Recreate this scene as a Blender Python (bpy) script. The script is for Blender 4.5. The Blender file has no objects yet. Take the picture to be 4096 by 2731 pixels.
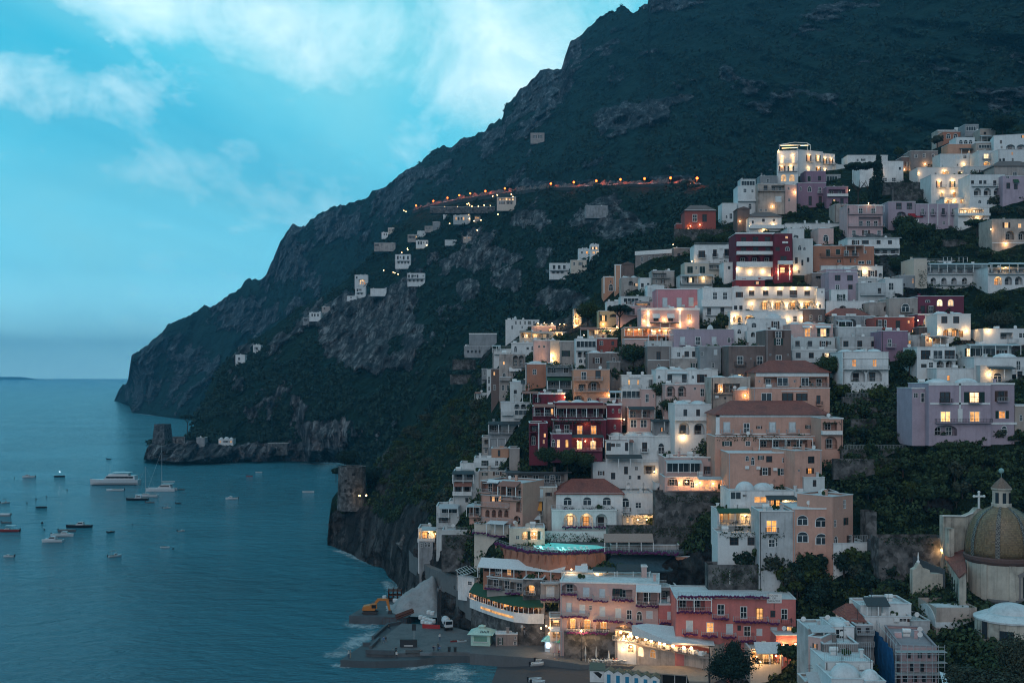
import bpy,math,random
import numpy as np
R=math.radians
sc=bpy.context.scene
COL=sc.collection
random.seed(7)
# camera
F,CX,HY,H=4392.0,2048.0,1501.0,63.0
cam_d=bpy.data.cameras.new('camera');cam=bpy.data.objects.new('camera',cam_d);COL.objects.link(cam)
cam.location=(0,0,H);cam.rotation_euler=(R(90),0,0)
cam_d.sensor_width=36;cam_d.lens=36*F/4096;cam_d.shift_y=(HY-1365.5)/4096
cam_d.clip_start=1;cam_d.clip_end=60000
sc.camera=cam
# exposure, render
sc.render.engine='CYCLES'
sc.view_settings.view_transform='Standard';sc.view_settings.look='None'
sc.view_settings.exposure=0.25;sc.view_settings.gamma=1
sc.cycles.use_denoising=True;sc.cycles.filter_width=1.1
sc.cycles.max_bounces=4;sc.cycles.diffuse_bounces=1;sc.cycles.glossy_bounces=2
sc.cycles.transmission_bounces=2;sc.cycles.volume_bounces=0;sc.cycles.transparent_max_bounces=6
sc.cycles.caustics_reflective=False;sc.cycles.caustics_refractive=False
sc.cycles.sample_clamp_indirect=4
# world: dusk sky with clouds
SUN_EL,SUN_AZ=R(2.5),R(-55)
w=bpy.data.worlds.new('World');sc.world=w;w.use_nodes=True
nt=w.node_tree;nt.nodes.clear()
class NT:
 """tiny node helper"""
 def __init__(s,tree):s.t=tree
 def n(s,typ,ins=None,**kw):
  nd=s.t.nodes.new(typ)
  for k,v in kw.items():setattr(nd,k,v)
  for k,v in(ins or{}).items():
   sock=nd.inputs[k]
   if hasattr(v,'is_linked')or hasattr(v,'links'):s.t.links.new(v,sock)
   else:sock.default_value=v
  return nd
 def math(s,op,a,b=0.0,c=0.0):
  return s.n('ShaderNodeMath',{0:a,1:b,2:c},operation=op).outputs[0]
 def mix(s,fac,a,b,blend='MIX'):
  nd=s.n('ShaderNodeMix',data_type='RGBA',blend_type=blend)
  for i,v in((0,fac),(6,a),(7,b)):
   if hasattr(v,'links'):s.t.links.new(v,nd.inputs[i])
   else:nd.inputs[i].default_value=v if i==0 else tuple(v)+(1,)if len(v)==3 else v
  return nd.outputs[2]
 def ramp(s,fac,pts,interp='LINEAR'):
  nd=s.n('ShaderNodeValToRGB',{0:fac});cr=nd.color_ramp;cr.interpolation=interp
  while len(cr.elements)<len(pts):cr.elements.new(0.5)
  for e,(p,c)in zip(cr.elements,pts):
   e.position=p;e.color=(c,c,c,1)if isinstance(c,(int,float))else tuple(c)+(1,)
  return nd.outputs[0]
 def noise(s,vec,scale,detail=4,rough=0.55,dist=0.0):
  return s.n('ShaderNodeTexNoise',{'Vector':vec,'Scale':scale,'Detail':detail,'Roughness':rough,'Distortion':dist})
W=NT(nt)
sky=W.n('ShaderNodeTexSky',sky_type='NISHITA');sky.sun_disc=False
sky.sun_elevation=SUN_EL;sky.sun_rotation=SUN_AZ;sky.air_density=1.0;sky.dust_density=0.6;sky.ozone_density=3.0
tc=W.n('ShaderNodeTexCoord')
sep=W.n('ShaderNodeSeparateXYZ',{0:tc.outputs['Generated']})
dx,dy,dz=sep.outputs
el=W.math('MAXIMUM',dz,0.0)
base=W.ramp(el,[(0.0,(1.1,2.2,2.5)),(0.02,(1.0,2.1,2.35)),(0.05,(.52,1.3,1.56)),(0.09,(.25,.84,1.08)),(0.16,(.13,.62,.83)),(0.27,(.035,.60,.82)),(0.36,(.006,.54,.76)),(0.6,(.07,.46,.66)),(1.0,(.15,.46,.60))])
glow=W.math('POWER',W.math('MAXIMUM',W.math('ADD',W.math('MULTIPLY',dx,0.10),W.math('MULTIPLY',dy,0.99)),0.0),10.0)
base=W.mix(W.math('MULTIPLY',glow,0.35),base,(.14,.60,.78))
den=W.math('ADD',el,0.16)
cu=W.math('DIVIDE',dx,den);cv=W.math('DIVIDE',dy,den)
cvec=W.n('ShaderNodeCombineXYZ',{0:cu,1:cv,2:0.0}).outputs[0]
mp=W.n('ShaderNodeMapping',{'Vector':cvec,'Rotation':(0,0,R(-58)),'Scale':(1.0,0.30,1),'Location':(3.1,1.4,0)}).outputs[0]
n1=W.noise(mp,1.1,9,0.60,0.9).outputs['Fac']
n2=W.noise(W.n('ShaderNodeMapping',{'Vector':cvec,'Rotation':(0,0,R(-50)),'Scale':(1.0,.62,1)}).outputs[0],2.6,10,0.62,.5).outputs['Fac']
n3=W.noise(tc.outputs['Generated'],13.0,9,0.66,1.0).outputs['Fac']
def patch(x,y,r0,r1):
 """where one bank of cloud hangs: 1 at its heart, 0 at its rim"""
 v=np.array(((x-CX)/F,1.0,-(y-HY)/F));v/=np.linalg.norm(v)
 sq=W.n('ShaderNodeVectorMath',{0:tc.outputs['Generated'],1:tuple(v)},operation='SUBTRACT').outputs[0]
 sq=W.n('ShaderNodeVectorMath',{0:sq,1:(1/r0,1/r0,1/r1)},operation='MULTIPLY').outputs[0]
 ln=W.n('ShaderNodeVectorMath',{0:sq},operation='LENGTH').outputs['Value']
 return W.ramp(ln,[(0.0,1.0),(1.0,0.0)],'EASE')
def total(*a):
 r=a[0]
 for q in a[1:]:r=W.math('MAXIMUM',r,q)
 return r
bank=total(patch(2060,190,.24,.15),W.math('MULTIPLY',patch(1200,200,.15,.16),.72),W.math('MULTIPLY',patch(60,350,.20,.05),.8),W.math('MULTIPLY',patch(1450,480,.16,.09),.55),W.math('MULTIPLY',patch(1580,560,.09,.05),.7),W.math('MULTIPLY',patch(650,20,.24,.05),.7),W.math('MULTIPLY',patch(1250,700,.20,.10),.5),W.math('MULTIPLY',patch(700,650,.3,.06),.35))
soft=W.ramp(W.math('ADD',n1,W.math('MULTIPLY',bank,.16)),[(0.38,0.0),(0.64,1.0)])
thick=W.math('ADD',W.math('MULTIPLY',bank,.62),W.math('ADD',W.math('MULTIPLY',W.math('SUBTRACT',n2,.5),2.0),W.math('MULTIPLY',W.math('SUBTRACT',n3,.5),.9)))
thick=W.ramp(thick,[(0.18,0.0),(1.0,1.0)])
hz=W.ramp(el,[(0.0,0.1),(0.10,0.5),(0.3,1.0)])
c1=W.mix(W.math('MULTIPLY',W.math('MULTIPLY',soft,hz),0.75),base,(.27,.70,.80))
dark=W.ramp(W.noise(mp,0.85,7,0.55,0.8).outputs['Color'],[(0.44,0.0),(0.60,1.0)])
c1=W.mix(W.math('MULTIPLY',W.math('MULTIPLY',dark,hz),0.55),c1,(.006,.30,.52))
c2=W.mix(W.math('MULTIPLY',W.math('MULTIPLY',thick,hz),0.9),c1,(.92,1.15,1.18))
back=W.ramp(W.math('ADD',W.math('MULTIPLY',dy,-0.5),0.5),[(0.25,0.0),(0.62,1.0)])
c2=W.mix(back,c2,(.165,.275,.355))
nish=W.mix(1.0,sky.outputs[0],(.05,.12,.17),'MULTIPLY')
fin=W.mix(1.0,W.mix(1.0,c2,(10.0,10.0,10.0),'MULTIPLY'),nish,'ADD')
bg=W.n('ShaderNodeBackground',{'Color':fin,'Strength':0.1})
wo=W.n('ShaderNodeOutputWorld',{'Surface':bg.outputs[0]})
# sun: last soft light through the cloud
sd=bpy.data.lights.new('sun','SUN');so=bpy.data.objects.new('sun',sd);COL.objects.link(so)
sd.energy=0.6;sd.angle=R(50);sd.color=(1.0,.93,.95)
so.rotation_euler=(R(62),0,R(-20));so.location=(0,-50,300)
# helpers
def px(x,y,D):
 """photo pixel -> world point at distance D along +Y"""
 return((x-CX)/F*D,D,H-(y-HY)/F*D)
def on_plane(x,y,z):
 D=(H-z)*F/(y-HY)
 return((x-CX)/F*D,D,z)
REG={'R1':(1600,1800,.59388),'R2':(2800,1800,.59368),'R3':(1800,1100,.5102),'R4':(2800,1100,.55102),'R5':(2300,450,.44643),'R6':(3100,450,.44643),'S1':(0,1700,.35079),'S2':(500,1600,.42735),'S3':(1300,2180,.36139),'S4':(2100,2450,.34014),'S5':(3200,2350,.38095),'S6':(1150,700,.42517),'S7':(3600,1850,.35078),'S8':(400,0,1.02041),'D':(0,0,1.7415),'P':(0,0,1)}
def U(r,x,y):
 a,b,s=REG[r];return a+x*s,b+y*s
class MB:
 def __init__(s):s.v=[];s.f=[];s.m=[];s.mi=0
 def add(s,vs,fs):
  o=len(s.v);s.v+=[tuple(v)for v in vs]
  for f in fs:s.f.append(tuple(i+o for i in f));s.m.append(s.mi)
  return s
 def quad(s,a,b,c,d):return s.add([a,b,c,d],[(0,1,2,3)])
 def box(s,x0,x1,y0,y1,z0,z1):
  return s.add([(x0,y0,z0),(x1,y0,z0),(x1,y1,z0),(x0,y1,z0),(x0,y0,z1),(x1,y0,z1),(x1,y1,z1),(x0,y1,z1)],[(0,3,2,1),(4,5,6,7),(0,1,5,4),(1,2,6,5),(2,3,7,6),(3,0,4,7)])
 def bar(s,p,q,r,n=6,r2=None):
  p=np.array(p,float);q=np.array(q,float);d=q-p;L=np.linalg.norm(d)
  if L<1e-6:return s
  d/=L;a=np.array((0,0,1.0))if abs(d[2])<.9 else np.array((1.0,0,0))
  u=np.cross(d,a);u/=np.linalg.norm(u);w_=np.cross(d,u);r2=r if r2 is None else r2
  A=[];
  for c,rr in((p,r),(q,r2)):
   for i in range(n):
    t=2*math.pi*i/n;A.append(c+u*math.cos(t)*rr+w_*math.sin(t)*rr)
  fs=[(i,(i+1)%n,n+(i+1)%n,n+i)for i in range(n)]+[tuple(range(n-1,-1,-1)),tuple(range(n,2*n))]
  return s.add(A,fs)
 def path(s,pts,r,n=6):
  for a,b in zip(pts,pts[1:]):s.bar(a,b,r,n)
  return s
 def lathe(s,prof,n=16,c=(0,0,0),sx=1,sy=1,cap=True):
  vs=[];fs=[]
  for r,z in prof:
   for i in range(n):
    t=2*math.pi*i/n;vs.append((c[0]+r*sx*math.cos(t),c[1]+r*sy*math.sin(t),c[2]+z))
  m=len(prof)
  for j in range(m-1):
   for i in range(n):fs.append((j*n+i,j*n+(i+1)%n,(j+1)*n+(i+1)%n,(j+1)*n+i))
  if cap:fs+=[tuple(range(n-1,-1,-1)),tuple(range((m-1)*n,m*n))]
  return s.add(vs,fs)
 def ball(s,c,r,n=8,sz=1.0):
  pr=[(r*math.sin(math.pi*(i+.02)/(n/2+.04)),-r*sz*math.cos(math.pi*(i+.02)/(n/2+.04)))for i in range(n//2+1)]
  return s.lathe(pr,n,c)
 def dome(s,cx,cy,cz,rx,ry,h,n=16,k=5):
  pr=[(math.cos(math.pi/2*j/k*.985),h*math.sin(math.pi/2*j/k))for j in range(k+1)]
  return s.lathe([(a,b)for a,b in pr],n,(cx,cy,cz),rx,ry)
 def prism(s,poly,y0,y1):
  """poly in x,z extruded along y"""
  n=len(poly);vs=[(x,y0,z)for x,z in poly]+[(x,y1,z)for x,z in poly]
  return s.add(vs,[tuple(range(n)),tuple(range(2*n-1,n-1,-1))]+[(i,n+i,n+(i+1)%n,(i+1)%n)for i in range(n)])
 def slab(s,poly,z0,z1):
  n=len(poly);vs=[(p[0],p[1],z0)for p in poly]+[(p[0],p[1],z1)for p in poly]
  return s.add(vs,[tuple(range(n-1,-1,-1)),tuple(range(n,2*n))]+[(i,(i+1)%n,n+(i+1)%n,n+i)for i in range(n)])
 def mesh(s,name,mats):
  me=bpy.data.meshes.new(name);me.from_pydata(s.v,[],s.f)
  for m in(mats if isinstance(mats,(list,tuple))else[mats]):me.materials.append(m)
  if any(s.m):me.polygons.foreach_set('material_index',s.m)
  me.update();return me
 def build(s,name,mats,parent=None,loc=(0,0,0),smooth=False):
  me=s.mesh(name,mats)
  if smooth:me.polygons.foreach_set('use_smooth',[True]*len(me.polygons))
  return link(name,me,parent,loc)
def link(name,me,parent=None,loc=(0,0,0),rz=0,sc_=None):
 o=bpy.data.objects.new(name,me);COL.objects.link(o)
 if parent is not None:o.parent=parent
 o.location=loc
 if rz:o.rotation_euler=(0,0,rz)
 if sc_:o.scale=sc_
 return o
def tag(o,label=None,cat=None,group=None,kind=None):
 if label:o['label']=label
 if cat:o['category']=cat
 if group:o['group']=group
 if kind:o['kind']=kind
 return o
def thing(name,label,cat,loc=(0,0,0),rz=0,group=None):
 return tag(link(name,None,None,loc,rz),label,cat,group)
def dup(root,loc,rz=0,label=None,scale=None):
 r=root.copy();COL.objects.link(r);r.location=loc;r.rotation_euler=(0,0,rz)
 if label:r['label']=label
 if scale:r.scale=(scale,)*3
 for ch in list(root.children):
  c=ch.copy();COL.objects.link(c);c.parent=r
  for g in list(ch.children):
   d=g.copy();COL.objects.link(d);d.parent=c
 return r
def np_mesh(name,V,Fq,mat,attr=None,smooth=True):
 me=bpy.data.meshes.new(name);k=Fq.shape[1]
 me.vertices.add(len(V));me.vertices.foreach_set('co',V.astype(np.float32).ravel())
 me.loops.add(Fq.size);me.loops.foreach_set('vertex_index',Fq.astype(np.int32).ravel())
 me.polygons.add(len(Fq));me.polygons.foreach_set('loop_start',(np.arange(len(Fq))*k).astype(np.int32))
 me.polygons.foreach_set('use_smooth',np.full(len(Fq),smooth))
 for nm,a in(attr or{}).items():
  at=me.attributes.new(nm,'FLOAT','POINT');at.data.foreach_set('value',a.astype(np.float32).ravel())
 for m in(mat if isinstance(mat,(list,tuple))else[mat]):me.materials.append(m)
 me.update(calc_edges=True);me.validate();return me
# lattice noise
def _h(ix,iy,iz,s=0):
 n=(ix*374761393+iy*668265263+iz*2147483647+s*974634773)&0xFFFFFFFF
 n=((n^(n>>13))*1274126177)&0xFFFFFFFF
 n=((n^(n>>16))*2246822519)&0xFFFFFFFF
 return((n^(n>>15))&0xFFFFFF)/float(0xFFFFFF)
def vnoise(p,s=0):
 i=np.floor(p).astype(np.int64);f=p-i;f=f*f*(3-2*f);r=0
 for a in(0,1):
  for b in(0,1):
   for c in(0,1):
    wgt=(f[...,0]if a else 1-f[...,0])*(f[...,1]if b else 1-f[...,1])*(f[...,2]if c else 1-f[...,2])
    r=r+wgt*_h(i[...,0]+a,i[...,1]+b,i[...,2]+c,s)
 return r
def fbm(p,o=5,g=.5,s=0,ridge=False):
 r=0;a=1.0;t=0
 for k in range(o):
  v=vnoise(p*2**k+17.3*k,s+k)
  if ridge:v=1-abs(2*v-1)
  r=r+a*v;t+=a;a*=g
 return r/t
def worley(p,s=0):
 i=np.floor(p).astype(np.int64);best=np.full(p.shape[:-1],9.0)
 for a in(-1,0,1):
  for b in(-1,0,1):
   for c in(-1,0,1):
    q=i+np.array((a,b,c))
    d=0
    for k in range(3):d=d+(q[...,k]+_h(q[...,0],q[...,1],q[...,2],s+11*k)-p[...,k])**2
    best=np.minimum(best,d)
 return np.sqrt(best)
def rbf(pts,smooth=1e-6):
 P=np.array(pts,float);X=P[:,:2]/1000;y=np.log(P[:,2]);n=len(X)
 K=np.linalg.norm(X[:,None]-X[None],axis=2);A=np.zeros((n+3,n+3));A[:n,:n]=K+np.eye(n)*smooth*-1
 A[:n,n]=1;A[:n,n+1:]=X;A[n,:n]=1;A[n+1:,:n]=X.T
 wv=np.linalg.solve(A,np.r_[y,0,0,0])
 def f(x,y_):
  q=np.stack(np.broadcast_arrays(np.asarray(x,float),np.asarray(y_,float)),-1)/1000
  sh=q.shape[:-1];q=q.reshape(-1,2);out=np.empty(len(q))
  for k in range(0,len(q),20000):
   qq=q[k:k+20000]
   out[k:k+20000]=np.linalg.norm(qq[:,None]-X[None],axis=2)@wv[:n]+wv[n]+qq@wv[n+1:]
  return np.exp(out).reshape(sh)
 return f
# materials
MATS={}
def new_mat(name):
 m=bpy.data.materials.new(name);m.use_nodes=True;m.node_tree.nodes.clear();MATS[name]=m
 return m,NT(m.node_tree)
def finish(m,N,**kw):
 p=N.n('ShaderNodeBsdfPrincipled',kw.pop('ins',None));N.n('ShaderNodeOutputMaterial',{'Surface':p.outputs[0]});return m
def plain(name,col,rough=.7,metal=0.0,spec=.3,var=.12,scale=3.0):
 if name in MATS:return MATS[name]
 m,N=new_mat(name)
 t=N.n('ShaderNodeTexCoord');n=N.noise(t.outputs['Object'],scale,4,.6).outputs['Fac']
 c=N.mix(N.ramp(n,[(.3,0.0),(.7,1.0)]),tuple(k*(1-var)for k in col),tuple(min(1,k*(1+var))for k in col))
 return finish(m,N,ins={'Base Color':c,'Roughness':rough,'Metallic':metal,'Specular IOR Level':spec})
def stucco(name,col,dirt=.35):
 """lime-washed wall with blotches and run-off streaks"""
 if name in MATS:return MATS[name]
 m,N=new_mat(name)
 g=N.n('ShaderNodeNewGeometry').outputs['Position'];oi=N.n('ShaderNodeObjectInfo').outputs['Random']
 big=N.noise(g,.35,5,.6).outputs['Fac'];fine=N.noise(g,2.5,4,.65).outputs['Fac']
 mp_=N.n('ShaderNodeMapping',{'Vector':g,'Scale':(1.1,1.1,.09)}).outputs[0]
 st=N.noise(mp_,1.3,5,.62).outputs['Fac']
 k=N.math('MULTIPLY',N.math('ADD',N.ramp(big,[(.42,0.0),(.72,1.0)]),N.ramp(st,[(.5,0.0),(.74,1.0)])),dirt)
 k=N.math('MULTIPLY',k,N.math('ADD',N.math('MULTIPLY',oi,.7),.4))
 c=N.mix(N.ramp(fine,[(.3,0.0),(.7,1.0)]),tuple(x*.93 for x in col),tuple(min(.9,x*1.05)for x in col))
 c=N.mix(k,c,tuple(x*.38+.015 for x in col))
 hsv=N.n('ShaderNodeHueSaturation',{'Value':N.math('ADD',N.math('MULTIPLY',oi,.16),.92),'Color':c})
 return finish(m,N,ins={'Base Color':hsv.outputs[0],'Roughness':.85,'Specular IOR Level':.15})
def stone(name,a,b,scale=1.6):
 if name in MATS:return MATS[name]
 m,N=new_mat(name)
 g=N.n('ShaderNodeNewGeometry').outputs['Position']
 vo=N.n('ShaderNodeTexVoronoi',{'Vector':g,'Scale':scale})
 n=N.noise(g,.5,6,.65).outputs['Fac']
 c=N.mix(vo.outputs['Color'],a,b);c=N.mix(N.ramp(n,[(.4,0.0),(.65,1.0)]),c,tuple(x*.45 for x in a))
 bp=N.n('ShaderNodeBump',{'Height':vo.outputs['Distance'],'Strength':.5,'Distance':.2})
 return finish(m,N,ins={'Base Color':c,'Roughness':.9,'Normal':bp.outputs[0],'Specular IOR Level':.1})
def leafmat(name,a,b,scale=.6,c3=None):
 if name in MATS:return MATS[name]
 m,N=new_mat(name)
 g=N.n('ShaderNodeNewGeometry');oi=N.n('ShaderNodeObjectInfo').outputs['Random']
 n=N.noise(g.outputs['Position'],scale,4,.6).outputs['Fac']
 r=N.math('ADD',N.math('MULTIPLY',g.outputs['Random Per Island'],.5),N.math('MULTIPLY',oi,.25))
 c=N.mix(N.ramp(N.math('ADD',N.math('MULTIPLY',n,.6),r),[(.35,0.0),(.95,1.0)]),a,b)
 return finish(m,N,ins={'Base Color':c,'Roughness':.75,'Specular IOR Level':.15})
def emit(name,col,strength,var=0.0,back=(.02,.02,.02)):
 if name in MATS:return MATS[name]
 m,N=new_mat(name)
 if var:
  t=N.n('ShaderNodeNewGeometry').outputs['Position'];oi=N.n('ShaderNodeObjectInfo').outputs['Random']
  n=N.noise(t,.9,3,.6).outputs['Fac']
  k=N.math('MULTIPLY',N.ramp(n,[(.3,1-var),(.68,1.0)]),N.math('ADD',N.math('MULTIPLY',oi,.9),.35))
  st=N.math('MULTIPLY',k,strength)
  c=N.mix(N.math('FRACT',N.math('MULTIPLY',oi,7.3)),col,(col[0],col[1]*1.35,min(1,col[2]*2.2)))
 else:st,c=strength,tuple(col)+(1,)
 ins={'Base Color':tuple(back)+(1,),'Emission Color':c,'Emission Strength':st,'Roughness':.4}
 return finish(m,N,ins=ins)
# setting: land, sea
def rock_cover(x,y,blobs,nz):
 r=np.zeros_like(x)
 for cx,cy,rx,ry,s in blobs:r=np.maximum(r,s*np.exp(-(((x-cx)/rx)**2+((y-cy)/ry)**2)**1.5))
 return np.clip((r+(nz-.5)*3.4-.27)*2.2,0,1)
def land_mat(name,g1,g2,r1,r2,crown=8.0):
 m,N=new_mat(name)
 g=N.n('ShaderNodeNewGeometry');pos=g.outputs['Position']
 at=N.n('ShaderNodeAttribute',attribute_name='rock').outputs['Fac']
 pat=N.noise(pos,.022,6,.6).outputs['Fac'];fin_=N.noise(pos,.25,5,.65).outputs['Fac']
 vg=N.n('ShaderNodeTexVoronoi',{'Vector':pos,'Scale':1/crown})
 gr=N.mix(N.ramp(N.math('ADD',N.math('MULTIPLY',pat,.6),N.math('MULTIPLY',fin_,.4)),[(.36,0.0),(.66,1.0)]),g1,g2)
 gr=N.mix(N.math('MULTIPLY',vg.outputs['Color'],.55),gr,tuple(k*.45 for k in g1))
 mp_=N.n('ShaderNodeMapping',{'Vector':pos,'Scale':(1,.16,.55),'Rotation':(0,.12,0)}).outputs[0]
 rk=N.noise(mp_,.13,10,.72,.3).outputs['Fac']
 ms_=N.n('ShaderNodeMapping',{'Vector':pos,'Scale':(1,.12,.12)}).outputs[0];sk=N.noise(ms_,.22,8,.7,.5).outputs['Fac']
 rc=N.mix(N.ramp(rk,[(.40,0.0),(.58,1.0)]),r1,r2);rc=N.mix(N.ramp(sk,[(.46,.8),(.60,0.0)]),rc,tuple(k*.6 for k in r1))
 dv=N.noise(pos,.12,4,.6).outputs['Color'];cvx=N.n('ShaderNodeVectorMath',{0:N.n('ShaderNodeMapping',{'Vector':pos,'Scale':(1,.25,.5)}).outputs[0],1:N.n('ShaderNodeVectorMath',{0:dv,1:(9,9,9)},operation='MULTIPLY').outputs[0]},operation='ADD').outputs[0]
 ck_=N.n('ShaderNodeTexVoronoi',{'Vector':cvx,'Scale':.14},feature='DISTANCE_TO_EDGE').outputs['Distance'];rc=N.mix(N.ramp(ck_,[(0.0,.9),(.11,0.0)]),rc,tuple(k*.35 for k in r1))
 edge=N.ramp(N.math('ADD',at,N.math('MULTIPLY',N.math('SUBTRACT',fin_,.5),1.1)),[(.38,0.0),(.56,1.0)])
 c=N.mix(edge,gr,rc)
 hgt=N.mix(edge,N.math('MULTIPLY',vg.outputs['Distance'],-1.0),rk)
 bp=N.n('ShaderNodeBump',{'Height':N.math('ADD',hgt,N.math('MULTIPLY',fin_,.7)),'Strength':1.0,'Distance':6.0})
 return finish(m,N,ins={'Base Color':c,'Roughness':.95,'Specular IOR Level':.05,'Normal':bp.outputs[0]})
GROUND={}
def ground(name,sx,sy,rad=0):
 """distance of a land surface behind a photo pixel (nearest point met within rad pixels)"""
 X,Y,D2,rk=GROUND[name];x0,x1=X[0,0],X[0,-1];n=X.shape[1];best=1e9;hit=None
 for ox in(-rad,0,rad)if rad else(0,):
  c=int(round((sx+ox-x0)/(x1-x0)*(n-1)))
  if 0<=c<n:
   r=int(np.argmin(abs(Y[:,c]-sy)))
   if D2[r,c]<best:best,hit=D2[r,c],rk[r,c]
 return(float(best),float(hit))if hit is not None else(None,0)
def sheet(name,sky_line,base_line,x0,x1,nx,ny,depth,mat,rocks,rough,crown,jag,seed,back=260):
 """land surface between a base line and a ridge (display pixels of the photo), each point at its own distance; runs on behind the ridge"""
 xs=np.linspace(x0,x1,nx);top=np.interp(xs,*zip(*sky_line));bot=np.interp(xs,*zip(*base_line))
 jn=np.stack([xs/26,xs*0+seed,xs*0],-1)
 top=top+(fbm(jn,5,.6,seed)-.5)*jag
 t=np.linspace(0,1,ny)[:,None]
 X=np.broadcast_to(xs,(ny,nx));Y=bot+(top-bot)*t
 D=depth(X,Y)
 Ds=X*1.7415,Y*1.7415
 P=np.stack([(Ds[0]-CX)/F*D,D,H-(Ds[1]-HY)/F*D],-1)
 nz=fbm(P/np.array((34,260,40)),6,.66,seed+3);rk=rock_cover(X,Y,rocks,nz)
 q=P.copy();q[...,0]+=P[...,2]*.25
 gul=fbm(q/np.array((95,700,300)),6,.55,seed+9,True)
 crag=fbm(P/(np.array((7,40,9))if name=='hillside' else np.array((20,150,40))),6,.62,seed+21,True)
 wl=1-np.clip(worley(P/crown,seed),0,1)
 edge=np.minimum(1,np.minimum(t*14,(1-t)*9+.25))
 off=(.5-gul)*rough*edge+(.5-crag)*(rough*.42)*(.2+1.2*rk)-wl*crown*.55*(1-rk)*(.4+.6*nz)
 if name=='hillside':off=off+(.5-crag)*rk*11*edge
 if name!='hillside':off=off+(worley(P/np.array((11,60,16)),seed+2)-.5)*rk*16*edge
 D2=D+off
 D2=np.where(Y>863,np.minimum(D2,(H+4)*F/np.maximum(Ds[1]-HY,1)),D2)
 P=np.stack([(Ds[0]-CX)/F*D2,D2,H-(Ds[1]-HY)/F*D2],-1)
 GROUND[name]=(X*1.7415,Y*1.7415,D2,rk)
 last=P[-1];k=6
 bk=np.stack([last+np.array((0,back*(j/k),0))-np.array((0,0,1))*(back*.5*(j/k)**1.3)for j in range(1,k+1)])
 V=np.concatenate([P,bk]);rkb=np.concatenate([rk,np.repeat(rk[-1:],k,0)])
 n=V.shape[0];i=np.arange((n-1)*nx).reshape(n-1,nx)[:,:-1].ravel()
 Fq=np.stack([i,i+1,i+1+nx,i+nx],1)
 o=link(name,np_mesh(name,V.reshape(-1,3),Fq,mat,{'rock':rkb}));tag(o,kind='structure')
 return o
SEA_D=lambda y,z=0.0:(H-z)*2522/(y-862)
M_far=land_mat('far_mountain_scrub',(.006,.023,.022),(.023,.051,.040),(.05,.056,.066),(.24,.25,.265),9)
M_mid=land_mat('headland_scrub',(.006,.020,.015),(.024,.046,.030),(.055,.055,.062),(.36,.335,.33),7)
M_near=land_mat('town_slope_scrub',(.010,.022,.013),(.034,.050,.026),(.05,.048,.05),(.17,.155,.15),4)
far_sky=[(262,912),(272,893),(290,890),(297,870),(300,830),(345,792),(385,757),(430,730),(500,690),(560,652),(612,628),(628,600),(640,565),(660,525),(690,515),(725,500),(760,478),(830,455),(880,420),(935,398),(1000,350),(1080,312),(1130,280),(1155,266),(1158,240),(1190,216),(1213,196),(1240,165),(1280,155),(1290,165),(1310,102),(1350,66),(1400,26),(1450,22),(1488,16),(1495,-30),(1560,-50),(1700,-80),(2000,-140),(2352,-200),(2700,-220)]
far_base=[(262,925),(297,925),(300,946),(340,950),(400,958),(450,968),(900,975),(1300,900),(1700,780),(2700,620)]
far_depth=rbf([(270,915,SEA_D(918)),(300,946,SEA_D(947)),(420,962,SEA_D(963)),(300,835,1990),(430,735,2040),(450,850,1830),(640,570,2020),(620,750,1800),(560,930,1450),(800,470,1980),(800,600,1750),(1000,350,1900),(950,500,1500),(1158,245,1800),(1150,400,1350),(1310,100,1750),(1280,300,1330),(1250,420,1130),(1490,0,1600),(1500,200,1250),(1450,410,960),(1800,0,1400),(1750,250,1020),(1700,400,860),(2100,-200,1500),(2100,100,1050),(2150,300,800),(2352,0,1050),(2352,250,780),(2000,500,720),(1300,800,900),(800,900,1200),(2700,300,700),(2700,-300,1400)])
sheet('mountain',far_sky,far_base,262,3100,700,300,far_depth,M_far,[(1180,230,60,40,1),(1240,200,50,60,.95),(1310,130,40,50,.8),(1410,270,60,35,1),(1500,260,45,28,1),(1530,10,80,22,1),(1665,165,18,20,.9),(1420,180,30,30,.8),(2300,250,30,18,.9),(760,520,120,45,.9),(900,470,90,50,.85),(680,600,60,70,.85),(560,720,90,50,.7),(400,830,110,60,.75),(330,880,60,70,.8),(450,900,80,50,.8),(1000,400,80,40,.75),(1100,320,70,35,.75),(640,700,60,50,.6),(1380,420,70,12,.8),(1250,425,50,12,.8),(1550,410,90,8,.6)],170,10,44,4,500)
mid_sky=[(330,1052),(336,1030),(345,1016),(400,1010),(440,1000),(452,955),(462,935),(480,888),(520,835),(545,800),(590,776),(640,742),(690,705),(730,690),(760,668),(800,640),(835,605),(860,575),(880,535),(925,505),(950,486),(1000,470),(1050,456),(1110,448),(1180,440),(1250,432),(1340,428),(1480,424),(1560,420),(1660,424),(1760,440),(1900,480),(2100,480),(2620,480)]
mid_base=[(330,1056),(400,1064),(500,1062),(640,1058),(780,1062),(880,1100),(1000,1100),(1200,1000),(1500,850),(1800,700),(2620,600)]
mid_depth=rbf([(335,1056,SEA_D(1057)),(420,1063,SEA_D(1063)),(640,1058,SEA_D(1058)),(780,1062,SEA_D(1061)),(345,1016,835),(440,1002,850),(460,940,900),(550,950,850),(550,800,980),(680,900,850),(690,705,1060),(800,1000,740),(800,850,830),(800,645,1080),(880,720,960),(880,540,1150),(1000,470,1120),(1000,600,1000),(950,800,800),(1000,950,680),(1180,440,1020),(1180,580,850),(1150,750,700),(1150,850,600),(1340,430,900),(1340,560,760),(1320,680,610),(1480,424,840),(1480,520,700),(1450,580,600),(1660,424,760),(1640,480,640),(1800,500,620),(2100,520,620),(2620,500,600)])
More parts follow.
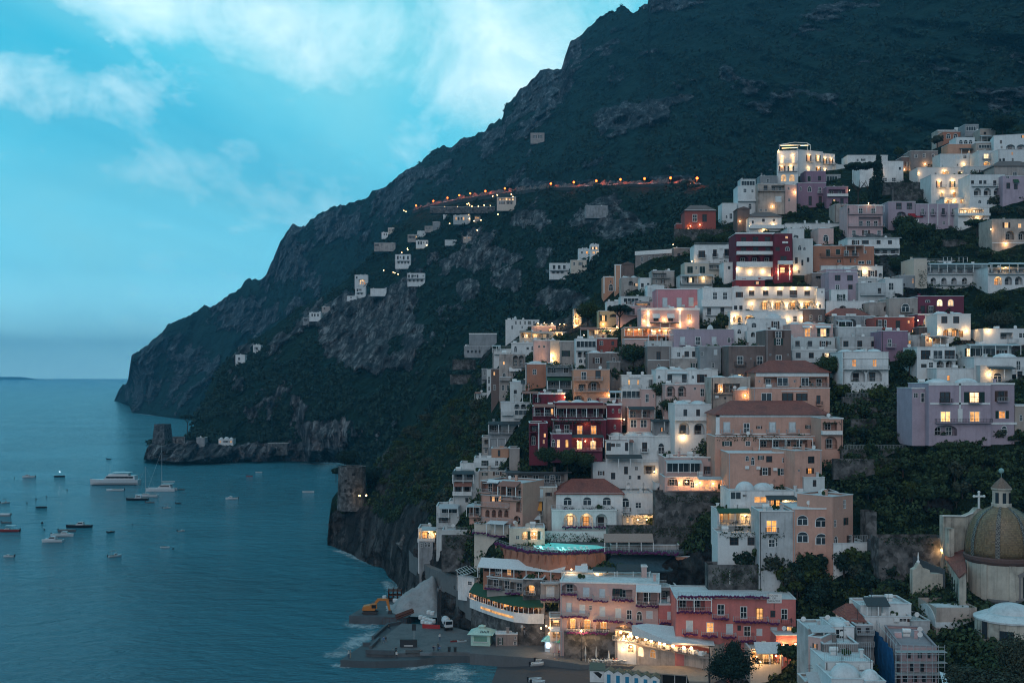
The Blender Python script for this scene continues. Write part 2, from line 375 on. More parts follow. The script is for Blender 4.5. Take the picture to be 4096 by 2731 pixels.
mid_rocks=[(880,740,140,70,1),(780,760,60,60,.9),(850,820,110,60,.95),(650,930,85,60,1),(760,1000,120,60,.9),(1180,590,110,75,1),(1200,500,60,40,.8),(1100,600,60,40,.85),(1290,640,100,50,.8),(1290,690,70,45,1),(1450,520,120,35,.95),(1380,500,60,40,.8),(1080,660,28,25,1),(450,1040,130,26,1.1),(600,1040,90,26,1),(700,1040,80,30,.9),(350,1035,30,25,1.2),(950,780,80,50,.8)]
sheet('headland',mid_sky,mid_base,330,2300,560,280,mid_depth,M_mid,mid_rocks,80,7,22,11,120)
town_sky=[(752,1235),(757,1180),(762,1145),(775,1128),(845,1118),(852,1075),(880,1040),(930,985),(1000,945),(1050,905),(1080,870),(1110,815),(1160,770),(1200,748),(1300,730),(1340,695),(1400,655),(1450,620),(1520,580),(1560,545),(1600,500),(1680,455),(1780,425),(1850,400),(1950,385),(2050,372),(2120,352),(2200,318),(2270,290),(2352,285),(2700,280)]
town_base=[(752,1262),(800,1285),(880,1330),(930,1410),(1000,1500),(1100,1580),(1200,1640),(2700,1700)]
tpts=[(755,1250,409),(880,1310,355),(905,1345,330),(930,1395,299),(1000,1432,280),(1060,1450,268),(1180,1490,246),(1250,1500,243),(1300,1480,245),(1500,1540,228),(1700,1540,222),(1900,1568,200),(2100,1568,188),(2352,1568,175),(770,1140,412),(850,1120,415),(852,1065,440),(930,985,470),(1000,945,480),(1100,900,425),(1110,815,470),(1060,860,480),(1160,765,480),(1250,740,440),(1340,695,445),(1100,1100,302),(1000,1200,305),(950,1260,312),(1010,1300,290),(1040,1350,280),(1200,1000,296),(1200,880,330),(1300,1095,287),(1360,1110,290),(1300,985,291),(1280,1235,272),(1250,1285,252),(1290,1212,279),(1400,1235,268),(1150,1250,262),(1090,1340,268),(1400,1295,248),(1500,1235,268),(1450,1108,290),(1473,1021,298),(1620,1130,264),(1450,950,306),(1450,860,320),(1450,760,345),(1450,680,385),(1440,620,430),(1550,560,440),(1600,500,480),(1750,1190,238),(1700,1290,234),(1850,1330,226),(1800,1080,258),(1780,980,272),(1750,880,292),(1750,800,315),(1780,720,338),(1780,640,370),(1750,560,410),(1750,490,450),(1780,430,500),(1850,400,530),(1980,385,520),(1950,1250,232),(2000,1150,240),(1980,1000,262),(1980,880,285),(1980,780,315),(1980,680,350),(1980,600,385),(1980,480,440),(2200,1250,226),(2250,1100,240),(2200,1000,249),(2200,880,275),(2200,760,310),(2200,680,350),(2200,560,400),(2200,460,440),(2200,400,470),(2200,320,530),(2352,290,510),(2352,500,400),(2352,700,330),(2352,900,265),(2352,1100,237),(1950,1400,219),(2100,1380,208),(2200,1350,206),(2700,290,500),(2700,800,280),(2700,1200,220),(2700,1568,170)]
town_depth=rbf(tpts)
def TD(x,y):
 """slope distance behind a photo pixel"""
 return float(town_depth(x/1.7415,y/1.7415))
town_rocks=[(800,1220,60,60,1.1),(880,1270,80,60,1.1),(930,1340,60,60,1),(1000,1390,60,50,1),(1060,1400,50,40,.9),(760,1240,40,60,1),(1040,1290,60,60,.7),(2150,1160,60,30,.8),(2100,1000,80,30,.4),(1640,1320,80,40,.8),(1300,745,80,20,.9)]
sheet('hillside',town_sky,town_base,752,3300,720,330,lambda X,Y:town_depth(X,Y)+5,M_near,town_rocks,5,3.2,5,31,60)
# sea
m,N=new_mat('sea_water')
g=N.n('ShaderNodeNewGeometry').outputs['Position']
mpw=N.n('ShaderNodeMapping',{'Vector':g,'Scale':(.55,1,1),'Rotation':(0,0,R(12))}).outputs[0]
n1=N.noise(mpw,.7,7,.66,.3).outputs['Fac'];n2=N.noise(mpw,.17,5,.55,.6).outputs['Fac'];n3=N.noise(mpw,.012,3,.5).outputs['Fac']
bp=N.n('ShaderNodeBump',{'Height':N.math('ADD',n1,N.math('MULTIPLY',n2,2.6)),'Strength':N.ramp(n3,[(.38,.5),(.62,1.0)]),'Distance':3.2})
wc=N.mix(N.ramp(n3,[(.35,0.0),(.65,1.0)]),(.024,.165,.225),(.055,.25,.32))
M_sea=finish(m,N,ins={'Base Color':wc,'Roughness':.13,'IOR':1.33,'Specular IOR Level':.5,'Normal':bp.outputs[0]})
xs=np.r_[-15000,np.linspace(-900,900,60),15000];ys=np.r_[-400,np.linspace(60,1000,60),2500,8000,20000]
gx,gy=np.meshgrid(xs,ys);V=np.stack([gx,gy,gx*0],-1).reshape(-1,3)
nx=len(xs);i=np.arange((len(ys)-1)*nx).reshape(-1,nx)[:,:-1].ravel()
tag(link('sea',np_mesh('sea',V,np.stack([i,i+1,i+1+nx,i+nx],1),M_sea)),kind='structure')
# distant island on the horizon
V=MB()
isl=[(-9500+200*k,16000+60*math.sin(k),70*abs(math.sin(math.pi*k/13))**.6*(1+.3*math.sin(k*1.7)))for k in range(14)]
for a,b in zip(isl,isl[1:]):
 for s in(-1,1):V.quad((a[0],a[1]+s*500,-3),(b[0],b[1]+s*500,-3),(b[0],b[1],b[2]),(a[0],a[1],a[2]))
tag(V.build('distant_island',M_far),kind='structure')
# building materials
WALL={'white':(.74,.75,.74),'chalk':(.62,.64,.63),'cream':(.64,.56,.47),'beige':(.50,.42,.365),'greige':(.42,.37,.34),'taupe':(.27,.23,.215),'brown':(.20,.145,.13),'grey':(.32,.33,.34),'peach':(.62,.35,.27),'ochre':(.56,.30,.20),'orange':(.60,.28,.18),'terra':(.45,.20,.13),'pink':(.66,.28,.31),'rose':(.62,.42,.42),'blush':(.64,.43,.39),'salmon':(.60,.20,.18),'red':(.34,.055,.06),'brick':(.36,.10,.085),'wine':(.17,.03,.047),'lilac':(.44,.35,.41),'mauve':(.30,.19,.26),'magenta':(.20,.05,.085),'yellow':(.62,.46,.27),'dirtywhite':(.55,.56,.56)}
def wallm(c):
 if c=='rubble':return stone('rubble_wall',(.07,.068,.066),(.23,.22,.215),.9)
 return stucco('wall_'+c,WALL[c],.8 if c in('taupe','brown','grey','dirtywhite','greige','beige')else .34)
M_roof=stucco('lime_roof',(.66,.68,.68),.5)
M_rdark=stucco('dark_roof',(.10,.11,.12),.4)
M_trim=plain('white_trim',(.74,.74,.72),.6)
M_glass=None
def _glass():
 m,N=new_mat('window_glass');oi=N.n('ShaderNodeObjectInfo').outputs['Random']
 c=N.mix(oi,(.010,.013,.017),(.05,.06,.07))
 return finish(m,N,ins={'Base Color':c,'Roughness':.08,'Specular IOR Level':.6})
M_glass=_glass()
M_dark=plain('dark_interior',(.018,.017,.018),.9)
M_wood=plain('brown_wood',(.07,.035,.025),.6)
M_green=plain('dark_green_paint',(.012,.035,.028),.6)
M_shut=plain('pale_shutter',(.60,.66,.68),.6)
M_iron=plain('dark_iron',(.03,.032,.035),.6)
M_wiron=plain('pale_iron',(.42,.44,.45),.6)
M_flower=plain('purple_bougainvillea',(.10,.018,.085),.8,var=.7,scale=8)
M_lit=emit('lit_room',(1.0,.36,.075),1.4,.8,(.2,.12,.05))
M_litw=emit('bright_room',(1.0,.50,.17),2.2,.65,(.2,.15,.08))
M_bulb=emit('lamp_glow',(1.0,.60,.25),12.0)
M_bulbr=emit('sodium_glow',(1.0,.13,.018),6.0)
def tiles():
 m,N=new_mat('terracotta_tiles');t=N.n('ShaderNodeTexCoord').outputs['Object']
 wv=N.n('ShaderNodeTexWave',{'Vector':t,'Scale':1.6,'Distortion':.4,'Detail':1.0},wave_type='BANDS',bands_direction='X').outputs['Fac']
 n=N.noise(t,2.2,5,.7).outputs['Fac'];b2=N.noise(t,.3,3,.5).outputs['Fac']
 c=N.mix(N.ramp(n,[(.3,0.0),(.7,1.0)]),(.22,.055,.045),(.40,.14,.10));c=N.mix(N.ramp(b2,[(.45,0.0),(.7,.7)]),c,(.14,.06,.055))
 bp=N.n('ShaderNodeBump',{'Height':wv,'Strength':.8,'Distance':.12})
 return finish(m,N,ins={'Base Color':c,'Roughness':.85,'Normal':bp.outputs[0]})
M_tile=tiles()
M_gtile=stucco('grey_tiles',(.17,.13,.12),.4)
def canvas(c):return plain('canvas_'+c,{'white':(.62,.64,.64),'green':(.03,.085,.045),'terra':(.30,.13,.10),'dark':(.05,.06,.065),'pale':(.42,.45,.46),'red':(.30,.02,.035),'wine':(.14,.02,.035),'orange':(.75,.30,.06),'blue':(.03,.12,.26),'straw':(.34,.24,.20)}[c],.85)
# shared unit parts (1 x 1 in x and z, scaled on the object)
UN={}
def unit(kind,mats):
 k=(kind,tuple(m.name for m in(mats if isinstance(mats,tuple)else(mats,))))
 if k in UN:return UN[k]
 b=MB()
 if kind=='frame':
  t=.09
  b.box(-.5,-.5+t,-.05,.07,0,1);b.box(.5-t,.5,-.05,.07,0,1);b.box(-.5+t,.5-t,-.045,.065,0,.05);b.box(-.5+t,.5-t,-.045,.065,.94,1);b.box(-.03,.03,-.03,.06,.05,.94)
  b.box(-.5+t,-.03,-.02,.055,.48,.52);b.box(.03,.5-t,-.02,.055,.48,.52)
 elif kind=='pane':b.box(-.41,.41,.03,.05,.04,.95)
 elif kind=='panel':
  for s in(-1,1):b.box(min(s*.01,s*.46),max(s*.01,s*.46),-.02,.04,.03,.97)
  for i in range(8):
   for s in(-1,1):b.box(min(s*.05,s*.42),max(s*.05,s*.42),-.045,-.018,.08+i*.11,.13+i*.11)
 elif kind=='aframe':
  n=10;o=[(.5*math.cos(math.pi*i/n),.62+.38*math.sin(math.pi*i/n))for i in range(n+1)];q=[(.42*math.cos(math.pi*i/n),.62+.31*math.sin(math.pi*i/n))for i in range(n+1)]
  for i in range(n):b.prism([o[i],o[i+1],q[i+1],q[i]][::-1],-.05,.07)
  b.box(-.5,-.42,-.05,.07,0,.62);b.box(.42,.5,-.05,.07,0,.62);b.box(-.42,.42,-.04,.06,.60,.64);b.box(-.03,.03,-.03,.05,0,.60);b.box(-.42,.42,-.03,.05,0,.04)
 elif kind=='apane':
  n=10;b.prism([(.43*math.cos(math.pi*i/n),.62+.33*math.sin(math.pi*i/n))for i in range(n+1)]+[(-.43,.03),(.43,.03)],.03,.05)
 me=b.mesh(kind,list(mats)if isinstance(mats,tuple)else mats);UN[k]=me
 return me
BULB=MB().ball((0,0,0),1,8).mesh('bulb',M_bulb)
BULBR=MB().ball((0,0,0),1,8).mesh('bulb',M_bulbr)
LAMPD={}
def glow(parent,loc,power,col=(1.0,.56,.22),r=.25):
 k=(round(power,1),col)
 if k not in LAMPD:
  d=bpy.data.lights.new('lamp_light','POINT');d.energy=power;d.color=col;d.shadow_soft_size=r;LAMPD[k]=d
 o=bpy.data.objects.new('lamp_light',LAMPD[k]);COL.objects.link(o);o.parent=parent;o.location=loc
 return o
def railing(b,x0,x1,y,z0,h,step=.34,t=.022):
 b.box(x0,x1,y-.03,y+.03,z0+h-.05,z0+h);b.box(x0,x1,y-.02,y+.02,z0+.08,z0+.12)
 n=max(2,int((x1-x0)/step))
 for i in range(n+1):
  x=x0+(x1-x0)*i/n;b.box(x-t,x+t,y-t,y+t,z0,z0+h-.05)
def side_rail(b,x,y0,y1,z0,h):
 b.box(x-.03,x+.03,y0,y1,z0+h-.05,z0+h)
 n=max(1,int((y1-y0)/.4))
 for i in range(n+1):
  y=y0+(y1-y0)*i/n;b.box(x-.022,x+.022,y-.022,y+.022,z0,z0+h-.05)
import re
BN=[0]
def building(reg,name,cat,label,x0,x1,yt,yb,col,feats='',yaw=0,dep=9,D=None,roof='flat',sink=9,par=.5,group=None,roofm=None,trim=None,push=0,over=0):
 rnd=random.Random(len(label)*131+int(x0)*7+int(yt))
 sx0,sy0=U(reg,x0,yt);sx1,sy1=U(reg,x1,yb);sc_=REG[reg][2]
 pxc=(sx0+sx1)/2;k_=lambda x:(x-CX)/F
 D=(D or TD(pxc,sy1))+push;Xc=k_(pxc)*D;th=R(yaw);c,s=math.cos(th),math.sin(th)
 along=lambda sx:(k_(sx)*D-Xc)/(c-k_(sx)*s)
 zb=H-(sy1-HY)/F*D;ht=H-(sy0-HY)/F*D-zb
 a0,a1=along(sx0),along(sx1)
 def P(x,y):
  sx,sy=U(reg,x,y);t=along(sx);d=D+t*s
  return t,H-(sy-HY)/F*d-zb
 root=thing(name,label,cat,(Xc,D,zb),th,group)
 wm=wallm(col);W=a1-a0
 holes=[];parts=[];lamps=[];domes=[];tanks=[]
 for tk in feats.split(';'):
  tk=tk.strip()
  if not tk:continue
  head,_,tail=tk.partition(':');hd=head.split();ty=hd[0];its=tail.split()
  if ty in('L','dome','tank','chim','ac'):
   for it in its:
    q=[float(v)for v in it.split(',')];(lamps if ty=='L' else domes if ty=='dome' else tanks).append((ty,q))
   continue
  ya,yb_=[float(v)for v in hd[1].split('-')];wd=float(hd[2])if len(hd)>2 else 0
  for it in its:
   lit=it.endswith('*');it=it.rstrip('*')
   mm=re.match(r'^(-?[\d.]+)-(-?[\d.]+)$',it)
   if mm:xa,xb=float(mm[1]),float(mm[2])
   else:xa=float(it);xb=xa+wd
   u0,z1=P(xa,ya);u1,z0=P(xb,yb_)
   if ty in 'wdsgDaovGO':holes.append((ty,u0,u1,z0,z1,lit))
   else:parts.append((ty,u0,u1,z0,z1,lit))
# wall: front sheet with real openings
 b=MB();e=.15;zlo=-sink;ztop=ht
 hs=[]
 for ty,u0,u1,z0,z1,lit in holes:
  u0,u1=max(u0,a0+e),min(u1,a1-e);z0,z1=max(z0,zlo+.2),min(z1,ztop-.1)
  if u1-u0>.25 and z1-z0>.25:hs.append((ty,u0,u1,z0,z1,lit))
 xs=sorted({a0,a1,*[h[1]for h in hs],*[h[2]for h in hs]});zs=sorted({zlo,ztop,*[h[3]for h in hs],*[h[4]for h in hs]})
 for i in range(len(xs)-1):
  for j in range(len(zs)-1):
   mx,mz=(xs[i]+xs[i+1])/2,(zs[j]+zs[j+1])/2
   if any(h[1]<mx<h[2]and h[3]<mz<h[4]for h in hs):continue
   b.quad((xs[i],0,zs[j]),(xs[i+1],0,zs[j]),(xs[i+1],0,zs[j+1]),(xs[i],0,zs[j+1]))
 DEEP={'a':1.7,'o':1.9,'O':4.0}
 for ty,u0,u1,z0,z1,lit in hs:
  r=min(DEEP.get(ty,.16),dep*.6)
  b.quad((u0,0,z0),(u0,r,z0),(u0,r,z1),(u0,0,z1));b.quad((u1,0,z1),(u1,r,z1),(u1,r,z0),(u1,0,z0))
  b.quad((u0,0,z1),(u0,r,z1),(u1,r,z1),(u1,0,z1));b.quad((u0,0,z0),(u1,0,z0),(u1,r,z0),(u0,r,z0))
  b.quad((u0,r,z0),(u1,r,z0),(u1,r,z1),(u0,r,z1))
  if ty in 'av':
   n=10;cx=(u0+u1)/2;rx=(u1-u0)/2;ry=min(rx,(z1-z0)*.5);zc=z1-ry
   arc=[(cx-rx*math.cos(math.pi*i/n),zc+ry*math.sin(math.pi*i/n))for i in range(n+1)]
   for(p0,q0),(p1,q1)in zip(arc,arc[1:]):b.quad((p0,0,q0),(p1,0,q1),(p1,0,z1),(p0,0,z1));b.quad((p0,0,q0),(p0,.5*r,q0),(p1,.5*r,q1),(p1,0,q1))
 for xx in(a0,a1):b.quad((xx,0,zlo),(xx,dep,zlo),(xx,dep,ztop),(xx,0,ztop))
 b.quad((a0,dep,zlo),(a1,dep,zlo),(a1,dep,ztop),(a0,dep,ztop))
 b.build('wall',wm,root)
# roof
 rm=roofm or M_roof
 if roof in('flat','vault','terrace'):
  rb=MB();pz=ztop-(.35 if roof!='terrace' else .05)
  rb.box(a0+.02,a1-.02,.25,dep-.02,pz-.2,pz)
  t=.25
  rb.box(a0-.08-over,a1+.08+over,-.08-over,t,ztop,ztop+.18)
  rb.box(a0-.08,a0+t,t,dep,ztop,ztop+.17);rb.box(a1-t,a1+.08,t,dep,ztop,ztop+.17);rb.box(a0+t,a1-t,dep-t,dep+.08,ztop,ztop+.165)
  if roof=='vault':
   n=max(1,round(W/4.2));wv=(W-.6)/n
   for i in range(n):rb.dome(a0+.3+wv*(i+.5),dep*.48,pz,wv*.49,dep*.42,.9+rnd.random()*.5,14,4)
  ro=rb.build('roof',rm,root)
  if rnd.random()<.65 and W>4:
   cb=MB();ux=rnd.uniform(a0+.8,a1-.8);uy=rnd.uniform(dep*.3,dep*.8)
   cb.box(ux-.3,ux+.3,uy-.25,uy+.25,pz,pz+1.3);cb.box(ux-.4,ux+.4,uy-.35,uy+.35,pz+1.3,pz+1.42);cb.build('chimney',wm,ro)
  if rnd.random()<.5 and W>5:
   tb=MB();ux=rnd.uniform(a0+1,a1-1);tb.bar((ux-.7,dep*.6,pz+.9),(ux+.7,dep*.6,pz+.9),.45,10);tb.box(ux-.6,ux+.6,dep*.6-.3,dep*.6+.3,pz,pz+.5);tb.build('water_tank',M_trim,ro)
  if W>3 and zlo<-2:
   for _ in range(rnd.randint(1,3)):
    ux=rnd.uniform(a0+.5,a1-.5);uy=rnd.uniform(dep*.2,dep*.8);v_=rnd.random();cb=MB()
    if v_<.4:cb.bar((ux,uy,pz),(ux,uy,pz+2.8),.035,4);[cb.bar((ux-.5+k*.1,uy,pz+2.0+k*.25),(ux+.5-k*.1,uy,pz+2.0+k*.25),.025,3)for k in range(3)];cb.build('antenna',M_iron,ro)
    elif v_<.65:cb.lathe([(.02,0),(.35,.06),(.48,.2)],10,(0,0,0));cb.v=[(ux+p[0],uy-p[2],pz+1+p[1])for p in cb.v];cb.bar((ux,uy,pz),(ux,uy,pz+1),.04,4);cb.build('satellite_dish',M_trim,ro)
    elif v_<.82:cb.box(ux-.6,ux+.6,uy-.5,uy+.5,pz,pz+.9);cb.build('roof_box',wm,ro)
    else:cb.ball((ux,uy,pz+.6),.6,6);cb.ball((ux+.8,uy,pz+.5),.45,6);cb.build('potted_plants',leafmat('creeper_leaf',(.010,.022,.008),(.035,.06,.02)),ro)
 elif roof in('tile','gtile'):
  rb=MB();o=.5;rh=max(1.2,min(dep*.30,3.2));hip=min(W*.25,rh*1.5)
  A=[(a0-o,-o,ztop),(a1+o,-o,ztop),(a1+o,dep+o,ztop),(a0-o,dep+o,ztop),(a0+hip,dep/2,ztop+rh),(a1-hip,dep/2,ztop+rh)]
  rb.add(A,[(0,1,5,4),(1,2,5),(2,3,4,5),(3,0,4)]);rb.box(a0-o,a1+o,-o,dep+o,ztop-.16,ztop-.004)
  ro=rb.build('roof',M_tile if roof=='tile' else M_gtile,root)
 elif roof=='thatch':
  rb=MB();o=.8;rh=3.4;hip=3.0
  A=[(a0-o,-o,ztop),(a1+o,-o,ztop),(a1+o,dep+o,ztop),(a0-o,dep+o,ztop),(a0+hip,dep*.55,ztop+rh),(a1-hip,dep*.55,ztop+rh)]
  rb.add(A,[(0,1,5,4),(1,2,5),(2,3,4,5),(3,0,4)]);rb.box(a0-o,a1+o,-o,dep+o,ztop-.3,ztop-.004);ro=rb.build('roof',roofm,root)
 elif roof=='gable':
  rb=MB();rh=W*.2;rb.prism([(a0-.4,ztop),(a1+.4,ztop),((a0+a1)/2,ztop+rh)],-.4,dep);ro=rb.build('roof',M_gtile,root)
 else:ro=None
 for ty,q in domes:
  u0,z0=P(q[0],q[1]);u1,z1=P(q[2],q[3]);rx=abs(u1-u0)/2
  MB().dome((u0+u1)/2,max(rx,1.2)+.2,min(z0,z1)-.3,rx,max(rx,1.2),abs(z1-z0)+.3,18,6).build('dome',rm,root,smooth=True)
 for ty,q in tanks:
  u,z=P(q[0],q[1]);tb=MB()
  if ty=='tank':tb.bar((u-.8,2.2,z),(u+.8,2.2,z),.5,12);tb.box(u-.6,u+.6,1.9,2.5,z-.9,z-.3);tb.build('water_tank',M_trim,root)
  elif ty=='chim':tb.box(u-.3,u+.3,1.5,2.1,ztop-.2,z);tb.box(u-.4,u+.4,1.4,2.2,z,z+.12);tb.build('chimney',wm,root)
  else:
   tb.box(u-.45,u+.45,-.38,-.02,z-.35,z+.35);tb.lathe([(.27,0),(.27,.02)],12,(0,0,0));v=tb.v[8:];tb.v[8:]=[(u+p[0]-.08,-.40-p[2],z+p[1])for p in v];tb.build('air_conditioner',M_trim,root)
 if ht>4 and W>4 and rnd.random()<.5:
  ux=a0+.3 if rnd.random()<.5 else a1-.3;MB().box(ux-.06,ux+.06,-.12,-.003,-sink,ztop-.05).build('downpipe',M_iron if rnd.random()<.5 else M_wiron,root)
# windows, doors, loggias
 for ty,u0,u1,z0,z1,lit in hs:
  w_,h_=u1-u0,z1-z0;cx=(u0+u1)/2;r=min(DEEP.get(ty,.16),dep*.6)-.09
  gm=(M_litw if rnd.random()<.4 else M_lit)if lit else M_glass
  if ty in 'wd':
   f=link('door' if ty=='d' else 'window',unit('frame',trim or(M_trim if rnd.random()<.75 else M_wood)),root,(cx,r,z0),0,(w_,1,h_))
   p=link('pane',unit('pane',gm),f)
   if rnd.random()<.25:
    for q in(-1,1):
     sh=MB();sh.box(cx+q*(w_*.5+.02)-(0 if q>0 else w_*.45),cx+q*(w_*.5+.02)+(w_*.45 if q>0 else 0),-.07,-.02,z0,z1)
     sh.build('shutter',M_green if BN[0]%2 else M_wood,root)
    BN[0]+=1
  elif ty=='v':
   f=link('arched_window',unit('aframe',M_trim),root,(cx,r,z0),0,(w_,1,h_));link('pane',unit('apane',gm),f)
  elif ty in 'sg':
   f=link('window',unit('frame',M_trim),root,(cx,r+.02,z0),0,(w_,1,h_));link('shutter',unit('panel',M_shut if ty=='s' else M_green),f,(0,-.03,0))
  elif ty=='D':
   f=link('door',unit('frame',M_wood),root,(cx,r,z0),0,(w_,1,h_));link('pane',unit('pane',gm),f)
  elif ty=='G':
   n=max(2,round(w_/1.3));gb=MB()
   for i in range(n+1):gb.box(u0+(w_-.1)*i/n,u0+(w_-.1)*i/n+.1,-.05,.06,z0,z1)
   gb.box(u0,u1,-.04,.05,z0,z0+.12);gb.box(u0,u1,-.04,.05,z1-.14,z1);f=gb.build('glazing',M_trim,root)
   MB().box(u0+.02,u1-.02,.07,.09,z0+.02,z1-.02).build('pane',gm,f)
  else:
   n=max(1,round(w_/3.0));hh=min(2.3,h_*.8)
   if w_>1.1:
    for i in range(n):
     c_=u0+w_*(i+.5)/n;wd=min(1.5,w_/n*.55)
     f=link('door',unit('frame',M_wood if col in('white','chalk')else M_trim),root,(c_,r,z0+.02),0,(wd,1,hh));link('pane',unit('pane',gm if lit else M_dark if rnd.random()<.5 else M_glass),f)
   if lit:glow(root,(cx,r*.55,z1-.5),45)
   rb=MB();railing(rb,u0,u1,.06,z0,min(1.0,h_*.4));rb.build('railing',M_iron if col not in('white','chalk')else M_wiron,root)
# balconies, pergolas, cornices, lamps
 for ty,u0,u1,z0,z1,lit in parts:
  h_=max(z1-z0,.3);u0=max(u0,a0-3);u1=min(u1,a1+3)
  if ty in('b','f','i'):
   pr=1.0;bb=MB();bb.box(u0,u1,-pr,-.005,z0-.16,z0);bal=bb.build('balcony',wm,root)
   rb=MB();railing(rb,u0,u1,-pr+.05,z0,max(.85,min(1.1,h_)));side_rail(rb,u0+.04,-pr+.08,-.02,z0,max(.85,min(1.1,h_)));side_rail(rb,u1-.04,-pr+.08,-.02,z0,max(.85,min(1.1,h_)))
   rb.build('railing',M_iron if ty=='i' else M_wiron,bal)
   if ty=='f':
    fb=MB();n=int((u1-u0)/.3)
    for i in range(n):fb.ball((u0+(i+.5)*(u1-u0)/n,-pr-.1+rnd.uniform(-.06,.06),z0+rnd.uniform(-.1,.22)),rnd.uniform(.17,.30),6)
    fb.build('flower_box',M_flower,bal)
  elif ty=='B':
   bb=MB();bb.box(u0,u1,-1.1,-.005,z0-.15,z0);bb.box(u0,u1,-1.1,-.95,z0,z1);bb.box(u0,u0+.15,-.95,-.005,z0,z1);bb.box(u1-.15,u1,-.95,-.005,z0,z1);bb.build('balcony',M_trim if trim is None else wm,root)
  elif ty=='c':MB().box(u0,u1,-.16,-.004,z0,z1).build('cornice',M_trim,root)
  elif ty=='k':MB().box(u0,u1,-.10,-.004,z0,z1).build('painted_band',wallm('white'),root)
  elif ty=='t':
   rb=MB();railing(rb,u0,u1,.12,z0,h_);rb.build('terrace_railing',M_wiron,root)
  elif ty[0]=='p':
   cm={'p':'white','pg':'green','pt':'terra','pd':'dark','pp':'pale','ps':'straw'}[ty];out=2.6
   pb=MB();pb.add([(u0,-out,z0),(u1,-out,z0),(u1,-.01,z1),(u0,-.01,z1),(u0,-out,z0-.12),(u1,-out,z0-.12),(u1,-.01,z1-.12),(u0,-.01,z1-.12)],[(0,1,2,3),(7,6,5,4),(0,4,5,1),(1,5,6,2),(3,7,4,0)])
   n=max(2,round((u1-u0)/3))
   pc=pb.build('terrace_canopy',canvas(cm),root);qb=MB()
   for i in range(n+1):x=u0+.1+(u1-u0-.2)*i/n;qb.box(x-.08,x+.08,-out+.05,-out+.21,z0-2.5,z0-.12)
   qb.build('post',M_trim,pc)
  elif ty=='P':
   out=2.6;pb=MB();n=max(3,int((u1-u0)/.7))
   for i in range(n+1):x=u0+(u1-u0)*i/n;pb.box(x-.06,x+.06,-out,-.01,z1-.14,z1)
   pb.box(u0,u1,-out+.1,-out+.25,z1-.3,z1-.142)
   for i in range(max(2,round((u1-u0)/3))+1):x=u0+.1+(u1-u0-.2)*i/max(2,round((u1-u0)/3));pb.box(x-.08,x+.08,-out+.1,-out+.26,z1-2.6,z1-.302)
   pb.build('pergola',M_trim,root)
  elif ty[0]=='n':
   cm={'n':'white','ng':'green','nt':'terra','no':'orange','nd':'dark','nr':'red'}[ty]
   MB().add([(u0,-.03,z1),(u1,-.03,z1),(u1,-1.1,z0),(u0,-1.1,z0),(u0,-.03,z1-.06),(u1,-.03,z1-.06),(u1,-1.1,z0-.18),(u0,-1.1,z0-.18)],[(0,3,2,1),(4,5,6,7),(3,7,6,2),(0,4,7,3),(1,2,6,5)]).build('awning',canvas(cm),root)
  elif ty=='h':
   hb=MB();n=int((u1-u0)*h_*9)+4
   for i in range(n):
    p=np.array((rnd.uniform(u0,u1),rnd.uniform(-.9,0),rnd.uniform(z0,z1)));q=[p+np.array((rnd.uniform(-.3,.3),rnd.uniform(-.3,.1),rnd.uniform(-.3,.3)))for _ in range(3)];hb.add([p,*q],[(0,1,2),(0,2,3)])
   hb.build('creeper',leafmat('creeper_leaf',(.010,.022,.008),(.035,.06,.02)),root)
 for ty,q in lamps:
  u,z=P(q[0],q[1]);pw=q[2]if len(q)>2 else 40
  lb=MB();lb.bar((0,0,.05),(0,-.35,.12),.03,5);lb.box(-.12,.12,-.02,.0,-.1,.2);lo=lb.build('wall_lamp',M_iron,root,(u,-.004,z))
  link('bulb',BULB,lo,(0,-.38,0),0,(.17,)*3);glow(lo,(0,-.75,-.05),pw*2.1)
 return root
# upper town
B=building
B('R5','villa','villa','brick red villa with hipped grey tile roof standing alone on the cliff edge',982,1262,880,1085,'brick','w 912-980 42: 1053 1140; a 1000-1080 36: 1002*; k 872-884: 982-1262; L: 1032,1018,30 1118,1006,30',roof='gtile',dep=10)
B('R5','outbuilding','outbuilding','low plain red annex left of the hipped-roof red villa',908,980,998,1085,'brick','',dep=6)
B('R5','house','house','white house with scalloped parapet right of the red cliff villa',1318,1453,815,968,'white','w 903-956 28: 1383; t 815-850: 1320-1450; v 920-950 16: 1350',dep=9)
B('R5','house','house','tall narrow white house with a glass penthouse and black square windows',1458,1635,662,900,'white','w 683-718 30: 1508; w 690-718 20: 1580; v 815-868 30: 1553; B 780-795: 1458-1635; c 790-800: 1458-1635',dep=9)
B('R5','penthouse','penthouse','glazed penthouse on the flat roof of the tall narrow white house',1482,1618,600,664,'chalk','G 612-655: 1490-1612',D=474,dep=6,sink=.1)
B('R5','house','house','windowless brown stone gable house behind an orange wall lamp',1455,1565,865,1050,'brown','L: 1475,975,60',dep=8,roof='gable')
B('R5','house','house','beige house with coloured festoon lights under its terrace roof',1637,1880,640,890,'beige','w 655-697 35: 1690; o 655-700 115: 1760; s 750-802 58: 1793; w 865-884 24: 1652 1697; b 690-705: 1637-1880; L: 1768,842,70',dep=10)
B('R5','outbuilding','roof room','small grey roof room with one window above the beige festoon house',1658,1815,572,642,'grey','w 597-625 28: 1718; chim: 1680,540',D=500,dep=7,sink=.1)
B('R5','house','house','blush house front under a bright wall lamp beside the white tower hotel',1882,1985,650,890,'blush','w 665-695 18: 1905; w 770-800 18: 1910; L: 1972,716,90',dep=8,yaw=15)
B('R5','house','house','white gabled house with pinkish grey tile roof and a lamp-lit terrace',1560,1850,935,1045,'white','w 953-980 24: 1676 1770; w 970-995 16: 1585; B 1010-1040: 1560-1880; L: 1562,1018,60 1655,1036,60 1775,1005,60 1690,1052,60',roof='gtile',dep=8)
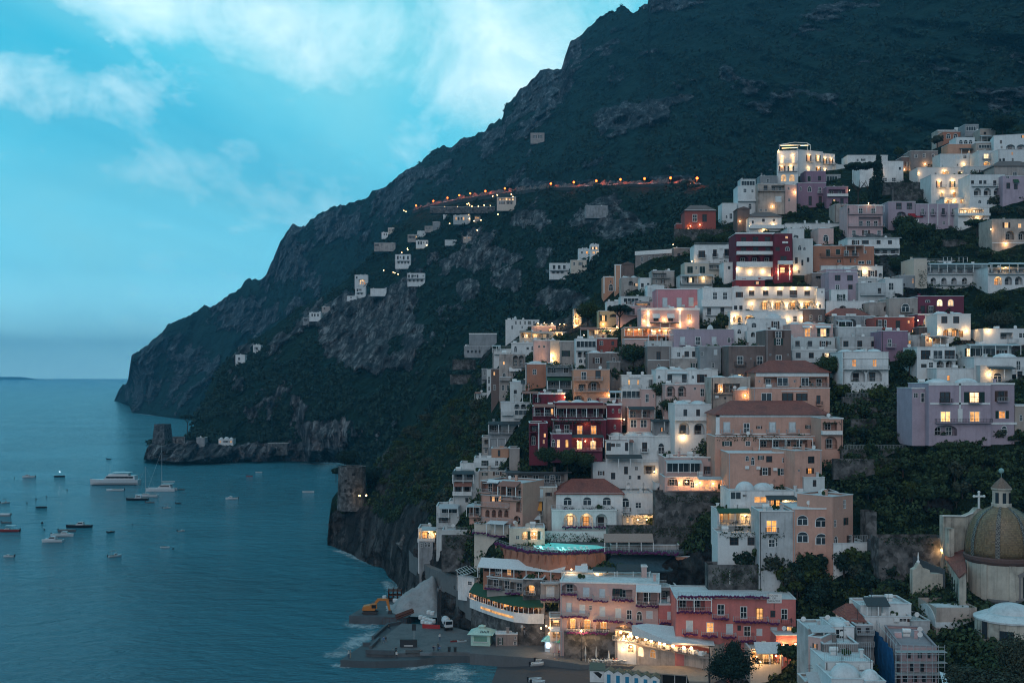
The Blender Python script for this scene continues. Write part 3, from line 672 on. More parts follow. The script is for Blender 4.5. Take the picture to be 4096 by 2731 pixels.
B('R6','hotel','hotel','tall white hotel tower crowned by a lit roof terrace above the town',22,207,345,660,'white','d 393-455 30: 47* 147*; b 430-455: 28-200; d 480-525 30: 50* 127*; b 505-527: 28-200; v 553-620 56: 49* 124*; c 540-548: 22-207; L: 62,395,50 160,382,50 62,484,40 142,478,40 30,342,60',yaw=-12,dep=12,par=1)
B('R6','hotel','hotel','white hotel wing with bulb lamps over every window beside the tower',207,428,345,640,'white','d 382-443 24: 290* 373*; d 490-532 24: 289* 376*; b 425-443: 283-335 368-416; L: 302,384,40 383,398,40 299,494,40 387,498,40',yaw=22,dep=12,D=537)
B('R6','hotel','hotel','lower end of the white lamp-lit hotel wing with two small balconies',428,537,372,640,'white','d 412-465 20: 437* 490*; d 510-545 18: 437*; b 450-466: 430-486 488-534; L: 448,410,40 502,420,40 446,510,40',yaw=22,dep=12,D=548)
B('R6','house','house','mauve box house with a green shutter below the white hotel wing',268,455,527,640,'mauve','g 570-620 32: 290; w 570-612 28: 385',D=505,dep=8)
B('R6','house','house','purple house with one arched window and a dark doorway under the tower hotel',205,458,632,835,'mauve','v 660-712 34: 293; d 670-728 28: 387; b 705-728: 378-432; v 665-700 18: 222; D 750-835 30: 300 390',dep=10)
B('R6','house','house','narrow grey house with a long glazed veranda right of the mauve box',456,588,558,660,'grey','G 570-620: 462-560; w 590-620 16: 595*',D=510,dep=7)
B('R6','house','house','dark plum house with a vaulted loggia behind the umbrella pine',462,655,665,825,'mauve','o 690-735 150: 480; B 732-752: 466-650; w 780-797 20: 520*; D 770-820 30: 585; L: 665,700,40',dep=9)
B('R6','villa','villa','long cream white villa with a flat overhanging roof behind the pine',650,1010,385,470,'white','w 415-440 20: 730 780; c 385-392: 648-1012',D=545,dep=10)
B('R6','villa','villa','white villa with a blank upper wall and two dark glazed doors right of the pine',760,1150,440,625,'white','c 436-446: 755-1125; w 490-515 18: 1110; d 585-620 40: 965 1045; s 572-620 18: 1115; b 595-625: 940-1148; L: 935,546,60',dep=11)
B('R6','outbuilding','outbuilding','low white block at the left of the pine crown',548,650,470,560,'chalk','w 480-500 14: 625',dep=7,D=535)
B('R6','house','house','brown house with paired white windows and an orange lamp at its corner',1135,1232,400,500,'brown','w 445-485 26: 1175; w 445-485 14: 1213; L: 1158,512,90',dep=8,roof='vault')
B('R6','house','house','dark taupe house on the ridge with white framed windows and flat roof',1216,1460,345,480,'taupe','w 375-408 28: 1248; w 368-405 26: 1325; v 368-400 24: 1405; L: 1342,462,90 1432,455,60',dep=9)
B('R6','house','house','topmost pale house on the ridge with a white water tank on its roof',1458,1700,160,225,'beige','c 160-166: 1455-1702; tank: 1640,135',D=545,dep=8)
B('R6','house','house','brick brown house with two big arched windows at the top of the ridge',1503,1680,175,245,'terra','v 190-235 42: 1533 1597',D=530,dep=8)
B('R6','house','house','glazed roof house with a railing at the very top of the town',1700,1825,110,220,'grey','G 125-165: 1712-1800; b 185-215: 1700-1818',D=525,dep=8)
B('R6','house','house','pale house with a tall chimney and canopy on the crest at the right',1838,1975,150,270,'beige','w 175-200 22: 1870; pp 205-225: 1830-1930; b 240-265: 1820-1935; chim: 1965,140',D=515,dep=8)
B('R6','house','house','white house with three blue-grey arches under the ridge top houses',1622,1790,225,300,'white','v 245-290 36: 1648 1692 1735',D=505,dep=8)
B('R6','house','house','ochre terrace house with a dark canopy below the three-arched house',1552,1800,285,370,'ochre','pd 320-340: 1650-1790; w 345-362 18: 1730*',D=495,dep=8)
B('R6','house','house','white row house with a black window and a terrace left of the lit iron balcony',1480,1850,375,480,'chalk','w 385-415 34: 1685; w 375-400 34: 1768; s 385-420 25: 1590 1630; v 445-475 22: 1775; v 460-480 14: 1628; L: 1688,462,60',dep=9)
B('R6','house','house','pale house with a strip of mullioned windows under a wide roof',1800,1990,275,345,'beige','G 290-322: 1825-1945; c 262-272: 1790-2000',D=490,dep=8)
B('R6','house','house','grey white house with a lit iron balcony above a lit arched grotto',1825,2010,345,480,'chalk','d 370-415 48: 1868*; i 395-418: 1858-1935; a 440-475 60: 1868*; v 345-372 20: 1970; w 430-460 30: 1963',dep=9)
B('R6','house','house','long white house stepping down the skyline at the right border',1960,2330,200,345,'white','a 290-335 80: 2070 2165; w 250-280 20: 2015; w 205-228 18: 2215*; w 300-325 20: 2020',D=480,dep=10,yaw=-15)
B('R6','house','house','white two storey house with three small dark windows at the right border',2000,2330,335,465,'white','w 412-445 22: 2038; w 410-440 20: 2120; w 355-382 16: 2118*; D 415-460 18: 2010',dep=10)
B('R6','hotel','hotel','big white terraced hotel with lamp-lit doors stepping down a rounded corner',1400,1745,560,770,'white','d 615-672 26: 1455* 1576* 1677*; b 650-672: 1445-1530 1565-1635 1655-1735; a 710-755 36: 1480*; d 715-760 24: 1594* 1680*; b 738-762: 1470-1575 1590-1640; c 555-562: 1398-1745; L: 1470,618,50 1590,612,60 1688,628,60 1497,715,60 1592,706,60 1690,730,60',dep=12)
B('R6','hotel','hotel','rounded upper block of the white terraced hotel with lamps on its roof terrace',1278,1720,495,600,'white','w 540-560 18: 1430; o 525-560 60: 1500*; o 530-575 60: 1640*; L: 1515,528,80 1668,540,80 1280,545,60; dome: 1310,500,1420,488',dep=10,push=4)
B('R6','hotel','hotel','lowest lit terrace level of the white terraced hotel',1520,1815,765,850,'white','o 775-815 60: 1525* 1660*; d 780-815 30: 1600*; L: 1530,790,60 1605,795,60 1750,800,60',dep=9)
B('R6','house','house','white house with three tall dark arches under four black doors',1745,2060,560,830,'white','D 610-642 26: 1757 1828 1868; D 610-665 28: 1955; b 640-662: 1760-1995; a 678-755 66: 1782 1870 1960; v 780-825 40: 1895; v 785-815 30: 1820; c 745-752: 1770-2060',dep=11)
B('R6','house','house','grey vaulted house with a shuttered arched window above the arcade',1700,1915,485,562,'chalk','w 515-540 28: 1840; dome: 1780,490,1900,472',dep=8,push=6,roof='vault')
B('R6','house','house','rosy grey house with broken plaster and dark windows at the right border',1965,2330,480,575,'greige','w 535-575 40: 2130; w 500-530 24: 2225',dep=10,push=3,roof='gtile')
B('R6','house','house','lilac grey house with a dark awning at the right border below the broken plaster house',2040,2330,570,775,'lilac','D 630-685 34: 2073; w 565-592 30: 2070; ng 600-630: 2130-2180; d 640-690 34: 2140; w* 560-580 18: 2222*',dep=10)
B('R6','terrace','terrace','white lamp-lit garden terrace with a curved wall below the terraced hotel',1640,1920,855,985,'white','o 865-900 220: 1650*; B 905-925: 1640-1920; w 930-950 16: 1775; L: 1700,885,60 1780,885,60 1810,948,60',dep=7)
B('R6','house','house','grey violet house with a projecting dark red awning and white canopy',1015,1260,800,1030,'lilac','D 810-870 50: 1085 1180; t 845-875: 1082-1240; a 890-935 80: 1092; nr 905-940: 1190-1320; w 930-960 40: 1120*; B 960-985: 1060-1280',dep=10)
B('R6','house','house','long grey lilac house with four small balconied windows above a garden',1262,1640,820,1020,'lilac','d 858-915 26: 1310 1400 1495 1585; i 895-920: 1300-1345 1390-1435 1485-1530 1575-1620; k 820-1010: 1370-1376 1455-1461 1555-1561; w 975-1005 24: 1500',dep=10)
B('R6','house','house','rosy beige house with a pergola on top and an arched two-bay loggia',648,965,830,1085,'rose','d 858-910 40: 627 748 860; P 838-850: 725-960; b 885-910: 655-965; o 935-1020 200: 750; b 995-1022: 655-975; d 1055-1105 36: 690 797 915; L: 835,815,40',dep=10)
B('R6','house','house','side house with shaded windows left of the rosy beige loggia house',535,648,825,960,'greige','pt 835-850: 590-690; d 858-905 36: 628',dep=8)
B('R6','house','house','white house with a broad flat roof and paper-garland parapet among trees',650,1115,1125,1270,'white','w 1145-1185 34: 705; D 1145-1180 60: 780; D 1145-1180 36: 910 1012; B 1188-1215: 790-1110; o 1225-1265 220: 890; t 1090-1125: 650-1040',dep=11,over=.5)
B('R6','house','house','beige house with a deep-eaved front and one big arched window by white vaults',385,525,1040,1165,'blush','v 1093-1155 50: 430',dep=10,roof='vault')
B('R6','house','house','white vaulted house with a round-headed shutter right of the crimson hotel',110,262,1040,1140,'white','v 1098-1126 52: 162',dep=10,roof='vault')
B('R6','terrace','terrace','white pinnacled roof terrace wall behind the vaulted houses',90,610,1000,1030,'white','t 985-1005: 95-600; chim: 278,965 385,965 495,965 605,965',dep=6)
B('R6','house','house','tall cream white house with a glowing wall lamp right of the crimson hotel',160,340,1135,1430,'chalk','v 1188-1235 34: 205; v 1205-1235 24: 252; D 1298-1355 26: 178; D 1320-1372 18: 236; D 1300-1340 22: 285; v 1410-1440 20: 205; L: 180,1395,90',dep=10)
B('R6','house','house','salmon house with two green shuttered windows below the vaulted houses',342,610,1195,1400,'terra','g 1225-1290 38: 457; g 1225-1275 40: 545; i 1265-1292: 400-640; w 1320-1345 16: 565; c 1292-1300: 400-640',dep=10,roof='vault')
B('R6','house','house','terracotta house with a roofed balcony right of the green shuttered salmon house',612,888,1200,1400,'terra','d 1235-1290 44: 618 690; pt 1188-1205: 615-780; w 1235-1265 24: 795; b 1262-1290: 615-745; G 1330-1360: 745-800; w 1325-1360 40: 820; d 1310-1345 14: 670 710',dep=10,roof='terrace')
B('R6','house','house','white house with a curved gable parapet and long roof terrace',412,780,1375,1410,'white','chim: 655,1345; tank: 560,1368',dep=9,roof='vault')
B('R6','house','house','lilac grey house with four balconied french windows in two rows',455,735,1405,1575,'lilac','d 1430-1508 40: 535 655; i 1475-1510: 525-592 642-707; D 1545-1580 36: 540 655',dep=10,roof='vault')
B('R6','house','house','white house with one bright wall lamp and a hooded doorway',738,965,1380,1485,'white','d 1415-1470 40: 855; w 1410-1470 30: 738; a 1440-1475 30: 930; L: 800,1415,110',dep=9)
B('R6','house','house','grey terrace house with a blank recess below the lamp-lit white house',742,915,1485,1568,'chalk','w 1510-1540 40: 830; c 1480-1490: 740-920',dep=9)
B('R6','house','house','pale house with a white double window and projecting corner room',915,1110,1490,1575,'white','d 1520-1565 50: 1010',dep=9)
B('R6','house','house','dark taupe house with one small window beside a steep lane',330,456,1440,1560,'taupe','o 1465-1490 80: 365; w 1525-1550 14: 435',dep=9)
B('R6','hotel','hotel','long white balcony hotel with scalloped dividers on two floors at the right',1362,1905,1365,1560,'white','o 1390-1440 540: 1364; b 1415-1445: 1362-1905; a 1480-1540 48: 1395 1490 1580 1675 1768 1870; b 1515-1542: 1362-1905; pp 1350-1368: 1362-1905; ac: 1520,1345,0 1560,1345,0 1770,1348,0; c 1448-1456: 1360-1910',dep=12)
B('R6','hotel','hotel','plain cream end tower of the white balcony hotel with a dark climbing plant',1245,1362,1310,1570,'cream','h 1410-1560: 1280-1355',dep=12)
B('R6','hotel','hotel','right wing of the white balcony hotel with a lit arched bay',1908,2330,1390,1560,'white','o 1395-1440 320: 1920; b 1415-1445: 1908-2300; a 1470-1545 68: 1965* 2058 2150; L: 2063,1392,60; pp 1345-1365: 1910-2225',dep=12)
B('R6','terrace','terrace','glass railed roof terrace with arched hoops above the balcony hotel',1362,2200,1330,1368,'chalk','t 1312-1335: 1365-2200; pd 1290-1300: 1480-1560 1620-1700',dep=6,push=10,sink=.5)
B('R6','house','house','beige villa with two lit windows over two blank arches at the right border',1945,2330,960,1170,'beige','d 985-1035 36: 2055*; w 995-1035 30: 2178*; a 1060-1140 80: 2065; a 1065-1140 80: 2178; c 1165-1172: 1945-2300; w 1182-1205 22: 2160; L: 1930,1048,60 2062,1178,80',dep=11,sink=10)
B('R5','hotel','hotel','crimson hotel with white balcony bands on three floors and lit ground arches',1440,1785,1085,1500,'wine','D 1117-1172 46: 1488; D 1112-1170 54: 1590 1698; d 1105-1165 44: 1796*; B 1160-1195: 1446-1784; D 1207-1268 48: 1487 1705; D 1207-1265 54: 1592; B 1245-1272: 1446-1770; a 1285-1355 88: 1467 1575 1684; B 1340-1385: 1446-1776; v 1405-1462 50: 1490 1590; v 1405-1462 30: 1710*; B 1470-1495: 1440-1780; c 1075-1088: 1435-1790; k 1386-1480: 1442-1755; L: 1450,1398,90 1565,1428,60 1680,1424,60 1750,1478,60',dep=12)
B('R5','hotel','hotel','crimson end bay of the white-banded hotel above a lit red arch',1787,1948,1085,1500,'wine','w 1108-1130 24: 1884*; v 1200-1240 40: 1883; D 1285-1325 60: 1838; ac: 1868,1165,0 1895,1165,0; B 1330-1360: 1815-1945; a 1375-1435 90: 1825*; w 1205-1240 40: 1795; k 1355-1500: 1815-1824 1918-1927; L: 1818,1428,90 1925,1425,90',dep=12,yaw=0)
B('R5','terrace','terrace','low red base terrace with a lit square window under the crimson hotel',1440,1700,1500,1568,'red','w 1515-1540 28: 1620*; c 1494-1502: 1440-1705',dep=6,push=-3)
B('R5','house','house','white row house with wire hoops on its roof left of the crimson hotel',1070,1436,1190,1345,'white','D 1238-1300 60: 1106; D 1228-1292 34: 1236; D 1222-1287 62: 1338; i 1275-1302: 1098-1172; i 1268-1295: 1230-1278; i 1262-1290: 1330-1406; t 1165-1192: 1072-1436; ac: 1308,1215,0 1308,1300,0 1425,1275,0; L: 1045,1335,60',dep=10)
B('R5','house','house','long grey house with a scalloped white roof edge and a row of tall narrow windows',540,885,1255,1400,'taupe','w 1295-1335 20: 590 655 735 785 830; w 1350-1390 16: 600 680 740; b 1375-1390: 560-700; c 1245-1258: 538-890',yaw=-32,dep=10,D=432,roof='vault')
B('R5','house','house','blank grey gable end with a single window beside the scalloped grey house',885,1036,1215,1430,'taupe','w 1260-1292 26: 917; L: 877,1185,40',yaw=5,dep=12,D=425)
B('R5','chapel','chapel','ochre chapel front with white pilasters and an arched doorway on the cliff edge',255,356,1475,1620,'ochre','v 1535-1600 40: 302; v 1505-1525 16: 312; k 1470-1620: 255-265 346-356; c 1468-1478: 252-360; L: 420,1540,60',dep=9)
B('R5','belfry','belfry','tall slim cream and ochre bell pier beside the ochre chapel front',357,412,1365,1600,'ochre','k 1365-1600: 357-365 404-412; c 1362-1370: 354-416',dep=3)
B('R5','house','house','dark gabled stone house between the bell pier and the long grey house',415,530,1360,1480,'brown','',dep=8,roof='gable')
B('R5','house','house','grey ruin-like house with a lit square opening and a white roof',415,580,1480,1590,'greige','w 1530-1555 24: 540*; a 1510-1550 40: 480',dep=8,roof='vault')
B('R5','house','house','white lean house with two dark doors under the long grey house',582,700,1485,1580,'white','D 1530-1565 24: 592; D 1528-1562 22: 645',dep=7)
B('R5','house','house','pale weathered house with rows of thin balconies below the scalloped grey house',690,890,1420,1560,'greige','o 1440-1475 120: 700; b 1455-1480: 690-850; w 1500-1530 18: 720 780',dep=9)
B('R5','house','house','cream house with two black double shutters and an open loggia',982,1330,1350,1470,'cream','g 1378-1442 54: 1004 1114; w 1378-1405 18: 1078; o 1355-1405 120: 1200; b 1380-1405: 1200-1320',dep=9)
B('R5','house','house','plain white house with one small dark window left of the crimson hotel base',1332,1436,1345,1500,'white','w 1378-1404 22: 1370; s 1460-1490 20: 1270',dep=9)
B('R5','house','house','grey white house with a deep pergola and two lit french doors',940,1232,1462,1570,'chalk','d 1478-1525 32: 1018* 1132*; w 1480-1510 20: 980; pp 1455-1468: 940-1235; i 1508-1540: 940-1230; L: 1150,1480,40',dep=9)
t0=px(*U('R6',180,345),540);rp_=thing('roof_pergola','white steel pergola with glowing strip lights on the roof of the tower hotel','pergola',t0)
RQ=lambda x,y,d:tuple(np.array(px(*U('R6',x,y),d))-t0)
b=MB();c_=[RQ(38,290,536),RQ(318,292,540),RQ(290,275,549),RQ(180,268,549)]
for a,d in zip(c_,c_[1:]+c_[:1]):b.bar(a,d,.14,4)
for x,y,d,h_ in((38,290,536,3.4),(205,292,537,3.4),(318,292,540,3.2),(290,275,549,4)):q=RQ(x,y,d);b.bar(q,(q[0],q[1],q[2]-h_),.12,4)
b.build('frame',M_trim,rp_);b=MB()
for y,x0_,x1_ in((298,50,240),(322,60,200),(300,230,300)):b.bar(RQ(x0_,y,542),RQ(x1_,y-6,545),.10,4)
b.build('strip_light',emit('strip_glow',(1.0,.66,.3),5),rp_)
for x in(80,160,240,300):glow(rp_,RQ(x,318,541),120,(1,.62,.28),.4)
# middle town
B('R4','hotel','hotel','long white hotel floodlit by lamps above every balcony and four glowing arches',235,850,90,262,'white','w 123-162 27: 272; D 113-152 40: 355 457 559 758; D 110-165 56: 650; t 145-168: 320-845; b 150-168: 318-846; a 184-252 88: 432* 530* 640* 745*; d 222-255 30: 360*; D 222-252 24: 247 285; o 250-262 60: 330; c 84-92: 230-856; L: 370,103,60 474,100,60 577,98,60 677,95,60 776,93,60 525,215,60 630,215,60 738,212,60 372,205,60',dep=12)
B('R4','hotel','hotel','floodlit lower arcade of the long white hotel',222,745,265,380,'white','a 290-345 70: 240* 325*; w 295-340 30: 675; D 310-345 22: 273; w 308-325 24: 362; L: 255,300,80 225,330,60 740,310,60 640,320,60',dep=8)
B('R4','house','house','end house of the floodlit hotel with two small arched windows',848,905,100,270,'white','v 210-240 18: 862; w 115-130 12: 880; L: 845,214,60',dep=9)
B('R4','house','house','rubble stone house wall under the floodlit hotel terrace',748,908,248,345,'brown','w 292-330 26: 860; w 290-325 20: 795',dep=6)
B('R4','house','house','white house with painted window surrounds left of the floodlit hotel',20,233,95,320,'white','w 125-178 34: 92 165; B 182-228: 8-235; D 238-292 28: 52; D 236-290 28: 148; b 270-292: 40-185; k 118-124: 85-205; t 215-228: 10-232',dep=10)
B('R4','house','house','white cube house with a low dome in front of the floodlit arcade',342,625,322,410,'white','v 345-382 40: 372; d 335-392 30: 532; b 372-393: 505-578; dome: 468,322,625,275; c 400-408: 340-630',dep=9)
B('R4','house','house','small white annex with one arched window left of the domed cube house',240,342,365,455,'white','v 393-427 30: 270',dep=8)
B('R4','house','house','white house base under the domed cube with a faint wall niche',342,478,405,475,'chalk','v 415-445 16: 430; a 415-450 30: 370',dep=7,roof='none')
B('R4','house','house','pale upper house with a low glass skylight vault beside the domed cube',655,965,358,460,'blush','d 388-448 46: 757* 872*; b 428-450: 660-965; n 365-380: 740-810 835-945; L: 800,375,20',dep=9,roof='vault')
B('R4','house','house','grey white middle house with a curved parapet and three dark shuttered windows',660,982,458,548,'chalk','D 478-520 32: 692 783; d 478-520 30: 882; w 480-505 16: 928; b 510-535: 665-980',dep=9)
B('R4','house','house','white lower house with a continuous balcony and one lit corner window',665,990,545,645,'chalk','D 563-605 36: 695 790; d 565-600 34: 903*; b 598-630: 665-988; c 538-546: 660-995',dep=9)
B('R4','house','house','tall brown rubble tower house with two white framed windows',478,660,400,705,'brown','w 460-508 34: 552; d 580-648 44: 550; w 408-455 44: 548; w 570-585 12: 505 632',dep=12)
B('R4','house','house','broad brown rubble house with two white hooded balcony doors',208,478,515,735,'brown','d 588-650 46: 268 412; i 630-655: 250-330 390-470; w 600-612 12: 365; a 718-740 40: 275*',dep=10)
B('R4','house','house','dark stone house with a pale roof room at the left of the brown rubble house',0,152,520,690,'grey','s 540-580 26: 100; w 555-585 18: 8; w 635-672 22: 82',dep=9)
B('R4','house','house','weathered white house with a red tiled roof and a dark doorway gate',945,1225,292,330,'beige','',dep=8,roof='tile')
B('R4','house','house','grey green house with two dark arched recesses and a white canopy',980,1270,298,385,'grey','a 318-375 62: 992 1072; w 322-362 36: 1192; pp 325-340: 985-1090; ac: 1070,290,0 1095,290,0 1120,290,0',dep=9)
B('R4','house','house','worn grey house with stepped terraces below the two dark arches',1005,1320,380,470,'dirtywhite','b 415-440: 1100-1290; c 375-383: 1000-1325',dep=9)
B('R4','house','house','worn white house with three dark wine shuttered windows in a row',1015,1315,450,560,'dirtywhite','D 478-525 38: 1040 1243; D 476-540 36: 1142; k 522-530: 1020-1310',dep=9)
B('R4','house','house','white house with two orange lit windows over a big double arch',1035,1368,560,800,'white','d 612-665 32: 1103* 1252*; b 655-682: 1040-1368; a 688-775 108: 1092; a 686-772 108: 1212; c 600-606: 1035-1368; w 690-705 14: 1193',dep=11,roof='vault')
B('R4','house','house','violet house with a water tank and one balconied window',1315,1508,408,590,'mauve','d 465-520 30: 1363; b 498-525: 1350-1415; tank: 1390,392',dep=9)
B('R4','house','house','red brown house with a lit corner lamp and white framed windows',1270,1555,308,432,'brick','d 330-385 34: 1420; d 325-380 30: 1325 1292; w 330-350 14: 1508*; w 398-415 14: 1540*; L: 1580,330,80',dep=9)
B('R4','house','house','greige house with one arched balcony window left of the magenta house',1372,1580,170,310,'greige','v 205-268 60: 1462; i 245-270: 1452-1540; w 295-305 30: 1480',dep=9)
B('R4','house','house','magenta house with two lit fan windows beside the greige house',1580,1915,155,285,'magenta','v 175-225 44: 1718* 1798*; d 222-278 34: 1600 1660; i 252-280: 1590-1720; v 178-200 36: 1635',dep=10)
B('R4','house','house','dark wine front with an arched white doorway beneath the magenta house',1580,1722,285,380,'magenta','v 308-372 56: 1622*; c 283-290: 1580-1725; i 348-372: 1615-1690',dep=8)
B('R4','house','house','white vaulted house with two curved gable windows and a glowing arched loggia',1722,1965,285,470,'white','D 300-350 44: 1752 1838; a 385-445 130: 1765*; d 405-450 30: 1880*; L: 1728,405,70 1928,403,70',dep=9,roof='vault')
B('R4','house','house','low stone garden house with a door under the wall lamp',1590,1720,380,440,'brown','L: 1672,470,70',dep=6)
B('R4','house','house','lilac grey house with two black doors and two square windows above white boxes',935,1145,-20,180,'lilac','D 0-42 42: 978 1068; w 70-105 32: 982 1076',dep=9)
B('R4','house','house','white box house with one dark balcony window under the lilac grey house',952,1072,108,200,'white','d 140-192 30: 1008; b 172-192: 995-1050',dep=8)
B('R4','house','house','white low house with a dark arched niche and a wide window',915,1235,192,260,'white','a 222-258 50: 1012; w 208-248 50: 1170',dep=8)
B('R4','house','house','dull grey house with a broad blank gable in the shade of the white houses',1150,1350,60,195,'dirtywhite','w 95-135 24: 1290; b 125-145: 1160-1340',dep=9)
B('R4','house','house','pale house with tall white shutters and a terrace of small plants',1345,1475,28,150,'white','d 55-110 40: 1368',dep=9)
B('R4','house','house','low blue grey lane house with two lit doorways',1445,1560,5,95,'grey','w 25-60 12: 1540*; w 60-80 18: 1470',dep=7)
B('R4','house','house','rosy tan house with a big dark arch behind the dull grey house',1230,1375,200,300,'greige','a 225-262 36: 1335',dep=8)
B('R4','house','house','small grey villa with a hooded lit window above the white double house',1510,1635,440,520,'dirtywhite','w 475-500 18: 1512*; w 475-500 10: 1480*',dep=8)
B('R4','house','house','beige house with a projecting lit window under a canopy at the lane',1635,1790,445,530,'beige','w 458-480 30: 1660*; pd 450-460: 1660-1780; L: 1665,462,60',dep=8)
B('R4','house','house','white modern house with three wide dark windows and two dark arches below',1575,1855,525,705,'white','D 545-612 70: 1603; G 545-610 70: 1692; D 545-610 75: 1775; b 590-612: 1690-1855; w 645-672 40: 1605; w 632-672 34: 1660; a 622-672 52: 1718; a 620-670 50: 1785; ac: 1675,598,0',dep=10)
B('R4','house','house','white house with a wrought sunburst and a shaded terrace at the right border',2058,2420,392,500,'white','o 418-465 90: 2180; w 420-455 60: 2312; b 465-490: 2230-2300; ac: 2050,490,0; L: 2090,402,70',dep=10)
B('R4','house','house','long glazed veranda house with a lit door and thin posts',1930,2260,510,600,'chalk','G 530-590: 1960-2150; d 532-590 30: 1935*; w 545-590 40: 2170; pp 500-512: 1930-2300; w 520-560 16: 2270*',dep=9)
B('R4','house','house','white long house with a glass box pavilion and a ribbed glass dome on the roof',1990,2420,600,720,'white','d 620-690 34: 2295; D 700-770 40: 2300; b 668-692: 2290-2340; dome: 2165,600,2340,565',dep=10)
B('R4','house','house','glass pavilion with white posts on the roof left of the ribbed dome',1825,1995,615,660,'chalk','G 628-655: 1830-1990; c 612-620: 1815-2000',dep=6,push=3)
B('R4','house','house','white house set back above the lilac villa with a lit doorway',1718,2035,680,780,'white','w 728-765 18: 1795*; w 690-712 16: 1993; G 690-700: 1830-1840',dep=9,push=2)
B('R4','house','house','white house with an arched window and a lamp-lit roofed terrace above the lilac villa',2035,2265,660,780,'chalk','v 705-778 68: 2127; pd 665-680: 2085-2270; b 752-778: 2125-2260; ac: 2110,680,0 2150,680,0; L: 2100,718,90',dep=9,push=2)
B('R4','villa','villa','large lilac villa with two white domes, painted bands and a big ground arch',1660,2110,788,1175,'lilac','D 848-925 78: 1740; d 848-925 78: 1952*; i 895-925: 1735-1825 1945-2035; d 988-1065 80: 1742* 1955*; i 1040-1068: 1705-2110; a 1088-1165 165: 1702; k 925-940: 1670-2105; k 788-970: 1880-1892; k 788-800: 1660-2110; k 970-1070: 1870-1905; dome: 1662,788,1842,752 1885,788,2055,748',dep=13,sink=2)
B('R4','villa','villa','right wing of the lilac villa with a white balconied window and black downpipe',2110,2282,788,1175,'lilac','d 840-915 48: 2162; b 885-915: 2150-2232; w 985-1040 50: 2168*; v 1092-1158 44: 2187; k 1068-1085: 2115-2300; c 785-796: 2105-2285',dep=13,D=250,sink=2)
B('R4','villa','villa','narrow glazed corner room of the lilac villa standing on a sloping buttress',1540,1660,822,1175,'lilac','w 852-925 52: 1602; w 855-890 34: 1550; c 818-826: 1535-1662',dep=10,D=251,sink=2)
B('R4','house','house','pale house at the right border behind the lilac villa',2285,2420,945,1130,'beige','v 1010-1060 22: 2320; c 945-952: 2285-2420',dep=9)
B('R4','house','house','orange house with red tiled roof and a long glazed upper loggia',400,938,705,820,'peach','o 740-808 175: 462; o 740-808 195: 730; w 762-778 13: 425 680; k 703-735: 405-935; b 785-808: 462-640 730-925; G 742-805: 560-640 735-790; c 815-823: 395-945',dep=11,roof='tile')
B('R4','house','house','orange house storey with a giant studio window and two green awnings',385,942,822,985,'peach','G 855-942 76: 445; D 855-912 84: 594; D 858-912 84: 697; D 873-935 30: 845; i 915-940: 840-885; k 840-846: 590-780',dep=11)
B('R4','house','house','ochre house with a shaded balcony left of the long glazed orange house',82,365,745,960,'beige','o 788-850 185: 105; d 790-850 36: 130*; i 825-858: 100-290; w 885-900 16: 175; ac: 122,882,0; L: 150,830,30',dep=10,roof='vault')
B('R4','house','house','small orange house with a white dome and a glowing shuttered window',255,385,835,960,'peach','w 858-895 44: 304*; D 928-945 60: 292; dome: 275,835,382,808; L: 326,872,40',dep=8,push=-1)
B('R4','house','house','wide orange palazzo with a red hipped roof and five shuttered balcony windows',115,938,1010,1175,'peach','s 1066-1143 52: 168 500 644 807; d 1074-1145 46: 316; b 1118-1145: 150-240 288-376 480-572 624-716 800-870; k 1008-1030: 115-935; k 1010-1160: 115-142 905-935; w 1088-1115 24: 775; w 1095-1115 22: 418; c 1148-1156: 110-940',dep=13,roof='tile')
B('R4','house','house','orange tower annex with a vine-hung balcony over a black arch',880,1038,1040,1290,'peach','o 1070-1125 105: 890; B 1128-1152: 880-1025; a 1170-1262 92: 905; h 1062-1085: 882-1015; c 1036-1044: 935-1042',dep=9)
B('R4','house','house','orange terrace storey under the palazzo with a white beam pergola',108,890,1172,1285,'peach','d 1205-1240 36: 178 330; o 1195-1250 350: 430; P 1180-1205: 412-800; w 1208-1240 30: 820; t 1250-1272: 240-388 420-760 790-900; B 1255-1275: 395-425 765-790; h 1165-1200: 120-420 440-600',dep=11,push=-1)
B('R4','house','house','orange lower house with two wide dark windows and white air conditioners',205,685,1290,1475,'peach','w 1312-1358 45: 480; w 1325-1362 48: 595; w 1310-1340 22: 430; v 1310-1350 26: 330; v 1318-1380 26: 370; d 1395-1452 42: 452; d 1402-1452 40: 583; ac: 340,1395,0 422,1398,0 545,1408,0; c 1285-1292: 200-690',dep=11,push=-2,roof='terrace')
B('R4','house','house','orange corner wing with one black window above a small lit window',688,885,1275,1475,'peach','D 1315-1365 48: 783; w 1400-1440 30: 783*; w 1410-1425 14: 712',dep=11,yaw=14,push=-2)
B('R3','hotel','hotel','bright pink hotel block with three white shuttered windows',1620,1965,112,275,'pink','s 178-252 40: 1665 1777; s 175-245 40: 1870; c 106-114: 1615-1970; ac: 1715,245,0 1830,242,0; L: 1958,255,60',dep=11)
B('R3','hotel','hotel','rose hotel front with uplit white columns and two small white awnings',1500,1955,262,430,'rose','n 303-335 58: 1586 1700; D 335-362 40: 1595 1710; d 305-350 38: 1857*; w 310-350 22: 1515*; k 270-415: 1545-1565 1792-1810; c 258-275: 1495-1960; pd 370-380: 1565-1790; L: 1553,300,50 1553,395,60 1680,350,80 1800,270,50 1800,390,60 1877,362,80 1522,360,50',dep=11)
B('R3','hotel','hotel','pale pink wing left of the uplit rose hotel',1322,1505,245,340,'rose','D 262-312 18: 1390 1430; w 285-310 18: 1365; b 295-315: 1380-1480',dep=9)
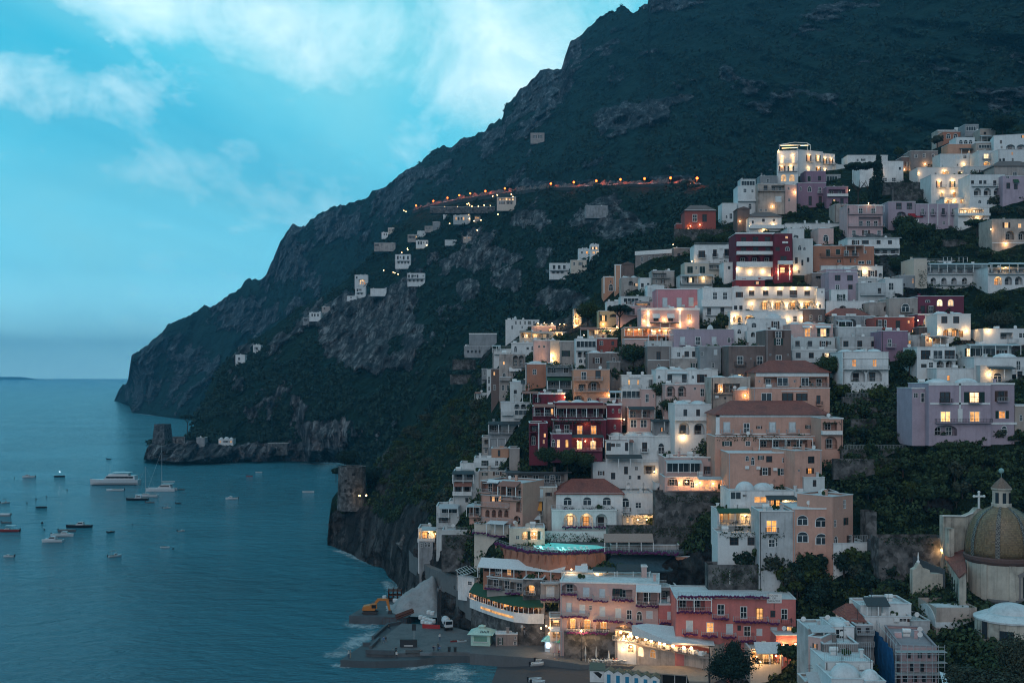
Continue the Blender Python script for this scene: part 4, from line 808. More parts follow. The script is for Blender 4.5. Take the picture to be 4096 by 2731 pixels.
B('R3','terrace','terrace','lit rooftop bar rail left of the bright pink hotel block',1445,1620,210,262,'rose','o 212-240 120: 1450*; t 208-238: 1445-1615; L: 1600,185,90',dep=7)
B('R3','restaurant','restaurant','long glowing terrace restaurant full of diners below the uplit rose hotel',1365,1755,415,500,'orange','o 420-472 175: 1370* 1560*; b 455-480: 1365-1755; ps 405-418: 1360-1640; L: 1690,432,80 1480,425,60 1400,430,60 1580,435,60 1640,435,60',dep=9)
B('R3','house','house','pinkish terrace base with a white pergola deck under the glowing restaurant',1370,1560,500,560,'blush','c 498-505: 1365-1560',dep=8,push=-1)
B('R3','terrace','terrace','empty railed deck on posts right of the restaurant base',1545,1755,520,560,'chalk','P 465-475: 1545-1755; t 525-550: 1545-1755',dep=7,push=-3)
B('R3','house','house','yellow house with a lit tall window among the restaurant trees',1165,1338,282,410,'yellow','d 315-362 26: 1190*; a 305-330 70: 1255; v 310-330 20: 1170; t 278-300: 1165-1335; L: 1200,385,60',dep=8)
B('R3','house','house','white house with two dark windows above the yellow house',1230,1342,208,280,'white','d 235-275 24: 1243 1296',dep=8)
B('R3','house','house','long weathered white house with a glazed veranda and thin parapet',1338,1560,170,245,'chalk','G 180-215: 1360-1480; w 158-175 16: 1520; w 205-228 22: 1390',dep=8)
B('R3','house','house','white house with vault roofs and a terrace beneath the cream shuttered house',1548,1680,82,175,'white','s 110-150 22: 1592; w 155-185 24: 1590',dep=8,roof='vault')
B('R3','restaurant','restaurant','corner restaurant glowing under bulb strings between the trees',1090,1335,418,500,'cream','o 420-462 190: 1120*; ng 430-445: 1190-1235; pt 408-430: 1010-1150; L: 1205,440,70 1255,435,70 1308,405,70 1050,470,40',dep=9)
B('R3','restaurant','restaurant','lit lantern bar under the tall tree left of the yellow house',970,1030,265,400,'cream','o 300-340 40: 980*; o 345-390 40: 978*; pd 255-265: 965-1040; L: 990,345,110 985,390,110',dep=7)
B('R3','house','house','pale pink house with string lights on its round roof terrace',640,830,400,460,'blush','a 415-445 40: 770*; w 430-448 20: 700; t 385-402: 640-830; L: 690,378,70 740,376,60 800,378,60 860,385,70 895,385,90 935,385,90',dep=9)
B('R3','restaurant','restaurant','restaurant terrace with a row of lit white columns above the beige arch house',545,948,448,515,'cream','o 455-508 130: 812*; o 460-490 220: 560*; t 475-500: 545-810; ps 435-450: 545-640; L: 840,465,50 880,465,50 920,465,50 600,470,30',dep=9)
B('R3','chapel','chapel','long white chapel house with a small round lantern dome and a row of windows',435,700,352,440,'white','w 360-388 13: 510 545 582 617 652; w 395-425 16: 480; w 400-418 12: 560 620; dome: 498,352,526,322',dep=9)
B('R3','water_cistern','cistern','bare grey concrete cistern block on the green slope left of the town',150,365,460,545,'grey','c 456-464: 148-368',dep=8,sink=1)
B('R3','retaining_wall','wall','low arched concrete wall under the bare grey cistern',110,335,560,612,'grey','a 588-610 14: 135 165 195 225 290 318',dep=4,sink=2)
B('R3','house','house','white house with a railed roof terrace and an arched blue door',480,655,535,650,'white','v 555-605 24: 502; w 565-585 18: 600; v 555-590 16: 638; b 590-612: 480-560; c 528-538: 475-655; t 500-530: 500-790',dep=9)
B('R3','house','house','blush beige house with two tiny paired arched windows high on the wall',655,825,510,690,'blush','v 547-570 18: 690 729; k 508-516: 655-825; L: 800,630,60',dep=9)
B('R3','house','house','narrow house front glowing orange beside an iron lift tower',786,862,515,690,'cream','w 640-665 20: 800*; L: 795,630,140 800,670,110',dep=8,push=2)
B('R3','house','house','grey house with one stone framed window right of the iron lift tower',862,990,520,690,'greige','w 592-638 34: 892; c 515-522: 860-992',dep=8)
B('R3','house','house','white house with three stacked rows of little arches and glazed balconies',985,1150,500,700,'white','G 515-570: 990-1145; b 560-590: 985-1150; a 598-645 38: 1000 1046; v 655-690 30: 1010 1050',dep=9)
B('R3','house','house','brick red block with two square windows right of the glazed white house',1150,1312,498,605,'brick','w 515-552 28: 1173; w 518-550 22: 1265; c 492-500: 1148-1315',dep=10)
B('R3','house','house','taupe block with two white framed windows under the brick red block',1078,1330,610,725,'taupe','w 648-692 38: 1136; w 645-690 22: 1274; k 605-612: 1078-1330',dep=11,roof='vault')
B('R3','house','house','ochre house with french doors over a big vaulted balcony arch',968,1252,742,990,'ochre','d 757-820 42: 1028; d 748-812 42: 1140; b 797-826: 968-1195; a 832-906 96: 1082; o 855-908 55: 1008; b 890-912: 975-1240; a 945-985 80: 970; v 960-990 36: 1075; L: 1245,940,60',dep=11)
B('R3','house','house','tall dark side house with a water tank right of the ochre house',1252,1335,680,900,'taupe','w 790-820 16: 1270',dep=10,push=1)
B('R3','house','house','faded red house with one black window and a white vault roof',592,755,692,865,'terra','w 738-780 30: 648; k 690-700: 592-755; k 692-860: 592-602',dep=9,roof='vault')
B('R3','house','house','house with two dark green roofed verandas one above the other',758,965,710,900,'grey','o 715-770 195: 765; b 765-790: 758-960; pg 795-825: 760-950; o 830-880 190: 765; b 870-890: 765-955; h 690-720: 755-965',dep=9)
B('R3','house','house','greige house with a lit slit window and two tall loggia arches',385,590,620,800,'greige','w 677-702 14: 415*; a 630-715 42: 494; a 630-715 42: 538; b 692-718: 485-595; n 722-750: 465-560; v 765-800 28: 410; w 768-795 24: 505',dep=9,roof='terrace')
B('R3','house','house','white terrace house with a half-domed sign wall at the town edge',335,500,580,665,'white','t 555-585: 335-480; w 600-625 30: 440; pp 550-558: 330-400; B 600-618: 345-480',dep=8)
B('R3','house','house','narrow rubble stone house with two tiny windows at the town edge',322,390,735,1010,'brown','w 758-785 14: 340*; w 860-900 18: 340',dep=9)
B('R3','house','house','slim white house with tall blank arches at the town edge',288,322,740,930,'white','v 790-850 16: 298; v 870-905 14: 300',dep=7)
B('R3','house','house','little grey house with an iron balcony left of the slim white house',248,290,735,840,'grey','b 790-815: 250-288; w 755-785 18: 262',dep=7)
B('R3','house','house','grey stone house with two pale balcony doors above a stair',390,480,800,950,'greige','d 858-905 20: 405 445; b 800-825: 390-478',dep=8)
B('R3','house','house','white rounded house with a dark pergola right of the stone balcony doors',470,620,840,950,'chalk','pd 820-850: 555-620; w 900-930 24: 500; b 880-900: 560-620',dep=8,roof='vault')
B('R3','house','house','low white hut with a terracotta roof on the green slope',205,300,925,975,'white','w 940-960 30: 225; pt 915-925: 195-245',dep=5)
B('R3','house','house','lilac pink house with four tall white windows under the restaurant',1755,2225,428,560,'lilac','s 484-548 40: 1803 2050; d 482-548 42: 1923; v 487-530 26: 2175; b 525-550: 1795-1850 1910-1970 2040-2095; dome: 2020,428,2072,388',dep=11)
B('R3','house','house','white row house with two dark double doors under the lilac pink house',1730,2100,572,660,'white','w 603-642 26: 1780; D 597-642 36: 1838 1898; w 600-628 16: 1970; c 565-573: 1725-2105',dep=9)
B('R3','house','house','square taupe stone block with a shuttered window and one arched door',1548,1730,560,760,'taupe','D 600-664 34: 1618; v 698-740 26: 1624; k 664-670: 1550-1728',dep=10)
B('R3','house','house','dim lean house with outside stairs right of the square taupe block',1735,2005,655,760,'greige','w 690-725 26: 1900; G 665-720: 1930-2000',dep=8,push=2)
B('R3','house','house','white house with a creeper-clad corner above two pink arches',1615,2100,742,860,'white','d 780-842 38: 1704 1818; d 778-842 40: 1955; v 786-812 20: 1630 1894; b 818-845: 1695-1860; n 752-768: 1700-1860; c 738-745: 1610-2105',dep=11,roof='vault')
B('R3','house','house','pinkish house with two dark arches and one tall window beneath the white house',1688,2045,858,1000,'blush','a 868-952 66: 1698; a 868-952 66: 1786; d 888-952 32: 1962; w 880-900 20: 1910; c 852-860: 1690-1850',dep=11,push=-1)
B('R3','house','house','white house with a green bench terrace and two orange windows',1345,1615,785,895,'white','w 820-862 16: 1396* 1467*; G 815-865 30: 1560; b 860-885: 1345-1500; ac: 1415,797,0 1438,797,0 1460,797,0 1482,797,0; c 780-788: 1340-1620',dep=10)
B('R3','house','house','white conservatory house with glass arches below the green bench terrace',1345,1500,890,985,'white','G 905-970 150: 1345',dep=8,push=-1)
B('R3','house','house','pinkish grey gable house with a striped balcony window under the conservatory',1500,1612,890,1030,'blush','d 932-998 28: 1532; w 935-960 12: 1590; c 888-894: 1495-1615',dep=9,push=-1)
B('R3','terrace','terrace','pinkish terrace wall with planters and a dark glazed pavilion',1180,1505,968,1035,'blush','pp 905-918: 1245-1340; d 925-970 24: 1270; t 950-970: 1320-1500',dep=7,push=-2)
B('R3','house','house','blush house with a dark metal canopy over two grey blue windows',1392,1600,1040,1240,'blush','pd 1030-1048: 1395-1600; o 1060-1115 170: 1400; b 1090-1118: 1395-1580; w 1132-1195 54: 1412; w 1132-1195 54: 1492; c 1225-1232: 1390-1600',dep=10)
B('R3','house','house','long plain grey house set back behind the dark metal canopy',1590,1770,1140,1240,'grey','pd 1130-1142: 1570-1770; w 1195-1225 12: 1655*',dep=8)
B('R3','house','house','big white house with two deep arches and a lamp over the left arch',1762,2050,1015,1330,'white','a 1155-1248 84: 1793; a 1160-1250 84: 1912; B 1108-1136: 1757-2030; D 1052-1105 30: 1830 1930; v 1295-1315 34: 1960; L: 1824,1270,90',dep=12,roof='vault')
B('R3','house','house','dark flank house with a creeper right of the big white two-arch house',2050,2145,1010,1100,'grey','',dep=9,push=1)
B('R3','house','house','white villa with an overhanging wine red balcony roof and a white vault row',1248,1760,1262,1440,'white','D 1310-1382 40: 1506; v 1312-1402 52: 1630; D 1312-1376 34: 1228; w 1318-1345 16: 1272 1310; D 1312-1380 26: 1375; b 1360-1385: 1490-1555; b 1380-1402: 1625-1680; pt 1290-1302: 1222-1435; c 1256-1265: 1245-1765; ac: 1395,1280,0',dep=11,D=291,sink=4,roof='vault')
B('R3','house','house','white corner terrace room of the villa with the wine red balcony roof',1222,1405,1300,1400,'white','w 1318-1345 16: 1270 1312; D 1314-1376 34: 1228; D 1312-1378 26: 1372',dep=4,D=287,sink=3)
B('R3','house','house','white lower house with a curling gable and three black shuttered windows',1120,1660,1470,1620,'white','w 1535-1568 26: 1172; D 1548-1600 34: 1262; d 1500-1560 30: 1365; w 1500-1530 24: 1450; o 1490-1560 90: 1520; w 1570-1600 24: 1400 1470; t 1448-1472: 1200-1650; pd 1405-1430: 1220-1500; L: 1600,1540,40',dep=11,D=286,sink=3)
B('R3','hotel','hotel','wine red hotel with a long dark loggia of hooded cabins under a straw awning',822,1200,1000,1135,'wine','o 1030-1112 370: 826; b 1090-1115: 826-1195; pt 1018-1040: 830-1225',dep=11,roof='vault')
B('R3','hotel','hotel','wine red end wall of the loggia hotel with pale oval medallions',1228,1350,1010,1260,'wine','v 1045-1080 16: 1270 1320; v 1170-1205 16: 1220 1285; k 1010-1022: 1228-1350; k 1120-1130: 1228-1350; L: 1365,1130,80',dep=11,sink=4)
B('R3','hotel','hotel','vine-hung wine red hotel floor with one orange lit window',800,1225,1135,1260,'wine','o 1150-1242 150: 805; o 1150-1250 220: 965*; h 1130-1165: 790-1200; b 1210-1240: 800-955; i 1225-1252: 960-1190',dep=11,push=-1,sink=3)
B('R3','restaurant','restaurant','glazed lit restaurant bay in the wine red hotel above a small garden',955,1195,1262,1400,'magenta','o 1285-1368 215: 965*; pd 1252-1268: 945-1200; b 1350-1375: 960-1190; L: 1000,1300,40 1060,1300,40 1120,1300,40',dep=10,push=-3,sink=2)
B('R3','hotel','hotel','wine red hotel wall with two slim lit windows and an arched niche',790,955,1245,1410,'magenta','d 1288-1352 24: 838* 905*; v 1285-1345 30: 795',dep=10,push=-2,sink=2)
B('R3','hotel','hotel','red hotel stair tower with stacked arched balconies',622,765,1160,1430,'wine','o 1180-1225 60: 630; i 1200-1228: 622-685; a 1240-1335 55: 628; w 1240-1270 16: 735*; w 1290-1320 14: 728*; k 1160-1430: 690-700',dep=10,push=-1,sink=2)
B('R3','hotel','hotel','wine red upper wing with a curved balcony and a lit door beside its lamp',650,905,925,1010,'wine','a 955-1000 60: 655; w 935-955 12: 810; pt 910-925: 535-690; k 925-935: 650-905; L: 898,955,90',dep=9)
B('R3','hotel','hotel','dark red balcony wing with a straw awning and a lit doorway',650,825,1030,1140,'wine','o 1045-1105 140: 655; d 1045-1095 20: 790*; b 1080-1105: 650-800; pt 1010-1030: 655-820',dep=9,push=-1)
B('R3','house','house','white stepped terrace house with a row of dark round arches',398,650,1000,1140,'chalk','a 1010-1050 42: 505 555 602; b 1070-1095: 405-495; G 1055-1100: 505-640; b 1095-1120: 500-645; t 985-1005: 405-500',dep=9)
B('R3','house','house','dark roofed house with two glazed white balconies over the cliff garden',300,620,1160,1245,'grey','o 1170-1225 290: 310; b 1210-1240: 305-390 405-555; pd 1145-1165: 300-620',dep=9)
B('R3','house','house','small house with a pale flat roof and a round balcony below the dark roofed house',250,440,1270,1390,'greige','pp 1262-1275: 310-440; o 1290-1330 120: 270; b 1320-1345: 255-395; d 1360-1395 20: 270 345',dep=8)
B('R3','house','house','orange fronted house with a dark stair beneath the round balcony house',325,460,1360,1450,'ochre','D 1370-1420 20: 375',dep=7,push=-1)
B('R3','house','house','grey stone pier house under the wine red hotel stair',465,545,1360,1480,'greige','',dep=8)
# lower town
M_thatch=plain('blue_green_thatch',(.045,.085,.105),.9,var=.35,scale=1.5)
B('R1','house','house','dim hall with a broad flat metal roof and open sides below the wine red hotel',712,1130,150,250,'taupe','o 160-225 380: 725; w 165-200 30: 1010; b 210-232: 720-1120',dep=15,roofm=M_rdark,over=.9,sink=1.5)
B('R1','house','house','white cliff house with an iron balcony stacked over an orange awning',358,530,148,365,'chalk','o 155-200 140: 362; b 182-206: 358-490; pd 138-155: 355-500; pt 212-236: 365-485; o 240-292 115: 362; B 276-300: 355-480; d 320-350 20: 440',dep=9)
B('R1','house','house','white top house with a terrace above the stacked cliff balconies',405,600,88,150,'white','w 110-130 20: 560; b 45-70: 500-580; t 88-105: 405-490',dep=8)
B('R1','house','house','white house on the cliff edge with a long railed terrace and solid parapet',500,720,55,140,'white','d 70-105 24: 560 640; b 85-110: 505-700; w 145-165 30: 660',dep=9)
B('R1','house','house','beige low house with two barred windows beside the flat metal roof hall',530,712,140,200,'beige','w 145-168 30: 640; w 150-170 20: 560',dep=8)
B('R1','house','house','white terrace house with a pale sloping awning near the sea cliff',245,400,378,520,'chalk','pp 362-385: 265-395; G 385-425 105: 280; b 418-445: 250-330; o 455-490 80: 260; b 490-512: 250-330',dep=9)
B('R1','house','house','small white house with a thin rail right of the pale sloping awning',330,420,345,400,'white','t 330-345: 330-420',dep=7)
B('R1','house','house','lamp-lit white house with a flat roof at the last cliff edge above the sea',122,275,528,610,'white','o 545-600 70: 128*; d 560-600 22: 228*; B 590-612: 120-250; L: 197,548,60 237,562,50; pp 515-530: 150-275',dep=8)
B('R1','house','house','grey stone base house with two round windows under the last lamp-lit cliff house',130,222,612,742,'grey','v 620-650 16: 165 188; w 625-655 14: 138',dep=7,roof='none')
B('R1','terrace','terrace','white open terrace with a stair and a curved sail-shaped gate wall',285,500,540,575,'chalk','t 520-545: 290-500',dep=7)
B('R1','hotel','hotel','peach hotel wing with stacked loggias, a canvas awning and small arches',545,825,215,500,'peach','o 205-285 72: 549; o 222-300 46: 626; o 232-322 70: 680; o 250-338 60: 757; b 255-285: 549-620; b 270-310: 626-675; b 285-335: 680-815; n 195-215: 600-675; pt 205-240: 690-815; d 303-345 20: 618* 662*; b 335-385: 515-740; a 342-418 36: 782; a 400-452 30: 575 618 660 702; a 440-500 46: 765; b 440-490: 560-760; c 300-312: 545-820',yaw=-30,dep=11)
B('R1','hotel','hotel','beige hotel front with an orange striped awning beside the peach loggias',826,1058,248,445,'beige','s 262-318 30: 832; s 262-318 30: 935; b 308-336: 888-960; w 284-309 22: 990; o 345-432 84: 878; no 345-400: 880-955; b 400-432: 880-960; p 425-455: 812-945; c 244-250: 826-1060',dep=11)
B('R1','terrace','terrace','peach porch with white columns at the left end of the loggia hotel',468,560,370,460,'peach','o 378-440 80: 474; pp 360-375: 465-560; b 420-448: 470-555',dep=6,yaw=-15)
B('R1','terrace','terrace','planted hotel terrace with purple flowers and white deck canopies',500,730,500,570,'cream','f 535-560: 500-610; p 470-490: 610-730; f 560-580: 600-720; h 470-500: 510-640',dep=8,yaw=-25)
B('R1','terrace','terrace','cream stair hall with curved white parapets and an orange lit door by the pool',735,975,525,610,'cream','d 545-600 44: 880*; s 550-600 26: 935; a 548-600 50: 820*; w 575-600 24: 780; L: 905,560,60',dep=8)
B('R1','villa','villa','white villa with a red tiled roof and four arched windows over a grand arcade',1052,1500,292,420,'white','v 312-372 62: 1098 1230 1362 1492; f 372-400: 1095-1165 1228-1295 1362-1425; b 345-395: 1018-1090; c 286-294: 1050-1500; h 380-400: 1100-1480',dep=12,D=273,sink=4,roof='tile')
B('R1','villa','villa','flat roofed end of the white tiled villa with one shuttered window',1480,1715,292,440,'white','v 318-385 56: 1490; d 352-390 42: 1584; i 385-410: 1488-1552; t 262-292: 1540-1715; b 400-420: 1600-1680',dep=12,D=274)
B('R1','villa','villa','pool-lit white arcade of three deep arches with planted balustrades',1022,1458,405,560,'white','a 425-512 92: 1102*; a 425-515 88: 1212*; a 428-518 78: 1318; f 485-515: 1090-1190 1198-1290 1300-1390; c 398-408: 1020-1460; w 520-535 8: 1110 1215 1340',dep=8,D=269.5,roof='terrace',sink=4)
B('R1','retaining_wall','wall','white trellis wall with climbing plants behind the swimming pool',955,1400,545,618,'white','h 560-612: 980-1340',dep=1,D=268.2,roof='none',sink=3)
B('R1','restaurant','restaurant','garden restaurant glowing between dark hedges right of the white arcade',1500,1800,440,520,'cream','O 452-508 215: 1570*; w 455-490 16: 1525*; h 430-450: 1500-1800; L: 1600,468,60 1660,465,60 1720,470,60 1780,470,50',dep=9)
B('R1','retaining_wall','wall','high grey stone retaining wall behind the pool canopy',1400,2110,522,690,'rubble','h 505-585: 1420-2100; h 560-650: 1900-2100',dep=5,roof='none')
B('R1','house','house','cream house with a glazed veranda over a lamp-lit terrace of arches',1782,2317,50,180,'blush','G 85-148 225: 1797; d 108-160 42: 2065 2188; w 55-75 18: 1960 2075 2210; pp 62-80: 1785-2025; b 135-165: 2055-2110 2180-2235; ac: 1805,40,0 1825,40,0 1998,42,0 2110,165,0; c 44-52: 1780-2320',dep=11)
B('R1','house','house','lamp-lit terrace storey with two arches under the cream glazed veranda house',1782,2317,182,275,'blush','a 168-240 70: 1802 1905; d 212-255 28: 1955; d 228-262 28: 2055* 2155*; pp 180-190: 2000-2317; b 245-268: 1795-2120; L: 1880,218,60 1928,212,60 1995,228,50 2018,218,50 2107,222,60',dep=9,push=-2)
B('R1','house','house','small white arch house with a painted gable left of the lamp-lit terrace',1720,1785,225,300,'white','a 245-290 40: 1732',dep=6)
B('R1','retaining_wall','wall','grey stone wall under the lamp-lit terrace storey',1720,2320,282,380,'rubble','h 300-350: 1760-2300',dep=5,roof='none',push=-1)
B('R1','gate','gate','white arched garden gate beside the tiled villa roof',1520,1560,205,300,'white','a 220-290 24: 1528',dep=1.2,roof='none')
B('R1','hotel','hotel','terraced beach hotel floor with a long white canopy on thick columns',560,1130,770,900,'terra','O 765-850 560: 565; p 720-810: 548-1125; t 815-850: 590-1060; d 790-845 30: 640 720* 800 880 960',yaw=-20,dep=9,D=256,sink=2)
B('R1','hotel','hotel','terraced beach hotel floor with flower balconies under the long white canopy',585,830,862,1000,'greige','o 850-935 70: 590; o 868-950 70: 665; o 885-965 80: 742; f 905-935: 585-690; f 925-965: 720-820',yaw=-26,dep=6,D=254,sink=.3)
B('R1','hotel','hotel','rubble stone hotel front with one deep arch and white railing',828,958,870,1020,'rubble','a 905-972 68: 846*; b 940-972: 840-915; c 866-872: 825-960',yaw=-12,dep=8,D=248.5)
B('R1','hotel','hotel','greige hotel stair bay with a flower balcony left of the long blush hotel',948,1085,895,1130,'greige','s 915-985 55: 985; f 965-1000: 945-1080; O 1025-1110 95: 975*; o 860-895 110: 955; b 870-895: 955-1065',dep=8,D=247)
B('R1','hotel','hotel','long blush beach hotel with white shutters, flower balconies and a glowing arcade',1078,1745,895,1290,'blush','a 895-968 108: 1086; f 940-968: 1086-1194; s 922-985 44: 1232; s 932-992 40: 1342; f 965-1000: 1195-1298; f 975-1012: 1302-1405; w 930-970 30: 1450; o 935-1005 135: 1430; f 985-1008: 1430-1575; o 938-1040 140: 1592; f 1010-1048: 1590-1738; p 900-940: 1590-1760; s 1025-1090 40: 1118; s 1037-1098 40: 1208; w 1042-1076 18: 1274; s 1050-1118 40: 1343; s 1063-1130 40: 1450; d 1072-1140 36: 1526; v 1080-1150 40: 1592; s 1080-1135 44: 1658; f 1092-1120: 1085-1270; f 1110-1142: 1305-1405; f 1118-1150: 1408-1508; f 1135-1158: 1525-1567; f 1140-1162: 1590-1635; a 1128-1215 72: 1124*; a 1133-1222 90: 1212*; a 1147-1238 92: 1322*; a 1172-1270 122: 1442*; f 1205-1230: 1120-1415; c 890-898: 1078-1745',yaw=-8,dep=13,D=236,roof='terrace')
B('R1','house','house','recessed red wall with a white shutter between the two beach hotels',1745,1862,1040,1180,'salmon','s 1085-1140 50: 1800; f 1140-1160: 1745-1860; o 955-1010 80: 1770; c 1030-1042: 1745-1860',dep=8,D=233)
B('R1','house','house','pale stair house with pergola posts between the blush hotel and the thatched roof',1750,1870,925,1040,'greige','o 945-1010 70: 1760; f 1005-1025: 1775-1860; w 955-975 16: 1770',dep=8,D=240)
B('R1','restaurant','restaurant','terrace bar with flower boxes and a dark pergola above the blush hotel',1085,1690,830,895,'cream','O 815-870 100: 1140*; f 850-885: 1280-1445 1455-1670; pd 785-800: 1300-1450; pd 765-800: 1460-1680; n 775-810: 1180-1265; t 840-868: 1085-1280; L: 1330,828,70 1155,800,70',dep=9,D=247,yaw=-6,roof='terrace')
B('R1','chimney_stack','chimney','slim pale chimney stack with a white cap in front of the blue thatched roof',1628,1662,780,880,'blush','c 778-786: 1622-1668',dep=1.4,D=243)
B('R1','restaurant','restaurant','restaurant pavilion under a huge blue green thatched hip roof',1385,1935,808,905,'brown','O 815-880 480: 1420; k 870-900: 1680-1930',dep=15,D=250,roof='thatch',roofm=M_thatch)
B('R1','house','house','orange block with white wall emblems carrying a small bright plunge pool',1862,2022,718,865,'orange','k 745-755: 1915-1935 1965-1985; k 765-790: 1912-1930 1965-1980',dep=9,roof='terrace',D=252)
B('R1','garden_terrace','terrace','dark roofed sunbed terrace on posts beside the swimming pool',1420,1880,640,690,'greige','ps 560-605: 1370-1700; b 650-675: 1400-1870',dep=8,D=256,sink=4)
B('R2','hotel','hotel','salmon red beach hotel with white framed windows and flower-box balconies',-165,645,1000,1330,'salmon','o 1005-1075 190: -158; f 1045-1085: -158-75; P 982-1000: -165-70; d 1036-1112 50: 116; d 1050-1135 48: 270; d 1060-1142 48: 378*; w 1078-1125 34: 474; d 1066-1142 44: 546; f 1095-1130: 80-190; f 1110-1152: 222-455; f 1135-1162: 458-530; i 1130-1158: 545-612; s 1145-1222 48: -95; d 1158-1228 52: 42*; s 1168-1240 48: 175; w 1178-1214 24: 252; d 1182-1252 48: 294; s 1200-1250 40: 380; s 1190-1252 48: 473; d 1185-1240 42: 584*; f 1200-1235: -120--20; f 1215-1248: 8-115; f 1222-1255: 140-240; f 1245-1280: 258-372; b 1255-1288: 518-610; c 992-1002: -165-648; f 960-985: -150-460',yaw=-3,dep=13,D=222,roof='terrace')
B('R2','hotel','hotel','orange glowing base block at the right end of the salmon red hotel',512,690,1248,1400,'salmon','w 1300-1330 18: 612*; a 1290-1340 40: 630; L: 560,1310,160 640,1300,90',dep=8,D=217,roof='terrace')
B('R2','house','house','orange house with four round-headed white windows under a white roof terrace',625,892,395,690,'peach','v 436-506 78: 652; v 448-518 84: 774; v 546-622 80: 652; v 558-637 82: 777; c 388-398: 622-930',dep=11,roof='terrace')
B('R2','house','house','orange side wall with small white windows of the round-window house',893,1030,308,650,'peach','w 335-392 18: 966; w 455-502 16: 974; w 470-516 16: 903; v 580-625 24: 904; d 572-622 26: 1000',yaw=38,dep=9)
B('R2','house','house','white penthouse storey with potted plants on top of the orange round-window house',640,930,285,400,'white','d 332-396 40: 705; d 340-406 40: 835; n 330-345: 650-700; h 340-400: 745-815; w 285-295 20: 690 780 835',dep=9,push=3)
B('R2','house','house','white house with glass bay, two low vault domes and a lit pergola',200,640,275,400,'white','G 272-332 74: 203; G 310-354 84: 364*; d 330-386 28: 475* 510*; pd 303-325: 440-640; w 298-314 12: 294; t 378-408: 400-630; ac: 240,378,0 262,378,0 290,380,0; dome: 250,275,385,216 370,268,515,226; L: 575,335,70',dep=11,push=3)
B('R2','house','house','weathered white bay with an orange curtained balcony door',398,625,412,690,'dirtywhite','d 470-552 78: 443*; i 520-552: 440-525; w 590-650 24: 500; d 600-652 50: 460; h 555-592: 410-570; c 405-414: 395-630',dep=8,push=-1)
B('R2','house','house','white veranda house with a green canopy and classic balustrade',118,340,408,560,'white','O 425-500 140: 126*; o 440-500 55: 275*; pg 390-412: 112-330; b 468-502: 122-335; c 500-510: 115-340; L: 300,440,60',dep=8)
B('R2','house','house','shaded white garden storey behind creepers under the green canopy veranda',120,570,560,690,'white','h 545-590: 130-560; d 605-660 60: 460; D 585-640 60: 200 320',dep=7,push=1)
B('R2','terrace','terrace','white railed terrace at the corner of the orange round-window house',900,1145,628,680,'white','t 575-625: 1030-1130',dep=6,yaw=10)
B('R2','retaining_wall','wall','grey stone terrace wall above the salmon red hotel',55,440,770,960,'rubble','h 790-900: 80-430; k 800-900: 198-203',dep=4,roof='none')
B('R2','retaining_wall','wall','dark rubble wall with the orange street lamp beside the church',1205,1660,590,760,'rubble','h 580-640: 1220-1560; L: 1620,670,260',dep=5,roof='none')
B('R2','house','house','tall shadowed stone gate pier at the end of the orange house terrace',1120,1190,415,600,'rubble','',dep=4,roof='none')
# waterfront ground
def gp(r,x,y,z):return on_plane(*U(r,x,y),z)
def poly3(b,pts):b.add(pts,[tuple(range(len(pts)))])
def solid(b,top,z0):
 n=len(top);lo=[(p[0],p[1],z0)for p in top];b.add(list(top)+lo,[tuple(range(n))]+[tuple(range(2*n-1,n-1,-1))]+[(i,n+i,n+(i+1)%n,(i+1)%n)for i in range(n)])
M_conc=stucco('quay_concrete',(.095,.108,.118),.6);M_pave=stucco('paving',(.135,.14,.145),.5);M_sand=stucco('grey_beach_sand',(.075,.074,.08),.4);M_gravel=stucco('pale_gravel',(.34,.345,.35),.8)
q=MB();solid(q,[gp('S3',x,y,1.5)for x,y in((170,1268),(560,1282),(1010,1268),(1215,1236),(1570,1222),(1930,1262),(2420,1290),(2420,1150),(1900,1050),(1400,930),(840,860),(700,890),(600,965),(520,1052),(400,1112))],-3)
tag(q.build('quay',M_conc),kind='structure')
q=MB();solid(q,[gp('S3',x,y,2.3)for x,y in((452,1185),(770,1196),(1100,1182),(1575,1180),(1960,1214),(2420,1240),(2420,1120),(1900,1020),(1400,900),(1000,870),(850,862),(600,1050),(500,1150))],1.2)
tag(q.build('upper_quay',M_pave),kind='structure')
q=MB();solid(q,[gp('R1',x,y,2.4)for x,y in((470,1366),(960,1402),(1215,1440),(1480,1452),(2080,1470),(2400,1560),(2400,1300),(1900,1240),(1300,1180),(950,1150),(760,1180),(640,1210),(470,1260))],0)
tag(q.build('promenade',M_pave),kind='structure')
q=MB();bp_=[('R1',560,1395,.9),('R1',575,1440,-.1),('R1',505,1568,-.1),('R1',480,1660,-.1),('R1',1500,1660,1.2),('R1',2200,1640,1.6),('R1',2200,1470,2.0),('R1',1480,1445,2.0),('R1',1215,1432,1.9),('R1',900,1392,1.6)]
solid(q,[gp(*a)for a in bp_],-3);tag(q.build('beach',M_sand),kind='structure')
q=MB();solid(q,[gp('S3',x,y,2.0)for x,y in((265,778),(640,788),(905,800),(1000,740),(1060,640),(640,560),(500,640))],-3)
tag(q.build('work_pier',M_conc),kind='structure')
